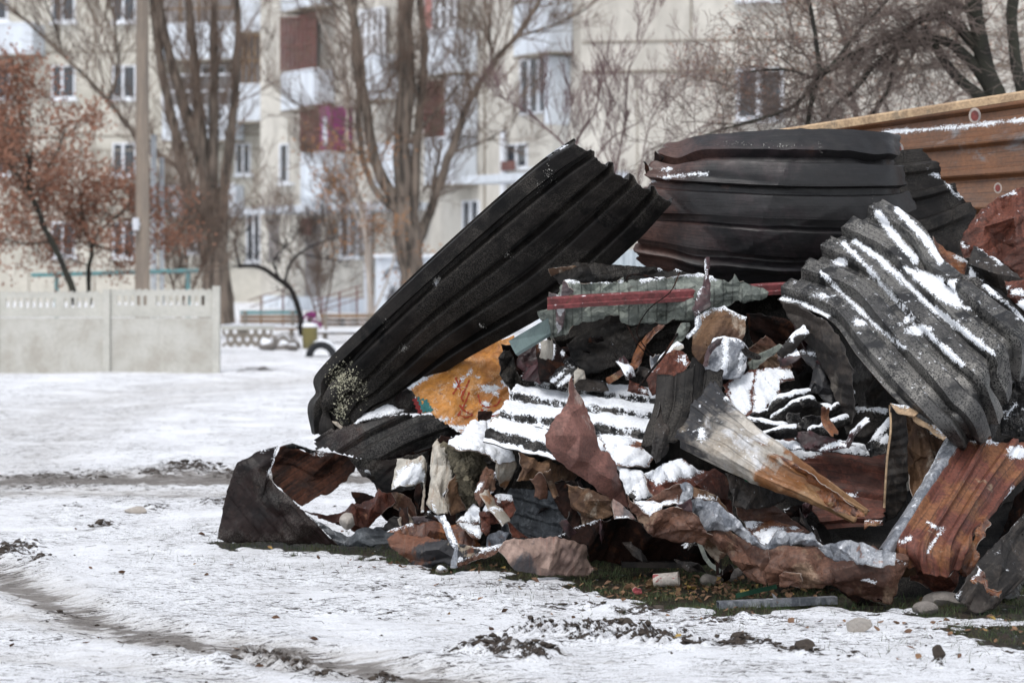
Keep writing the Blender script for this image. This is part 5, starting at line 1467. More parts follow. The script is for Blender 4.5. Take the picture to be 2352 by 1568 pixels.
fold('black_scrap', 'lumpy black scrap speckled with snow beside the tan-edged strip', SS, pp(12.05, (1988, 1022), (2005, 1000), (2025, 975), (2048, 955), (2052, 1000), (2046, 1040), (2000, 1050)), 'ash', nf=8, fa=.05, seed=51, snow=[('l', 8, [(2045, 962), (2025, 985), (2010, 1005)]), ('e', 2030, 1010, 14, 12)])
fold('green_plate', 'olive-dark plate in the shadow under the arching sheet', SP, pp(12.6, (1990, 900), (2010, 870), (2060, 905), (2150, 990), (2080, 960), (2050, 935), (1990, 930)), 'plate', seed=52)

# small ash-white screw burns on the large sheets
rr = np.random.RandomState(77)
ASHW = plain('white_ash', (.42, .41, .38), (.22, .21, .20), bump=0)
def flecks(o, x, y, rx, ry, n, size=.0032):
    vs, fs = [], []
    for k in range(n):
        px, py = rr.normal(x, rx * .5), rr.normal(y, ry * .5)
        dd = on_obj(o, px, py, 0)
        if dd is None: continue
        cc = W(px, py, dd - .004); s_ = rr.uniform(.3, 1) * size
        k0 = len(vs)
        for j in range(4): vs.append(cc + Vector(rr.normal(size=3) * s_))
        fs += [(k0, k0 + 1, k0 + 2), (k0, k0 + 2, k0 + 3), (k0, k0 + 3, k0 + 1)]
    if vs:
        q = mobj('ash_flecks', vs, fs, ASHW, o, smooth=False); q['kind'] = 'stuff'
for (x, y, rx, ry, n) in ((1001, 644, 9, 11, 60), (1165, 583, 12, 10, 26), (1240, 428, 9, 12, 26), (928, 800, 13, 10, 50), (1106, 748, 8, 7, 26), (888, 742, 9, 12, 14), (1262, 400, 14, 26, 40), (1008, 640, 4, 5, 20)): flecks(lean, x, y, rx, ry, n)
for (x, y, rx, ry, n) in ((1800, 335, 60, 6, 40), (1700, 330, 60, 7, 40), (2005, 450, 7, 20, 16), (1885, 345, 5, 18, 14), (1560, 400, 24, 14, 20)): flecks(bpy.data.objects['profiled_sheet.001'], x, y, rx, ry, n, .0028)
for (x, y, rx, ry, n) in ((1976, 742, 18, 12, 90), (2105, 745, 24, 20, 60), (2010, 500, 14, 18, 40)): flecks(big, x, y, rx, ry, n)

# snowy ribbed sheet in the middle
mid = sheet('profiled_sheet', 'nearly level black ribbed sheet with snow-filled tops in the middle of the heap', SM, [
    [(1207, 868, 13.35), (1180, 905, 13.05), (1150, 955, 12.75), (1107, 1012, 12.45)],
    [(1300, 880, 13.3), (1268, 920, 13.0), (1235, 970, 12.7), (1205, 1040, 12.4)],
    [(1400, 893, 13.2), (1375, 936, 12.9), (1352, 986, 12.6), (1330, 1062, 12.3)],
    [(1532, 908, 13.1), (1520, 955, 12.8), (1508, 1005, 12.5), (1490, 1075, 12.2)]],
    'ash', ribs=4, rh=.042, prof=(.22, .30, .88, .99), amp=.010, res=.012, per=26, seed=60, edge=.010, auto=.50, h=.013, phase=.15)
fold('metal_offcut', 'cream corner piece at the left end of the level snowy sheet', SS, pp(12.75, (1124, 968), (1155, 943), (1150, 960), (1136, 985), (1124, 1000)), 'cream', seed=61)
fold('metal_offcut', 'small dark brown square scrap between the ochre panel and the cream corner piece', SS, pp(13.0, (1100, 942), (1130, 945), (1128, 962), (1110, 970), (1094, 972)), 'rustdk', seed=62)
fold('snowy_scrap', 'snow-buried brown sheet right of the leaf-shaped rust piece', SS, pp(12.1, (1375, 1002, .2), (1418, 1000, .2), (1497, 1021, .15), (1500, 1050), (1488, 1073), (1413, 1072, -.1), (1395, 1040)), 'rustor', nf=3, fa=.02, seed=63, snow=[[(1375, 1000), (1420, 998), (1470, 1012), (1440, 1025), (1500, 1040), (1488, 1075), (1410, 1070)], ('e', 1440, 1060, 30, 10)], h=.018)
fold('snowy_scrap', 'snow-covered slab stepping down to the folded rusty gutter piece', SS, pp(11.95, (1413, 1072, .15), (1474, 1084, .15), (1480, 1100, .05), (1497, 1140), (1464, 1150, -.05), (1439, 1136, -.02), (1425, 1100)), 'plate', seed=64, snow=[[(1410, 1070), (1478, 1082), (1500, 1140), (1466, 1150), (1452, 1130), (1436, 1136), (1420, 1095)]], h=.02)
fold('crumpled_sheet', 'brown-red sheet with a snowy upper edge below the black folded sheet', SM, pp(11.85, (1478, 1090, .1), (1520, 1068, .15), (1560, 1060, .15), (1612, 1080, .1), (1645, 1078), (1665, 1092), (1680, 1150), (1690, 1215), (1640, 1190), (1600, 1150), (1560, 1130), (1500, 1142)), 'rust', ins=pp(11.75, (1540, 1105), (1600, 1112), (1640, 1140), (1515, 1115, .12)), nf=10, fa=.04, seed=65,
     snow=[[(1476, 1090), (1520, 1066), (1560, 1058), (1614, 1082), (1585, 1097), (1545, 1102), (1510, 1112), (1490, 1098)]], h=.026)
leaf = fold('folded_sheet', 'tall leaf-shaped pinkish-rust folded sheet standing in front of the level snowy sheet', SM, pp(11.85, (1311, 864), (1324, 893), (1343, 928), (1360, 958), (1378, 1003), (1382, 1032), (1400, 1035), (1415, 1060), (1418, 1082), (1436, 1120), (1443, 1168), (1406, 1145), (1382, 1129), (1352, 1106), (1307, 1080), (1277, 1056), (1256, 1026), (1252, 1000), (1266, 975), (1287, 948), (1304, 922), (1307, 893)),
     'pinkrust' if 'pinkrust' in M else 'rust', ins=pp(11.72, (1333, 1000), (1313, 950, .06), (1325, 1055), (1350, 1060, .06), (1382, 1090), (1405, 1100, -.02), (1360, 1015, .1), (1290, 1000, .03), (1300, 1040, .06)), nf=6, fa=.02, seed=66, sm=2, amp=.004)
# black folded upright
zz = sheet('pleated_sheet', 'upright black sheet pleated into vertical folds, right of the level snowy sheet', SM, [
    [(1530, 878, 12.3), (1552, 862, 12.2), (1590, 832, 12.3), (1622, 848, 12.25), (1640, 858, 12.35)],
    [(1518, 950, 12.2), (1545, 940, 12.1), (1575, 925, 12.2), (1610, 925, 12.15), (1632, 925, 12.25)],
    [(1496, 1046, 12.1), (1512, 1020, 12.0), (1545, 995, 12.1), (1575, 985, 12.1), (1600, 980, 12.2)]],
    'char', ribs=4, rh=.07, prof=(.1, .45, .5, .9), amp=.004, res=.014, per=20, seed=67, edge=.02)
fold('side_flap', None, None, pp(12.0, (1513, 925), (1524, 960), (1540, 1005), (1530, 1040), (1504, 1066), (1492, 1046), (1506, 985)), 'plate', nf=3, fa=.03, parent=zz, seed=68)
# heat-tinted fan
sheet('profiled_sheet', 'fan-shaped sheet shading from black and white to orange rust, pointing down right', SM, [
    [(1563, 1028, 11.75), (1566, 988, 11.72), (1590, 940, 11.8), (1614, 906, 11.9), (1641, 874, 12.0)],
    [(1625, 1060, 11.6), (1640, 1022, 11.55), (1664, 985, 11.62), (1685, 965, 11.7), (1704, 957, 11.8)],
    [(1736, 1111, 11.5), (1745, 1085, 11.45), (1763, 1060, 11.5), (1775, 1040, 11.58), (1788, 1030, 11.65)],
    [(1830, 1145, 11.45), (1838, 1125, 11.4), (1850, 1110, 11.45), (1862, 1098, 11.5), (1875, 1090, 11.55)],
    [(1960, 1190, 11.5), (1968, 1186, 11.45), (1976, 1182, 11.47), (1984, 1182, 11.5), (1990, 1185, 11.52)]],
    'heat', ribs=3, rh=.03, prof=(.35, .5, .7, .85), amp=.005, fr=6, res=.011, per=26, seed=70, edge=.012, dents=[(.5, .15, .08, .03), (.3, .3, .06, -.02)], snow=[('e', 1612, 1000, 6, 12), ('e', 1672, 915, 6, 4)])
fold('crumpled_tip', 'crumpled orange rust tail below the narrow end of the fan-shaped sheet', SS, pp(11.4, (1780, 1040), (1828, 1062), (1870, 1090), (1905, 1122), (1950, 1157), (1990, 1186), (1962, 1186), (1906, 1168), (1860, 1150), (1820, 1120), (1790, 1080)), 'rustor', ins=pp(11.33, (1830, 1090), (1880, 1125), (1930, 1160)), nf=8, fa=.02, seed=71, ang=-40)
sheet('profiled_sheet', 'red-brown sheet with horizontal ribs behind the fan-shaped sheet', SM, [
    [(1765, 1005, 12.35), (1775, 1050, 12.2), (1800, 1100, 12.1), (1860, 1165, 12.0), (1900, 1215, 11.95)],
    [(1900, 1012, 12.3), (1905, 1060, 12.15), (1920, 1110, 12.05), (1940, 1165, 11.95), (1960, 1210, 11.9)],
    [(2034, 1042, 12.3), (2034, 1085, 12.15), (2033, 1130, 12.05), (2030, 1175, 11.95), (2028, 1206, 11.9)]],
    'rustlines', ribs=3, rh=.025, prof=(.5, .56, .75, .82), amp=.005, res=.013, per=22, seed=72, edge=.01, snow=[[(1788, 1028), (1862, 1026), (1886, 1044), (1852, 1052), (1825, 1056)], ('l', 3, [(1938, 1138), (1965, 1137)])], h=.016)
fold('torn_corner', 'small torn orange rust corner hanging under the horizontal-ribbed red sheet', SS, pp(11.8, (1986, 1193), (2030, 1193), (2012, 1208), (1998, 1210), (1984, 1216)), 'rustor', seed=73, snow=[('l', 2, [(1988, 1195), (2024, 1197)])])
fold('metal_sheet', 'tall narrow dark olive-brown strip with a tan edge right of the horizontal-ribbed sheet', SM, pp(11.9, (2046, 932), (2078, 945), (2086, 1000), (2084, 1080), (2082, 1150), (2060, 1185), (2036, 1200), (2030, 1160), (2034, 1066), (2044, 990)), 'plate', nf=5, fa=.04, seed=74, ang=0)
mb = MB(); pts = [(2044, 930, 11.82), (2046, 985, 11.80), (2038, 1050, 11.78), (2034, 1110, 11.78), (2031, 1165, 11.8)]
C = catmull(np.array([W(*p)[:] for p in pts]), np.linspace(0, 4, 22)); mb.tube([Vector(c) for c in C], .006, 6); tag(mb.obj('rolled_edge', M['wood'], smooth=True), 'tan rolled edge strip running down beside the olive-brown strip', 'metal strip')
fold('curled_flap', 'tan and snow-lined flap curling over at the top of the olive-brown strip', SS, pp(11.75, (2044, 927), (2076, 931), (2110, 945), (2140, 970), (2176, 1002), (2166, 1012), (2130, 985), (2100, 965), (2065, 950)), 'wood', ins=pp(11.68, (2100, 955)), seed=75, snow=[('l', 2.5, [(2050, 928), (2085, 935)]), ('l', 2.5, [(2125, 960), (2172, 1002)])])
fold('crumpled_sheet', 'crumpled grey sheet with cream edges between the tan flap and the big rusty sheet', SM, pp(11.95, (2060, 948), (2100, 962), (2135, 985), (2180, 1010), (2180, 1060), (2130, 1110), (2095, 1140), (2086, 1080), (2078, 1020)), 'tan', ins=pp(11.9, (2110, 1000), (2130, 1050), (2100, 1060, .1)), nf=12, fa=.06, seed=76, snow=[('l', 3, [(2135, 990), (2170, 1008)])])

# big rust sheet front right
fr_ = sheet('profiled_sheet', 'large red and orange rust ribbed sheet sloping forward at the lower right', SM, [
    [(2190, 987, 12.0), (2230, 1010, 11.95), (2290, 1016, 11.95), (2352, 1017, 12.0), (2420, 1030, 12.1)],
    [(2135, 1085, 11.75), (2180, 1100, 11.65), (2228, 1110, 11.65), (2275, 1115, 11.7), (2325, 1125, 11.85)],
    [(2082, 1170, 11.5), (2130, 1182, 11.4), (2178, 1192, 11.4), (2225, 1195, 11.45), (2268, 1195, 11.6)],
    [(2044, 1238, 11.3), (2088, 1252, 11.2), (2140, 1262, 11.18), (2190, 1262, 11.22), (2232, 1235, 11.35)],
    [(2088, 1280, 11.3), (2110, 1305, 11.2), (2145, 1322, 11.15), (2175, 1320, 11.2), (2200, 1292, 11.3)]],
    'rustor2' if 'rustor2' in M else 'rustor', ribs=4, rh=.03, prof=(.45, .52, .72, .80), amp=.005, fr=5, res=.012, per=24, seed=80, edge=.010,
    snow=[('l', 2.4, [(2326, 1118), (2300, 1165), (2278, 1210), (2255, 1250)]), ('l', 3, [(2132, 1200), (2150, 1211), (2162, 1215)]), ('l', 2.6, [(2166, 1213), (2150, 1235), (2130, 1268)]), ('l', 2.6, [(2070, 1245), (2090, 1236)]), ('e', 2335, 1040, 22, 16), ('l', 4, [(2195, 990), (2240, 1012), (2290, 1017)])])
pts = [(2190, 980, 11.98), (2160, 1040, 11.8), (2125, 1105, 11.62), (2088, 1165, 11.45), (2055, 1215, 11.3), (2024, 1262, 11.2)]
fl = []
for p in pts:
    fl.append([(p[0] + 2, p[1] + 2, p[2] + .10), (p[0] - 4, p[1] - 2, p[2] + .03), (p[0] + 3, p[1] - 1, p[2] - .04), (p[0] + 14, p[1] + 5, p[2] - .06), (p[0] + 26, p[1] + 10, p[2] - .02)])
sheet('rounded_flange', None, None, fl, 'silver', amp=.003, res=.01, seed=81, parent=fr_, snow=[('l', 3, [(2190, 982), (2150, 1050), (2100, 1130)])], h=.008)
fold('folded_end', None, None, pp(11.3, (2088, 1284), (2112, 1306, -.08), (2148, 1322, -.1), (2178, 1320, -.08), (2203, 1296), (2196, 1345), (2172, 1394, .05), (2140, 1350, .05), (2108, 1315, .05)), 'rust', nf=8, fa=.04, parent=fr_, seed=82)
fold('torn_edge', None, None, pp(11.35, (2200, 1292, -.05), (2235, 1235), (2258, 1196), (2275, 1205), (2262, 1240), (2244, 1262), (2246, 1300), (2225, 1325), (2205, 1322)), 'rustor', nf=8, fa=.04, parent=fr_, seed=83, edge=.015)
fold('metal_plate', 'flat dark brown plate leaning on its corner at the lower right corner of the heap', SP, pp(10.98, (2193, 1371), (2246, 1291, .1), (2300, 1235, .2), (2352, 1180, .3), (2430, 1100, .4), (2430, 1250, .3), (2352, 1328, .1), (2281, 1399), (2244, 1410, -.02)), 'plate', ins=pp(11.02, (2300, 1300)), nf=2, fa=.01, amp=.003, seed=84, ang=-50, snow=[('l', 2.2, [(2180, 1396), (2198, 1368), (2206, 1358)])])
fold('leafy_scrap', 'ragged flaking rust bits with snow on the edge of the dark brown plate', SS, pp(10.95, (2222, 1330), (2240, 1320), (2248, 1300), (2262, 1312), (2275, 1345), (2300, 1362), (2296, 1372), (2272, 1368), (2262, 1345), (2246, 1338), (2238, 1348)), 'rustor', nf=8, fa=.03, seed=85, edge=.02, snow=[('l', 3.5, [(2232, 1328), (2246, 1318), (2250, 1304)])])
fold('crumpled_sheet', 'dark crumpled sheet behind the right edge of the large rust sheet', SM, pp(12.2, (2270, 1010), (2420, 1010), (2430, 1200), (2330, 1250), (2280, 1300), (2250, 1260), (2290, 1180), (2320, 1110)), 'plate', nf=16, fa=.1, seed=86)
fold('crumpled_sheet', 'dark reddish sheet leaning at the right frame edge above the brown plate', SM, pp(11.9, (2330, 1140), (2352, 1120), (2430, 1090), (2430, 1200), (2352, 1215), (2300, 1280), (2290, 1250)), 'rustdk', nf=6, fa=.05, seed=87)
fold('crumpled_sheet', 'dark snowy folds right of the blistered sheet at the frame edge', SM, pp(12.3, (2305, 860), (2350, 820), (2430, 800), (2430, 1010), (2300, 1000), (2290, 940)), 'ash', nf=10, fa=.1, seed=88, snow=[('l', 4, [(2305, 895), (2330, 870), (2356, 850)]), ('l', 3, [(2310, 960), (2330, 930)])])

# --- front row, right to left
g_ = fold('crumpled_sheet', 'broad tan-brown crumpled sheet lying in front under the big rusty sheet', SM, pp(11.12, (1762, 1262), (1812, 1250), (1863, 1254), (1895, 1278), (1916, 1291), (1930, 1262, .05), (1950, 1240, .08), (1993, 1252, .05), (2040, 1264), (2080, 1273), (2084, 1291), (2070, 1325), (2067, 1345), (2061, 1368), (2045, 1389), (1988, 1378), (1950, 1364), (1913, 1350), (1888, 1351), (1848, 1352), (1801, 1342), (1766, 1346), (1757, 1308), (1768, 1288)), 'brown',
     ins=pp(11.05, (1850, 1290), (1820, 1320, .06), (1918, 1312, -.03), (1899, 1343), (1960, 1300, -.05), (2000, 1340), (2030, 1300), (1870, 1330, -.03), (1790, 1300, .05), (1978, 1262, .02), (1980, 1310, -.04), (2044, 1350)), nf=8, fa=.03, seed=90, sm=3, snow=[('l', 3, [(1980, 1330), (2012, 1336)]), ('l', 2, [(2062, 1288), (2080, 1292)])])
fold('grey_top', None, None, pp(11.06, (1871, 1256), (1905, 1250), (1950, 1239), (1975, 1248), (2024, 1262), (2060, 1272), (2058, 1300, -.03), (2000, 1300, -.06), (1976, 1296, -.04), (1925, 1288), (1916, 1288), (1895, 1276)), 'silver', ins=pp(11.02, (1935, 1262), (1990, 1272)), nf=3, fa=.02, parent=g_, seed=91)
fold('folded_flap', None, None, pp(11.05, (1788, 1318), (1800, 1312), (1842, 1315), (1842, 1335), (1810, 1346), (1790, 1345)), 'brown', nf=3, fa=.03, parent=g_, seed=92)
fold('folded_under', 'brown wedge tucked under the broad tan-brown sheet near the ground', SS, pp(11.25, (1925, 1352), (1985, 1372), (2040, 1390), (2010, 1402), (1995, 1425, -.25), (1960, 1385)), 'rustdk', seed=93)
fold('twisted_band', 'twisted blue-grey galvanised band with a plum tip crossing the front of the heap', 'metal strip', pp(11.3, (1551, 1160), (1589, 1144), (1636, 1150, .02), (1668, 1172), (1699, 1198), (1728, 1228), (1756, 1254), (1776, 1240), (1816, 1223), (1866, 1223), (1876, 1240), (1889, 1254), (1863, 1254), (1812, 1251), (1788, 1260), (1757, 1262), (1730, 1247), (1678, 1220), (1626, 1216), (1610, 1198), (1594, 1176)), 'silver',
     ins=pp(11.22, (1600, 1160), (1640, 1185), (1625, 1200, .03), (1690, 1210), (1740, 1245), (1800, 1238), (1850, 1238)), nf=6, fa=.015, seed=94, sm=3, ang=-35)
fold('plum_tip', 'plum painted tip at the upper left end of the blue-grey band', SS, pp(11.2, (1553, 1160), (1589, 1145), (1592, 1175), (1572, 1172)), 'maroon', seed=95)
fold('crumpled_sheet', 'brown sheet draping down below the blue-grey band', SM, pp(11.42, (1590, 1170), (1626, 1214), (1678, 1216), (1730, 1245), (1765, 1262), (1768, 1292), (1760, 1346), (1735, 1335), (1706, 1308), (1680, 1285), (1659, 1262), (1622, 1218), (1600, 1200)), 'brown', ins=pp(11.3, (1660, 1235), (1700, 1262, .08), (1715, 1295), (1745, 1300, .06)), nf=8, fa=.04, seed=96, sm=2)
fold('snowy_scrap', 'snow and rust scrap lying in the hollow behind the blue-grey band', SS, pp(11.55, (1699, 1194, .1), (1730, 1190, .15), (1757, 1193, .15), (1809, 1207, .1), (1845, 1222), (1815, 1226, -.05), (1776, 1245, -.1), (1756, 1260, -.12), (1728, 1230)), 'rustor', nf=6, fa=.02, seed=97, snow=[[(1696, 1192), (1735, 1190), (1750, 1200), (1730, 1215), (1712, 1215)], [(1735, 1225), (1775, 1212), (1808, 1213), (1780, 1228), (1770, 1250), (1756, 1262), (1745, 1245)], ('e', 1828, 1210, 10, 5)], h=.018)
fold('rust_strip', 'brown bent strip behind the snow and rust hollow', SS, pp(11.7, (1685, 1162), (1762, 1158), (1800, 1178), (1860, 1222), (1845, 1226), (1800, 1210), (1757, 1195), (1700, 1194)), 'brown', ins=pp(11.65, (1762, 1175)), nf=3, fa=.03, seed=98)
fold('metal_plate', 'smooth grey-brown pointed plate below the fan-shaped sheet', SP, pp(11.6, (1664, 1086), (1700, 1098), (1730, 1107), (1770, 1122), (1808, 1140), (1800, 1152), (1772, 1161), (1740, 1168), (1706, 1167), (1685, 1160)), 'plate', ins=pp(11.54, (1730, 1135)), seed=99, sm=3)
fold('green_shard', 'bright green painted shard behind the grey-brown pointed plate', SS, pp(11.75, (1697, 1100), (1712, 1094), (1740, 1106), (1733, 1113)), plain('green_paint', (.02, .12, .06), bump=0), amp=0, seed=100)
fold('crumpled_sheet', 'brown folded trough front with a snow-filled hollow in the middle of the front row', SM, pp(11.45, (1441, 1136), (1452, 1150), (1470, 1165), (1493, 1187), (1523, 1167), (1556, 1162), (1580, 1168), (1604, 1186), (1615, 1212), (1640, 1228), (1612, 1250), (1598, 1246), (1560, 1243), (1500, 1230), (1470, 1202), (1450, 1172)), 'brown', ins=pp(11.38, (1500, 1205), (1540, 1190, .08), (1560, 1215), (1590, 1215, .04)), nf=7, fa=.03, seed=101, sm=2)
fold('snow_trough', 'v-shaped hollow packed with snow behind the brown folded trough front', SS, pp(11.55, (1452, 1150), (1478, 1148, .15), (1510, 1152, .2), (1556, 1140, .15), (1566, 1158), (1556, 1164, -.05), (1523, 1170, -.05), (1493, 1190, -.06), (1470, 1168, -.05)), 'brown', ins=pp(11.55, (1505, 1160)), seed=102, snow=[[(1455, 1150), (1480, 1150), (1508, 1156), (1556, 1146), (1560, 1160), (1523, 1165), (1493, 1186), (1470, 1166)]], h=.012)
fold('rust_fold', 'brown peaked fold rising behind the snow-packed hollow', SS, pp(11.7, (1484, 1148), (1520, 1128), (1563, 1108), (1575, 1112), (1570, 1140), (1556, 1148), (1505, 1156)), 'brown', nf=3, fa=.03, seed=103)
fold('rolled_curl', 'silver speckled curl at the top of the blue-grey band', SS, pp(11.5, (1563, 1109), (1578, 1106), (1592, 1118), (1592, 1144), (1572, 1152), (1552, 1170), (1560, 1148), (1568, 1130)), 'silver', ins=pp(11.42, (1580, 1130)), seed=104, sm=3)
fold('ridge_scrap', 'olive-brown ridge running right from the silver curl', SS, pp(11.62, (1592, 1116), (1625, 1130), (1650, 1145), (1675, 1175), (1690, 1198), (1660, 1172), (1636, 1152), (1594, 1144)), 'tan', nf=3, fa=.03, seed=105, snow=[('e', 1612, 1143, 16, 4)])

under = fold('sooty_underside', 'big dark rusty underside arching over the shadowed hollow in front', SM, pp(12.15, (1280, 1232), (1320, 1212), (1381, 1190), (1440, 1180), (1500, 1225), (1600, 1248), (1650, 1262), (1640, 1300, .1), (1530, 1296, .2), (1430, 1296, .2), (1355, 1290, .1), (1345, 1250)), 'rustdk', nf=12, fa=.06, seed=106, snow=[('l', 2.6, [(1283, 1230), (1320, 1211), (1352, 1199), (1381, 1190)])])
fold('pink_flap', 'greyish pink flap at the foot of the leaf-shaped sheet', SS, pp(11.75, (1409, 1146), (1433, 1160), (1455, 1182), (1462, 1192), (1440, 1190), (1410, 1190), (1406, 1170)), 'pink', seed=107, snow=[('l', 3, [(1414, 1190), (1440, 1190)])])
fold('crumpled_sheet', 'pale pink and grey scorched sheet lying on the ground at bottom centre', SM, pp(12.15, (1147, 1262), (1165, 1236), (1210, 1233), (1276, 1233), (1282, 1238), (1355, 1247), (1351, 1284), (1362, 1306), (1346, 1322), (1300, 1320), (1252, 1320), (1187, 1310), (1160, 1285)), 'pink', ins=pp(12.08, (1200, 1272), (1270, 1270), (1290, 1275, .05), (1330, 1285), (1260, 1310, -.04), (1240, 1250, .03)), nf=4, fa=.02, seed=108, sm=3)
fold('ribbed_underside', 'tan rusted curved sheet under the level snowy sheet', SM, pp(12.4, (1191, 1040), (1229, 1054), (1290, 1066), (1330, 1090), (1318, 1108), (1250, 1104), (1187, 1104), (1198, 1072)), 'tan', ins=pp(12.3, (1250, 1085)), nf=2, fa=.02, seed=109, sm=4)
fold('ribbed_underside', 'tan rusted lower sheet with folds left of the leaf-shaped tip', SM, pp(12.25, (1302, 1112), (1350, 1120), (1409, 1150), (1409, 1185), (1375, 1195), (1341, 1208), (1316, 1160)), 'tan', ins=pp(12.17, (1350, 1150), (1375, 1170, .06)), nf=3, fa=.03, seed=110, ang=-40)
fold('ribbed_underside', 'dark brown sheet between the two tan rusted curved sheets', SM, pp(12.4, (1257, 1106), (1327, 1104), (1335, 1130), (1312, 1156), (1345, 1208), (1300, 1190), (1269, 1140)), 'rustdk', nf=4, fa=.05, seed=111)
fold('dark_sheet', 'dark ribbed panel deep in the shadow under the tan rusted sheets', SP, pp(12.75, (1170, 1120), (1310, 1130), (1370, 1200), (1290, 1235), (1160, 1240)), 'steel', nf=4, fa=.05, seed=112)
fold('rust_wedge', 'upright brown wedge in the dark hollow left of the sooty underside', SS, pp(12.3, (1310, 1170), (1330, 1180), (1350, 1205), (1320, 1215), (1296, 1236), (1290, 1225)), 'rustdk', nf=2, fa=.02, seed=113)

# --- left centre
fold('mineral_wool', 'shaggy grey-brown lump of mineral wool under a thick snow cap', 'insulation wool', pp(12.85, (1027, 1035), (1045, 1022, .05), (1107, 1022, .1), (1112, 1060), (1102, 1115), (1090, 1150), (1078, 1175), (1069, 1166), (1064, 1140), (1056, 1110), (1046, 1079)), 'wool', ins=pp(12.7, (1060, 1060), (1085, 1060), (1080, 1110), (1070, 1085, -.03)), nf=0, amp=0, fuzz=.07, seed=114, edge=.03, sm=3, res=.006)
fold('snowy_slab', 'hidden slab carrying the thick snow pillow above the mineral wool', SS, pp(12.75, (1030, 1024), (1065, 1000, .15), (1083, 974, .25), (1119, 974, .25), (1120, 998, .15), (1150, 1018, .1), (1173, 1032), (1183, 1058, -.05), (1145, 1066, -.1), (1116, 1044, -.1), (1088, 1036, -.12), (1055, 1034, -.1)), 'tan', ins=pp(12.72, (1100, 1012, .05), (1130, 1038)), sm=3, seed=115, snow=[[(1026, 1020), (1065, 996), (1083, 970), (1123, 970), (1124, 996), (1150, 1014), (1178, 1030), (1188, 1062), (1145, 1070), (1116, 1048), (1088, 1040), (1026, 1038)]], h=.04)
fold('rounded_sheet', 'smooth beige rounded panel right of the mineral wool', SP, pp(12.7, (1140, 1052), (1182, 1055), (1184, 1075), (1174, 1100), (1161, 1126), (1145, 1112), (1136, 1080)), 'cream', ins=pp(12.63, (1162, 1080)), sm=5, seed=116)
M['cream2'] = M['cream']
fold('folded_sheet', 'tall cream folded panel with rusty streaks left of the mineral wool', SP, pp(12.85, (992, 1021), (1004, 1009), (1014, 1020), (1032, 1022), (1032, 1051), (1046, 1074), (1036, 1105), (1020, 1138), (1027, 1180), (1004, 1182), (983, 1160), (984, 1110), (986, 1066)), 'cream', ins=pp(12.75, (1008, 1050), (1002, 1110), (1022, 1070, .07), (1012, 1140)), seed=117, ang=0, sm=2, snow=[('l', 3, [(990, 1150), (1000, 1172)]), ('l', 2, [(1016, 1140), (1024, 1130)])])
fold('rust_corner', 'dark rust corner tucked at the top of the tall cream panel', SS, pp(12.95, (1002, 1012), (1012, 1000), (1042, 1004), (1036, 1035), (1018, 1028)), 'rustdk', nf=3, fa=.03, seed=118)
fold('folded_sheet', 'olive-brown creased strip at the foot of the tall cream panel', SP, pp(12.75, (1019, 1138), (1030, 1110), (1048, 1088), (1052, 1130), (1070, 1170), (1034, 1182)), 'tan', ins=pp(12.7, (1045, 1145)), nf=2, fa=.03, seed=119, ang=30)
fold('white_sheet', 'small whitish square panel dusted with snow under the plum ribbed sheet', SP, pp(12.95, (912, 1053), (930, 1055), (958, 1052), (970, 1046), (976, 1056), (978, 1106), (947, 1114, -.05), (920, 1119, -.08), (898, 1126, -.1), (908, 1090)), 'cream', ins=pp(12.88, (940, 1085)), seed=120, sm=4, snow=[[(915, 1082), (935, 1072), (968, 1062), (974, 1104), (945, 1112), (902, 1124), (908, 1100)]], h=.012)
fold('side_strip', 'narrow vertical rusty white strip hanging from the small whitish panel', SS, pp(12.95, (973, 1050), (980, 1062), (978, 1110), (974, 1178), (968, 1180), (972, 1120)), 'cream', seed=121, snow=[('e', 971, 1178, 6, 5)])
fold('curled_scrap', 'upper knotted brown curl in front of the mineral wool', SS, pp(12.6, (1109, 1080), (1118, 1072), (1132, 1078), (1138, 1100), (1140, 1122), (1122, 1135), (1102, 1162), (1088, 1148), (1088, 1136), (1100, 1108)), 'brown', ins=pp(12.5, (1120, 1100), (1108, 1130), (1128, 1112, .06)), nf=5, fa=.03, seed=122, snow=[('l', 3, [(1094, 1128), (1106, 1112)]), [(1106, 1142), (1125, 1130), (1136, 1132), (1112, 1150)], ('l', 3, [(1140, 1068), (1142, 1098)])])
fold('curled_scrap', 'lower box-like brown curl with a snow cap, hanging over the dark hollow', SS, pp(12.55, (1135, 1139), (1150, 1136), (1175, 1138), (1178, 1150), (1184, 1173), (1176, 1188), (1166, 1198), (1146, 1200), (1128, 1204), (1124, 1226), (1116, 1231), (1106, 1222), (1104, 1185), (1110, 1168)), 'rust', ins=pp(12.46, (1136, 1160), (1124, 1185), (1156, 1160, .1), (1160, 1182, .08)), nf=3, fa=.02, seed=123, snow=[[(1138, 1140), (1150, 1130), (1174, 1136), (1178, 1148), (1158, 1146), (1146, 1152)], ('e', 1118, 1167, 8, 6)], h=.016)
fold('rust_tail', 'pointed rust tail trailing right below the box-like curl', SS, pp(12.5, (1163, 1195), (1172, 1200), (1190, 1216), (1212, 1234), (1192, 1235), (1177, 1234), (1172, 1215)), 'rust', seed=124)
fold('clear_scrap', 'grey crinkled plastic scrap below the box-like curl', 'plastic scrap', pp(12.5, (1118, 1232), (1130, 1222), (1150, 1218), (1168, 1222), (1160, 1250), (1140, 1265), (1118, 1260)), 'silver', nf=8, fa=.03, seed=125)
fold('grey_sheet', 'blue-grey corrugated scrap right of the box-like curl', SP, pp(12.62, (1150, 1208), (1190, 1200), (1198, 1222), (1196, 1250), (1160, 1248)), 'steel', nf=5, fa=.03, seed=126)
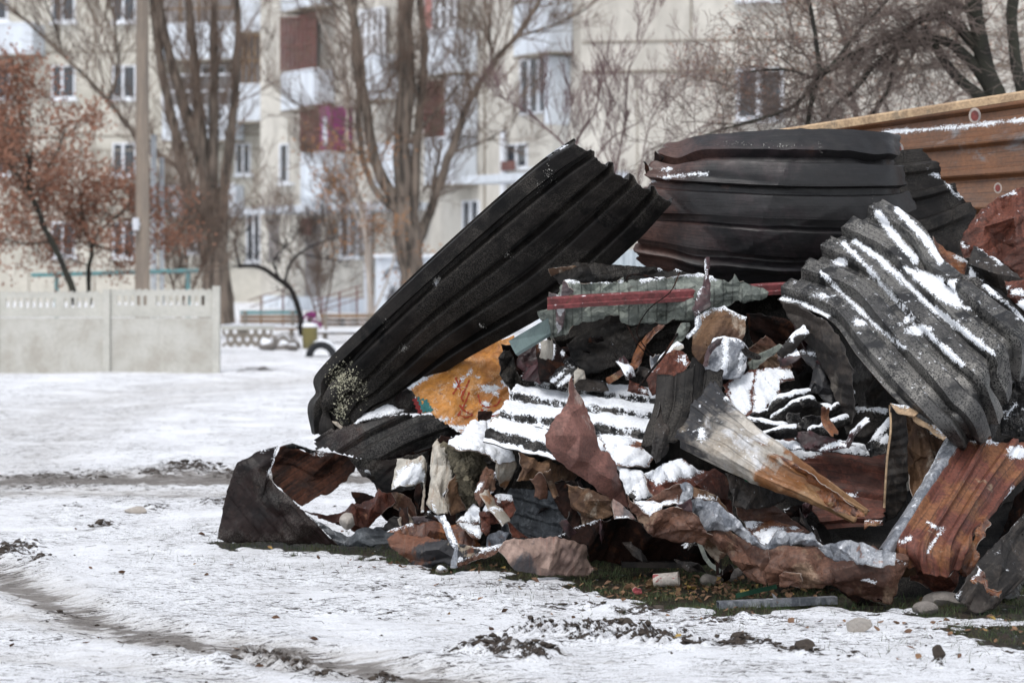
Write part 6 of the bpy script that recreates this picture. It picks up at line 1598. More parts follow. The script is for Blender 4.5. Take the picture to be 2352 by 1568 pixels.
fold('snow_ledge', 'snowy ledge of brown sheet left of the box-like curl', SS, pp(12.7, (1050, 1198), (1075, 1175, .1), (1092, 1160, .15), (1102, 1170), (1102, 1202), (1080, 1204, -.05)), 'brown', seed=127, snow=[[(1048, 1197), (1075, 1172), (1093, 1157), (1104, 1172), (1104, 1200), (1080, 1202)]], h=.025)
fold('snow_ledge', 'second snowy ledge below the first one left of the box-like curl', SS, pp(12.6, (1048, 1203), (1070, 1203, .1), (1100, 1208, .1), (1110, 1225), (1102, 1238, -.05), (1085, 1232, -.05), (1066, 1218)), 'brown', seed=128, snow=[[(1048, 1202), (1072, 1202), (1104, 1208), (1112, 1226), (1102, 1236), (1085, 1228), (1066, 1216)]], h=.02)
fold('rust_plate', 'orange rust sheet with a white left rim near the ground left of centre', SM, pp(12.7, (887, 1222), (915, 1212), (945, 1202), (975, 1199), (1013, 1198), (1046, 1202), (1075, 1215), (1096, 1234), (1105, 1255), (1060, 1262), (1032, 1246), (980, 1236), (934, 1228)), 'rustor', ins=pp(12.62, (990, 1218), (1040, 1225)), nf=5, fa=.03, seed=129, snow=[('l', 3.2, [(886, 1222), (910, 1213), (944, 1203)])])
fold('scorched_sheet', 'black sheet with rusty and cream scorch patches at the lower left of the front row', SM, pp(12.5, (893, 1239), (908, 1221), (934, 1225), (980, 1234), (1032, 1245), (1070, 1250), (1105, 1264), (1078, 1278), (1051, 1286), (1040, 1300), (1020, 1290), (987, 1302), (957, 1302), (935, 1290), (917, 1274)), 'scorch' if 'scorch' in M else 'tan', ins=pp(12.4, (940, 1250), (980, 1265), (1010, 1262, .04), (960, 1280)), nf=6, fa=.02, seed=130, sm=2)
fold('snowy_scrap', 'curved brown sheet edge lined with snow at the front of the scorched sheet', SS, pp(12.42, (1052, 1288), (1075, 1266, .06), (1116, 1256), (1140, 1252), (1161, 1245), (1154, 1262), (1130, 1278), (1085, 1290), (1050, 1306)), 'brown', seed=131, snow=[('l', 4, [(1055, 1286), (1085, 1272), (1120, 1262), (1158, 1249)]), ('e', 1096, 1252, 24, 9)], h=.016)
fold('silver_strip', 'upright bent silver strip carrying snow in front of the orange rust sheet', 'metal strip', pp(12.3, (998, 1180), (1022, 1183), (1036, 1210), (1050, 1245), (1052, 1262), (1050, 1303), (1034, 1302), (1042, 1262), (1030, 1240), (1015, 1205)), 'silver', seed=132, snow=[[(1012, 1190), (1024, 1186), (1036, 1212), (1050, 1250), (1042, 1254), (1026, 1222)]], h=.010)
fold('silver_scrap', 'small mauve and silver scraps left of the upright silver strip', SS, pp(12.75, (949, 1186), (975, 1184), (1002, 1180), (1010, 1195), (1000, 1202), (972, 1204), (950, 1204)), 'mauve', nf=4, fa=.03, seed=133)
fold('silver_scrap', 'tiny whitish spotted plate left of the mauve scraps', SS, pp(12.85, (912, 1192), (938, 1180), (950, 1200), (922, 1212)), 'cream', seed=134)
fold('dark_scrap', 'dark curled scrap edged with snow above the mauve scraps', SS, pp(12.75, (970, 1186), (985, 1172), (1000, 1164), (1012, 1185), (1010, 1198), (990, 1190)), 'rustdk', nf=2, fa=.03, seed=135, snow=[('l', 2.5, [(982, 1176), (1000, 1163)])])
rock('snow_lump', 'small snow-covered stone before the scorched black sheet', 'stone', 1015, 1292, 12.35, .035, .03, .022, M['stone'], 200, True)

# --- ochre panel
och = fold('ochre_sheet', 'ochre yellow scribbled steel panel half hidden under the black leaning sheet', SP, pp(13.45, (935, 893, .1), (1000, 851, .15), (1064, 812, .2), (1181, 770, .3), (1186, 800, .25), (1150, 815, .25), (1146, 823, .2), (1155, 861, .15), (1172, 908, .1), (1172, 935), (1134, 950), (1100, 975), (1078, 1004, -.1), (1040, 994, -.1), (1005, 964, -.05), (987, 946), (970, 950), (954, 908, .05)), 'orange', ins=pp(13.45, (1050, 900, .03), (1110, 880, .06)), seed=136, amp=.003, nf=0, sm=4, edge=.003,
     snow=[('l', 6, [(938, 890), (1000, 850), (1064, 814), (1076, 808)]), ('e', 1128, 893, 20, 7), ('e', 1162, 880, 10, 8), ('e', 1092, 865, 5, 2), ('l', 3, [(1045, 885), (1075, 860), (1082, 852)]), ('e', 1055, 985, 32, 8), ('e', 1030, 962, 18, 5), ('e', 1110, 948, 8, 6), ('e', 1115, 930, 10, 6), ('e', 1140, 905, 5, 4), ('e', 1095, 980, 20, 6), ('e', 1120, 960, 12, 5)], h=.010)
def surf_strokes(name, strokes, mat, parent, base, wd, dd):
    vs, fs = [], []
    for s_ in strokes:
        P = [W(x, y, base(x, y) + dd) for x, y in s_]
        C = catmull(np.array([p[:] for p in P]), np.linspace(0, len(P) - 1, len(P) * 6))
        for i in range(len(C)):
            t_ = Vector(C[min(i + 1, len(C) - 1)] - C[max(i - 1, 0)]).normalized()
            n_ = t_.cross(Vector((0, 1, 0))).normalized() * wd * (1 + .4 * math.sin(i * 1.3))
            vs += [Vector(C[i]) + n_, Vector(C[i]) - n_]
            if i: k = len(vs); fs.append((k - 4, k - 3, k - 1, k - 2))
    o = mobj(name, vs, fs, mat, parent, smooth=False)
bv_ = bpy.context.evaluated_depsgraph_get()
def on_panel(x, y):
    o = (Vector((0, 0, CH)) - och.location); d = W(x, y, 10) - Vector((0, 0, CH))
    hit, loc, *_ = och.ray_cast(o, d.normalized())
    return (loc + och.location).y if hit else 13.45
surf_strokes('painted_scrawl', [[(1046, 866), (1052, 880), (1060, 900), (1066, 908)], [(1058, 872), (1050, 890), (1040, 905)], [(1078, 872), (1070, 890), (1060, 912), (1066, 922)],
    [(1052, 955), (1068, 925), (1078, 900)], [(1055, 930), (1070, 945), (1085, 950)], [(1050, 952), (1070, 958), (1086, 952)], [(1098, 905), (1104, 925), (1118, 935), (1140, 930), (1150, 915)], [(1105, 940), (1125, 955), (1150, 950)]],
    plain('scrawled_red_paint', (.33, .05, .025), bump=0), och, on_panel, .0040, -.006)
sc = []
for k in range(46):
    x0, y0 = rnd.uniform(990, 1130), rnd.uniform(835, 960)
    if y0 < 905 - (x0 - 960) * .42: continue
    sc.append([(x0, y0), (x0 + rnd.uniform(-6, 6), y0 + rnd.uniform(-6, 6)), (x0 + rnd.uniform(-9, 9), y0 + rnd.uniform(-9, 9)), (x0 + rnd.uniform(-9, 9), y0 + rnd.uniform(-9, 9))])
surf_strokes('chalk_scratches', sc, plain('chalk_marks', (.62, .50, .38), bump=0), och, on_panel, .0009, -.006)
bpy.data.objects['chalk_scratches']['kind'] = 'stuff'
surf_strokes('painted_patch', [[(958, 912), (966, 930), (976, 945)], [(968, 916), (976, 930), (984, 945)], [(976, 918), (984, 932), (992, 944)], [(962, 925), (972, 938)]], plain('teal_smear', (.03, .13, .13), bump=0), och, on_panel, .010, -.005)
surf_strokes('painted_patch', [[(952, 915), (958, 930), (966, 948)]], plain('crimson_smear', (.16, .02, .02), bump=0), och, on_panel, .012, -.0045)
fold('curled_scrap', 'black and brown curled scrap between the ochre panel and the dark red folds', SS, pp(13.1, (1146, 822), (1152, 808), (1170, 803), (1178, 818), (1186, 850), (1200, 880), (1205, 905), (1190, 935), (1176, 910), (1160, 880), (1150, 860)), 'char', ins=pp(13.0, (1165, 840), (1182, 880)), nf=4, fa=.03, seed=140)
fold('folded_scrap', 'dark red and steel-blue upright folds below the teal strip', SS, pp(13.05, (1188, 812), (1215, 795), (1240, 790), (1258, 800), (1262, 850), (1240, 880), (1210, 876), (1196, 850)), 'maroon', ins=pp(12.95, (1205, 840), (1222, 830, .1), (1240, 840)), nf=4, fa=.04, seed=141)
fold('folded_scrap', 'rusty upright folds with snow dabs right of the dark red ones', SS, pp(12.95, (1232, 792), (1262, 782), (1290, 800), (1310, 822), (1306, 860), (1270, 880), (1240, 876)), 'rustdk', ins=pp(12.87, (1262, 830), (1285, 845, .08)), nf=6, fa=.04, seed=142, snow=[[(1236, 790), (1262, 780), (1255, 805), (1245, 812)], ('l', 4, [(1272, 795), (1266, 822)]), ('e', 1292, 812, 6, 5)])
fold('folded_scrap', 'grey-black slats with two snow streaks behind the level snowy sheet', SS, pp(12.9, (1250, 872), (1285, 845), (1300, 830), (1328, 845), (1310, 875), (1290, 892)), 'ash', ins=pp(12.86, (1290, 862)), seed=143, snow=[('l', 5, [(1262, 882), (1292, 858)]), ('l', 5, [(1282, 888), (1308, 866)])])
fold('pale_scrap', 'little pinkish white torn tip poking up behind the leaf-shaped sheet', SS, pp(12.85, (1320, 855), (1328, 842), (1342, 858), (1345, 870), (1330, 872), (1318, 885)), 'cream', seed=144)

# --- left end
plm = sheet('profiled_sheet', 'plum-brown crumpled ribbed sheet lying over the folded black one at the left end', SM, [
    [(640, 1010, 13.45), (700, 1060, 13.3), (760, 1110, 13.25), (830, 1165, 13.35)],
    [(770, 935, 13.4), (820, 985, 13.2), (870, 1040, 13.15), (930, 1100, 13.25)],
    [(880, 890, 13.5), (930, 935, 13.3), (980, 990, 13.25), (1040, 1050, 13.35)],
    [(960, 850, 13.6), (1020, 905, 13.4), (1075, 960, 13.35), (1130, 1020, 13.45)]],
    'plumB', ribs=4, rh=.04, prof=(.2, .3, .78, .9), amp=.007, fr=3.5, res=.014, per=20, seed=150,
    clip=[(719, 1013), (722, 1003), (742, 985), (775, 978), (806, 975), (853, 963), (912, 949), (960, 950), (994, 953), (1029, 973), (1066, 1000), (1050, 1005), (1032, 1008), (987, 1033), (905, 1052), (860, 1058), (830, 1057), (806, 1050), (748, 1032), (722, 1033)])
fold('snowy_ledge', None, None, pp(13.45, (765, 980), (806, 968, .1), (853, 940, .2), (876, 926, .25), (905, 932, .2), (930, 942, .15), (950, 950), (912, 952, -.06), (853, 966, -.1), (806, 980, -.1)), 'charB', seed=151, parent=plm, snow=[[(800, 974), (850, 938), (876, 926), (905, 932), (925, 942), (912, 950), (853, 964), (812, 978)], ('e', 793, 978, 8, 4)], h=.02)
fold('scrap_fold', 'dark brown peaked fold between the ochre panel and the leaning black sheet', SS, pp(13.5, (890, 925), (935, 889), (951, 908), (968, 955), (930, 945), (900, 935)), 'charB', nf=2, fa=.02, seed=152)
fold('paper_scrap', 'tiny pale torn slips on top of the plum-brown sheet at the left', 'scrap', pp(13.1, (763, 968), (775, 967), (788, 978), (783, 984)), 'cream', amp=0, seed=153)

lf = fold('folded_sheet', 'big black-brown folded sheet standing open like a tent at the far left of the heap', SM, pp(13.45, (500, 1238), (502, 1218), (508, 1196), (514, 1160), (523, 1123), (534, 1090), (547, 1062), (566, 1050), (588, 1040), (615, 1030), (641, 1024), (632, 1050), (618, 1085), (620, 1100, -.05), (650, 1130, -.05), (690, 1166, -.08), (735, 1210, -.1), (776, 1251, -.12), (712, 1248), (650, 1246), (595, 1243), (545, 1246)), 'plumB',
     ins=pp(13.38, (556, 1066, .05), (588, 1078, .02), (612, 1100, -.03), (572, 1112, .07), (600, 1150, .07), (640, 1150, -.02), (640, 1190, .06), (560, 1190, .06), (690, 1205, -.02), (680, 1235, .04), (540, 1222, .04)), nf=0, fa=.03, seed=154, sm=3, amp=.002, rb=True, ang=-50, snow=[('l', 4, [(638, 1032), (630, 1062), (618, 1088)]), ('l', 2, [(600, 1036), (612, 1031)])])
fold('inner_face', None, None, pp(13.62, (640, 1026), (661, 1020), (703, 1034), (722, 1034), (770, 1040), (808, 1050), (822, 1066), (810, 1090), (792, 1106), (764, 1122), (736, 1142), (712, 1156), (692, 1166), (655, 1135), (622, 1102), (624, 1080)), 'rustdk2' if 'rustdk2' in M else 'rustdk', ins=pp(13.7, (690, 1060), (740, 1070, -.08), (700, 1110), (760, 1090, .05)), nf=5, fa=.04, parent=lf, seed=155, ang=-55, snow=[('e', 732, 1040, 10, 4)])
fold('charred_scrap', 'thin sooty torn edge along the top of the open tent-like sheet', SS, pp(13.55, (655, 1022), (672, 1018), (700, 1026), (725, 1036), (720, 1042), (690, 1032), (660, 1028)), 'ash', seed=156)
fold('crumpled_sheet', 'crumpled dull grey sheet spread low on the ground right of the tent-like sheet', SM, pp(13.42, (703, 1177), (735, 1200), (765, 1218), (799, 1234), (830, 1218), (865, 1206), (885, 1210), (900, 1217), (910, 1235), (906, 1250), (860, 1252), (800, 1254), (776, 1252), (738, 1214)), 'steel', ins=pp(13.35, (820, 1240), (860, 1225), (885, 1232, .05)), nf=5, fa=.03, seed=157, sm=2, snow=[('l', 2, [(706, 1178), (735, 1204)])])
fold('rust_sheet', 'brown-red bent sheet inside the opening at the left end', SM, pp(13.6, (696, 1172), (730, 1180), (759, 1182), (790, 1172), (818, 1163), (840, 1148), (862, 1130), (876, 1118), (900, 1130), (912, 1155), (880, 1180), (841, 1216), (800, 1212), (760, 1200)), 'rust', ins=pp(13.5, (800, 1195), (850, 1170), (870, 1140, .06)), nf=6, fa=.04, seed=158)
fold('dark_sheet', 'dark brown ribbed folds under the plum-brown sheet', SM, pp(13.35, (800, 1050), (850, 1056), (912, 1053), (940, 1045), (985, 1034), (985, 1070), (975, 1120), (907, 1127), (880, 1132), (850, 1100), (820, 1075)), 'charB', nf=6, fa=.05, seed=159, ang=70)
fold('dark_sheet', 'brown twisting sheet between the opening and the small whitish panel', SM, pp(13.5, (860, 1090), (895, 1095), (915, 1130), (945, 1145), (960, 1190), (930, 1180), (905, 1165), (882, 1140)), 'brown', nf=5, fa=.05, seed=160)
fold('black_plate', 'black triangular plate on the ground left of the mauve scraps', SP, pp(13.1, (878, 1215), (895, 1190), (905, 1185), (950, 1192), (965, 1215), (925, 1225), (900, 1222)), 'char', nf=2, fa=.02, seed=161)
rock('foam_lump', 'pale grey lump sitting inside the opening at the left end', 'lump', 800, 1196, 13.25, .05, .05, .05, M['palestone'], 201, z=W(800, 1208, 13.25).z)
fold('metal_offcut', 'leaning black and tan strip in the opening of the left end', SS, pp(13.75, (806, 1130), (812, 1128), (850, 1135), (868, 1145), (858, 1160), (850, 1182), (832, 1184), (822, 1165)), 'rustdk', seed=162)

# --- added backing sheets whose dark colour stands for shade in the voids
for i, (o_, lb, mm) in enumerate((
    (pp(13.75, (1290, 650), (1500, 640), (1900, 640), (2000, 700), (1900, 920), (1600, 900), (1350, 890), (1230, 860), (1255, 760)), 'added black backing that paints the shaded hollow below the plum-brown sheet', 'char'),
    (pp(13.5, (1880, 700), (2100, 640), (2300, 580), (2480, 620), (2480, 1010), (2100, 1010), (1900, 980)), 'added black backing that paints the shade behind the blistered sheet', 'char'),
    (pp(13.25, (1040, 1010), (1300, 960), (1800, 900), (2080, 960), (2060, 1290), (1700, 1330, -.3), (1400, 1285, .1), (1180, 1260), (1060, 1240)), 'added black backing that paints the shaded voids in the lower middle of the heap', 'char'),
    (pp(12.55, (1750, 1100), (2060, 1130), (2480, 1000), (2480, 1360), (2300, 1395, -1.2), (2050, 1385, -1.1), (1800, 1340, -.8)), 'added black backing that paints the shaded voids in the lower right of the heap', 'char'),
    (pp(13.75, (850, 1050), (1100, 1000), (1180, 1220), (1000, 1240, -.2), (900, 1215), (872, 1150)), 'added dark backing that paints the shade behind the small whitish panel', 'rustdk'),
    (pp(13.6, (1150, 790), (1320, 800), (1330, 900), (1200, 900)), 'added dark backing that paints the shade behind the upright dark red folds', 'rustdk'))):
    fold('shade_backing', lb, SM, o_, mm, nf=40, fa=.10, res=.03, seed=170 + i)

# --- narrow curled strips torn from the sheets
tri = random.Random(4242)
for k in range(22):
    zx, zy, zd = tri.choice([(1600, 1230, 11.6), (1850, 1200, 11.7), (1250, 1150, 12.3), (1080, 1200, 12.5), (1480, 850, 12.6), (1780, 800, 12.5), (1950, 960, 12.0), (2130, 1300, 11.5), (900, 1180, 12.9), (1350, 1230, 12.0), (1260, 840, 12.9), (2290, 1200, 11.6), (1700, 1290, 11.5)])
    x, y = zx + tri.uniform(-70, 70), zy + tri.uniform(-40, 40)
    a_ = tri.uniform(-1.4, 1.4) + (math.pi / 2 if tri.random() < .4 else 0); L = tri.uniform(35, 95); bend = tri.uniform(-.28, .28); w_ = tri.uniform(6, 15)
    ctr, rows = [], []
    for j in range(4):
        t_ = j / 3 - .5
        an = a_ + bend * t_ * 2
        ctr.append((x + L * t_ * math.cos(an), y + L * t_ * math.sin(an)))
    for j, (px, py) in enumerate(ctr):
        q0, q1 = ctr[max(j - 1, 0)], ctr[min(j + 1, 3)]
        tx, ty = q1[0] - q0[0], q1[1] - q0[1]; nn = math.hypot(tx, ty); tx, ty = tx / nn, ty / nn
        tw = .03 * math.sin(k) + .012 * j
        dd = zd - .05 + .03 * math.sin(j + k)
        rows.append([(px - ty * w_, py + tx * w_, dd - tw), (px, py, dd - .012), (px + ty * w_, py - tx * w_, dd + tw)])
    sheet('torn_strip', 'narrow curled torn strip sticking out among the larger sheets of the heap', SS, rows, tri.choice(['rust', 'brown', 'rustor', 'rustdk', 'plate', 'charB', 'silver', 'maroon', 'tan', 'cream']), amp=.003, fr=9, res=.008, seed=900 + k, edge=.012,
          auto=.6 if tri.random() < .4 else None, group='narrow torn strips in the heap')

# --- small scraps wedged among the big ones
tri = random.Random(99)
zones = [(1280, 780, 1600, 900, 13.0, 10), (1680, 700, 1900, 860, 13.0, 9), (1840, 1160, 2030, 1300, 11.95, 12), (1160, 1140, 1400, 1230, 12.75, 10), (2100, 1290, 2240, 1370, 11.7, 6), (1880, 860, 2100, 1000, 12.75, 9),
         (830, 1090, 980, 1200, 13.3, 8), (1560, 1230, 1760, 1330, 12.0, 12), (2200, 1010, 2352, 1250, 12.4, 8), (1180, 800, 1320, 890, 13.2, 6), (1700, 1080, 1900, 1200, 12.2, 6), (2240, 620, 2352, 800, 12.9, 5), (1370, 1200, 1560, 1285, 12.1, 6)]
for zi, (x0, y0, x1, y1, d, n) in enumerate(zones):
    for k in range(n // 3):
        cx, cy = tri.uniform(x0, x1), tri.uniform(y0, y1)
        s_ = tri.uniform(22, 50)
        a0 = tri.uniform(0, 6.28); el = tri.uniform(.18, .42)
        nn = tri.randint(4, 6)
        an = sorted(tri.uniform(0, 6.28) for _ in range(nn))
        an = [2 * math.pi * j / nn + tri.uniform(-.4, .4) for j in range(nn)]
        pts = []
        for a in an:
            ux, uy = s_ * math.cos(a) * tri.uniform(.7, 1.2), s_ * el * math.sin(a)
            pts.append((cx + ux * math.cos(a0) - uy * math.sin(a0), cy + ux * math.sin(a0) + uy * math.cos(a0), d + tri.uniform(-.09, .06)))
        mm = tri.choice(['rustdk', 'rustdk', 'charB', 'plumB', 'char', 'plate', 'rustdk2', 'maroon'])  # dark materials only: the shade of the gaps is put into their colour
        fold('small_scrap', 'small crumpled scrap wedged deep between the larger sheets of the heap', SS, pts, mm, ins=[(cx, cy, d - .05)], seed=300 + zi * 20 + k, res=.02, auto=.82 if tri.random() < .5 else None, group='small scraps wedged in the heap')
# ------------------------------------------------------------------ things lying on the ground in front
def ground_d(y): return CH * FP / (y - HY)
# steel channel
p0, p1 = W(1645, 1384, ground_d(1388)), W(1916, 1370, ground_d(1379))
p0.z = gz(p0.x, p0.y) + .005; p1.z = gz(p1.x, p1.y) + .01
ax = (p1 - p0).normalized(); sd_ = ax.cross(Vector((0, 0, 1))).normalized(); upv = Vector((0, 0, 1))
prof = [(0, 0), (0, .034), (.045, .034), (.045, 0), (.042, 0), (.042, .031), (.003, .031), (.003, 0)]
vs = []
for p in (p0, p1): vs += [p - sd_ * q[0] * -1 + upv * q[1] for q in prof]
n = len(prof)
fs = [(k, (k + 1) % n, n + (k + 1) % n, n + k) for k in range(n)] + [tuple(range(n)), tuple(range(2 * n - 1, n - 1, -1))]
tag(mobj('steel_channel', vs, fs, M['silver'], smooth=False), 'straight grey steel channel lying on the grass in front of the heap', 'steel channel')
def ribbon(name, label, cat, pts, w_, mat, th=.003):
    vs = []
    P = [W(*p) for p in pts]
    mb = MB()
    for i, p in enumerate(P):
        t_ = (P[min(i + 1, len(P) - 1)] - P[max(i - 1, 0)]).normalized()
        n_ = t_.cross(Vector((.1, 1, .1))).normalized() * w_ * .5
        vs += [p + n_, p - n_, p - n_ + Vector((0, th, 0)), p + n_ + Vector((0, th, 0))]
    fs = [(i * 4 + k, i * 4 + (k + 1) % 4, i * 4 + 4 + (k + 1) % 4, i * 4 + 4 + k) for i in range(len(P) - 1) for k in range(4)]
    fs += [(0, 1, 2, 3), tuple((len(P) - 1) * 4 + k for k in (3, 2, 1, 0))]
    return tag(mobj(name, vs, fs, mat, smooth=False), label, cat)
ribbon('plank', 'grey-brown flat plank lying in the shadow below the sooty underside', 'plank', [(1428, 1296, 12.3), (1500, 1297, 12.25), (1588, 1298, 12.2)], .03, M['plate'], .06)
ribbon('metal_strip', 'narrow bent grey-green slat hanging down to the leaves', 'metal strip', [(1605, 1242, 11.9), (1620, 1280, 11.85), (1632, 1296, 11.8), (1655, 1312, 11.75)], .022, M['green'])
ribbon('metal_strip', 'dark upright rusty bar behind the bent grey-green slat', 'metal strip', [(1648, 1250, 11.8), (1652, 1320, 11.75)], .028, M['rustdk'])
ribbon('green_strip', 'dark green slanting strip on the grass near the steel channel', 'metal strip', [(1690, 1368, 11.4), (1740, 1356, 11.42), (1784, 1346, 11.4)], .022, plain('dark_green_enamel', (.015, .06, .035), bump=0))
fold('paper_scrap', 'small whitish triangular scrap standing on the grass behind the steel channel', 'scrap', pp(11.3, (1770, 1362), (1778, 1366), (1797, 1386), (1788, 1398)), 'silver', amp=0, seed=400)
# can
d = ground_d(1342); c = W(1530, 1340, d); c.z = gz(c.x, d) + .036
ca = root('tin_can', (c.x, d, c.z - .036), 'crushed white and red food can lying open among the leaves', 'can')
Mx = Matrix.Rotation(math.radians(84), 4, 'Y') @ Matrix.Rotation(math.radians(10), 4, 'X')
mb = MB()
mb.lathe(c, [(.032, -.062), (.034, -.060), (.0335, -.02), (.034, .0), (.0335, .03), (.035, .058), (.036, .062), (.033, .062), (.031, .055), (.031, -.055), (0, -.055)], 26, Mx)
mb.obj('body', metal('can_print', (.50, .45, .40), (.30, .06, .06), (.45, .42, .38), s1=14, t1=(.54, .57), t3=(.6, .65), rough=.5), ca, smooth=True, sharp=35)
mb = MB(); mb.lathe(c, [(.0365, .060), (.037, .063), (.0355, .0645), (.034, .062)], 26, Mx); mb.obj('rim', M['cream'], ca, smooth=True)
mb = MB(); mb.lathe(c, [(0, .04), (.0308, .04)], 26, Mx); mb.obj('inside', M['plate'], ca)
fold('red_wrapper', 'small crumpled pink-red wrapper left of the can', 'wrapper', pp(ground_d(1356) - .05, (1455, 1354), (1460, 1346), (1474, 1350), (1478, 1362), (1462, 1364)), plain('pink_wrapper', (.40, .09, .10), bump=0), nf=3, fa=.02, seed=401)
# stones
ST = [(1972, 1449, .062, .05, .052, 'palestone', 'pale grey block-like stone standing alone on the snow at lower right'),
      (315, 1176, .085, .05, .03, 'palestone', 'flat tan stone lying on the snow left of the heap'),
      (1630, 1338, .05, .05, .04, 'stone', 'grey angular stone beside the leaves under the slat'),
      (1672, 1328, .055, .04, .045, 'stone', 'pale grey rough stone left of the brown drape near the leaves'),
      (1706, 1322, .05, .04, .045, 'stone', 'brown lumpy stone touching the brown draped sheet'),
      (2165, 1386, .10, .06, .045, 'stone', 'grey boulder under the folded end of the big rusty sheet'),
      (2125, 1402, .06, .05, .035, 'stone', 'small grey stone left of the boulder under the rusty sheet'),
      (2156, 1524, .03, .03, .035, 'clod', 'dark upright lump of earth at the lower right corner area'),
      (1850, 1503, .045, .04, .03, 'clod', 'dark round clod at the right end of the churned ridge')]
for i, (x, y, a, b_, c_, mm, lb) in enumerate(ST):
    rock('stone' if mm != 'clod' else 'earth_clod', lb, 'stone' if mm != 'clod' else 'clod', x, y, ground_d(y), a, b_, c_, M[mm], 500 + i)

# grass, leaves, clods, twigs: uncountable ground cover
def scatter(n, poly_or_fn, seed, ylo=9.2, yhi=16):
    rg = np.random.RandomState(seed)
    Y = 1 / rg.uniform(1 / yhi, 1 / ylo, n)
    X = rg.uniform(-.235, .235, n) * Y
    P = np.c_[X, Y]
    f = gfields(P)
    return P, f, rg
P, (h, mud, sl, gr, fr), rg = scatter(420000, None, 11, 9.4, 14.5)
k = (gr > .35) & (rg.uniform(size=len(P)) < .40 * gr * np.clip(fbm(np.c_[P * 5, P[:, 0] * 0], 3) * 2 + .5, 0, 1))
k |= (fr > .3) & (rg.uniform(size=len(P)) < .006)
P, h = P[k], h[k]
P, h = P[:60000], h[:60000]
n = len(P)
ang = rg.uniform(0, 6.28, n); ht = rg.uniform(.012, .045, n); ln = rg.normal(0, .014, (n, 2)); wd = rg.uniform(.0010, .0022, n)
B = np.c_[P, h - .004]
s = np.c_[np.cos(ang) * wd, np.sin(ang) * wd, np.zeros(n)]
T = B + np.c_[ln, ht]
V = np.stack([B - s, B + s, T], 1).reshape(-1, 3)
m, t, b = newmat('grass_blade'); N = NT(t)
q = N.noise(N.n("TexCoord").outputs['Object'], 9, 3)
t.links.new(N.mix(N.ramp(q, .4, .62), (.028, .055, .012), (.065, .065, .022)), b.inputs['Base Color']); b.inputs['Roughness'].default_value = .7
o = mobj('grass', V, np.arange(len(V)).reshape(-1, 3), m, smooth=False)
tag(o, 'short green grass showing where the snow has melted round the heap', 'grass', kind='stuff')

P, (h, mud, sl, gr, fr), rg = scatter(60000, None, 12, 9.4, 15)
cl = np.exp(-((P[:, 0] - G(1600, 1330)[0]) / .42) ** 2 - ((P[:, 1] - 11.85) / .35) ** 2)
cl2 = np.exp(-((P[:, 0] - G(1120, 1330)[0]) / .5) ** 2 - ((P[:, 1] - 12.5) / .25) ** 2) + .8 * np.exp(-((P[:, 0] - G(2290, 1450)[0]) / .35) ** 2 - ((P[:, 1] - 10.5) / .2) ** 2)
k = rg.uniform(size=len(P)) < (.006 * gr + .42 * cl + .10 * cl2 + .006 * fr + .0006)
P, h = P[k], h[k]
vs, fs, mi = [], [], []
for (x, y), z in zip(P, h):
    L = rg.uniform(.008, .025); w_ = L * rg.uniform(.5, .8)
    R = Matrix.Rotation(rg.uniform(0, 6.28), 3, 'Z') @ Matrix.Rotation(rg.normal(0, .5), 3, 'X') @ Matrix.Rotation(rg.normal(0, .4), 3, 'Y')
    cu = rg.uniform(-.35, .5) * L
    pts = [(-L, 0, 0), (-L * .4, -w_ * .8, cu * .5), (L * .2, -w_ * .9, cu), (L, 0, cu * .2), (L * .2, w_ * .9, cu), (-L * .4, w_ * .8, cu * .5), (0, 0, 0)]
    c = Vector((x, y, z + .008 + abs(cu) * .5)); k0 = len(vs)
    vs += [c + R @ Vector(p) for p in pts]
    for i in range(6): fs.append((k0 + i, k0 + (i + 1) % 6, k0 + 6)); mi.append(len(vs))
m, t, b = newmat('leaf_litter'); N = NT(t)
q = N.n("TexWhiteNoise", {'Vector': N.n("VectorMath", {0: N.n("TexCoord").outputs['Object'], 1: (.05, .05, .05)}, operation='SNAP').outputs[0]}).outputs[0]
c1 = N.mix(q, (.075, .036, .02), (.20, .11, .055))
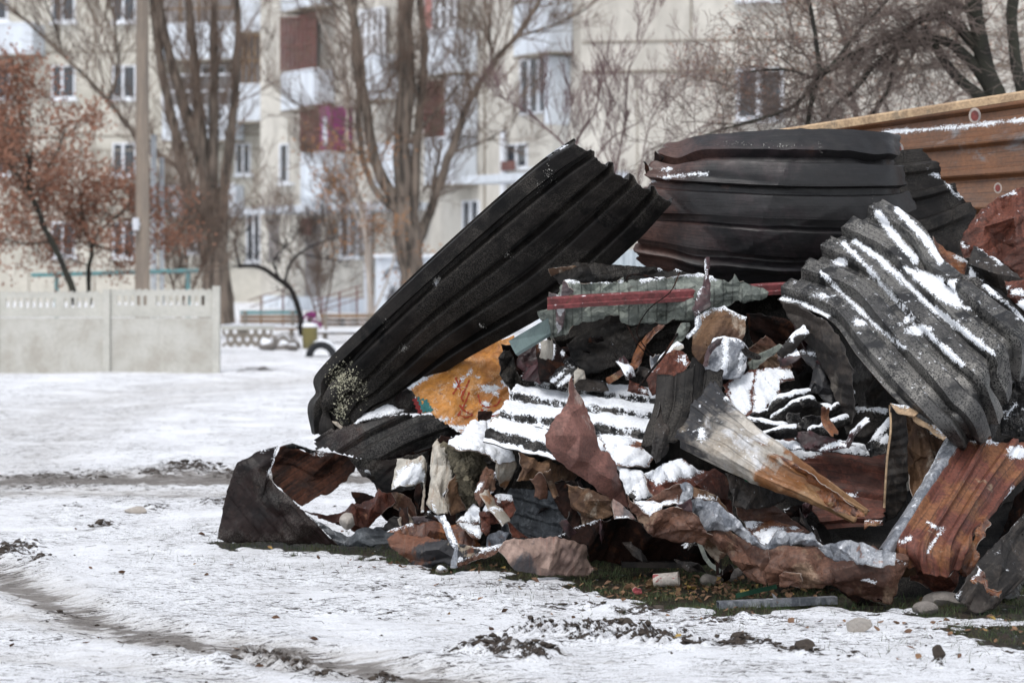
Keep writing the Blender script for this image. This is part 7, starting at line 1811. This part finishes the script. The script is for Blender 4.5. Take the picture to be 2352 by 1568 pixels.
t.links.new(N.mix(N.ramp(q, .92, .97), c1, (.30, .20, .05)), b.inputs['Base Color']); b.inputs['Roughness'].default_value = .75
o = mobj('fallen_leaves', vs, fs, m, smooth=False)
tag(o, 'brown fallen leaves scattered along the foot of the heap', 'leaves', kind='stuff')

# earth clods thrown up in the churned patches
P, (h, mud, sl, gr, fr), rg = scatter(160000, None, 13, 9.1, 19)
k = rg.uniform(size=len(P)) < (np.clip(mud - .30, 0, 1) * .22 + .0022 * fr + .0010 + .002 * sl)
P, h, mm_ = P[k], h[k], mud[k]
bm = bmesh.new(); bmesh.ops.create_icosphere(bm, subdivisions=1, radius=1)
IV = np.array([v.co[:] for v in bm.verts]); IF = np.array([[v.index for v in f.verts] for f in bm.faces]); bm.free()
Vs, Fs = [], []
for i, ((x, y), z) in enumerate(zip(P, h)):
    s_ = rg.uniform(.003, .008) + (mm_[i] > .45) * rg.exponential(.0045)
    s_ = min(s_, .035)
    v = IV * (1 + rg.uniform(-.35, .35, (len(IV), 1))) * s_ * np.array([rg.uniform(.8, 1.8), rg.uniform(.7, 1.4), rg.uniform(.4, .8)])
    Fs.append(IF + len(IV) * i); Vs.append(v + [x, y, z + s_ * .2])
o = mobj('earth_clods', np.concatenate(Vs), np.concatenate(Fs), M['clod'], smooth=False)
tag(o, 'dark crumbs and clods of earth churned up through the snow', 'earth', kind='stuff')
# dry twigs and straws
P, (h, mud, sl, gr, fr), rg = scatter(900, None, 14, 9.1, 14)
mb = MB()
for (x, y), z in zip(P, h):
    if rg.uniform() > .15: continue
    a = rg.uniform(0, 6.28); L = rg.uniform(.02, .10)
    mb.tube([(x, y, z + .004), (x + L * .5 * math.cos(a), y + L * .5 * math.sin(a), z + .010), (x + L * math.cos(a + .4), y + L * math.sin(a + .4), z + rg.uniform(.003, .02))], .0013, 3, cap=False)
tag(mb.obj('dry_straws', M['rustdk']), 'thin dry straws lying on the snow', 'straw', kind='stuff')

for o in bpy.data.objects:
    if '_o' in o: del o['_o']
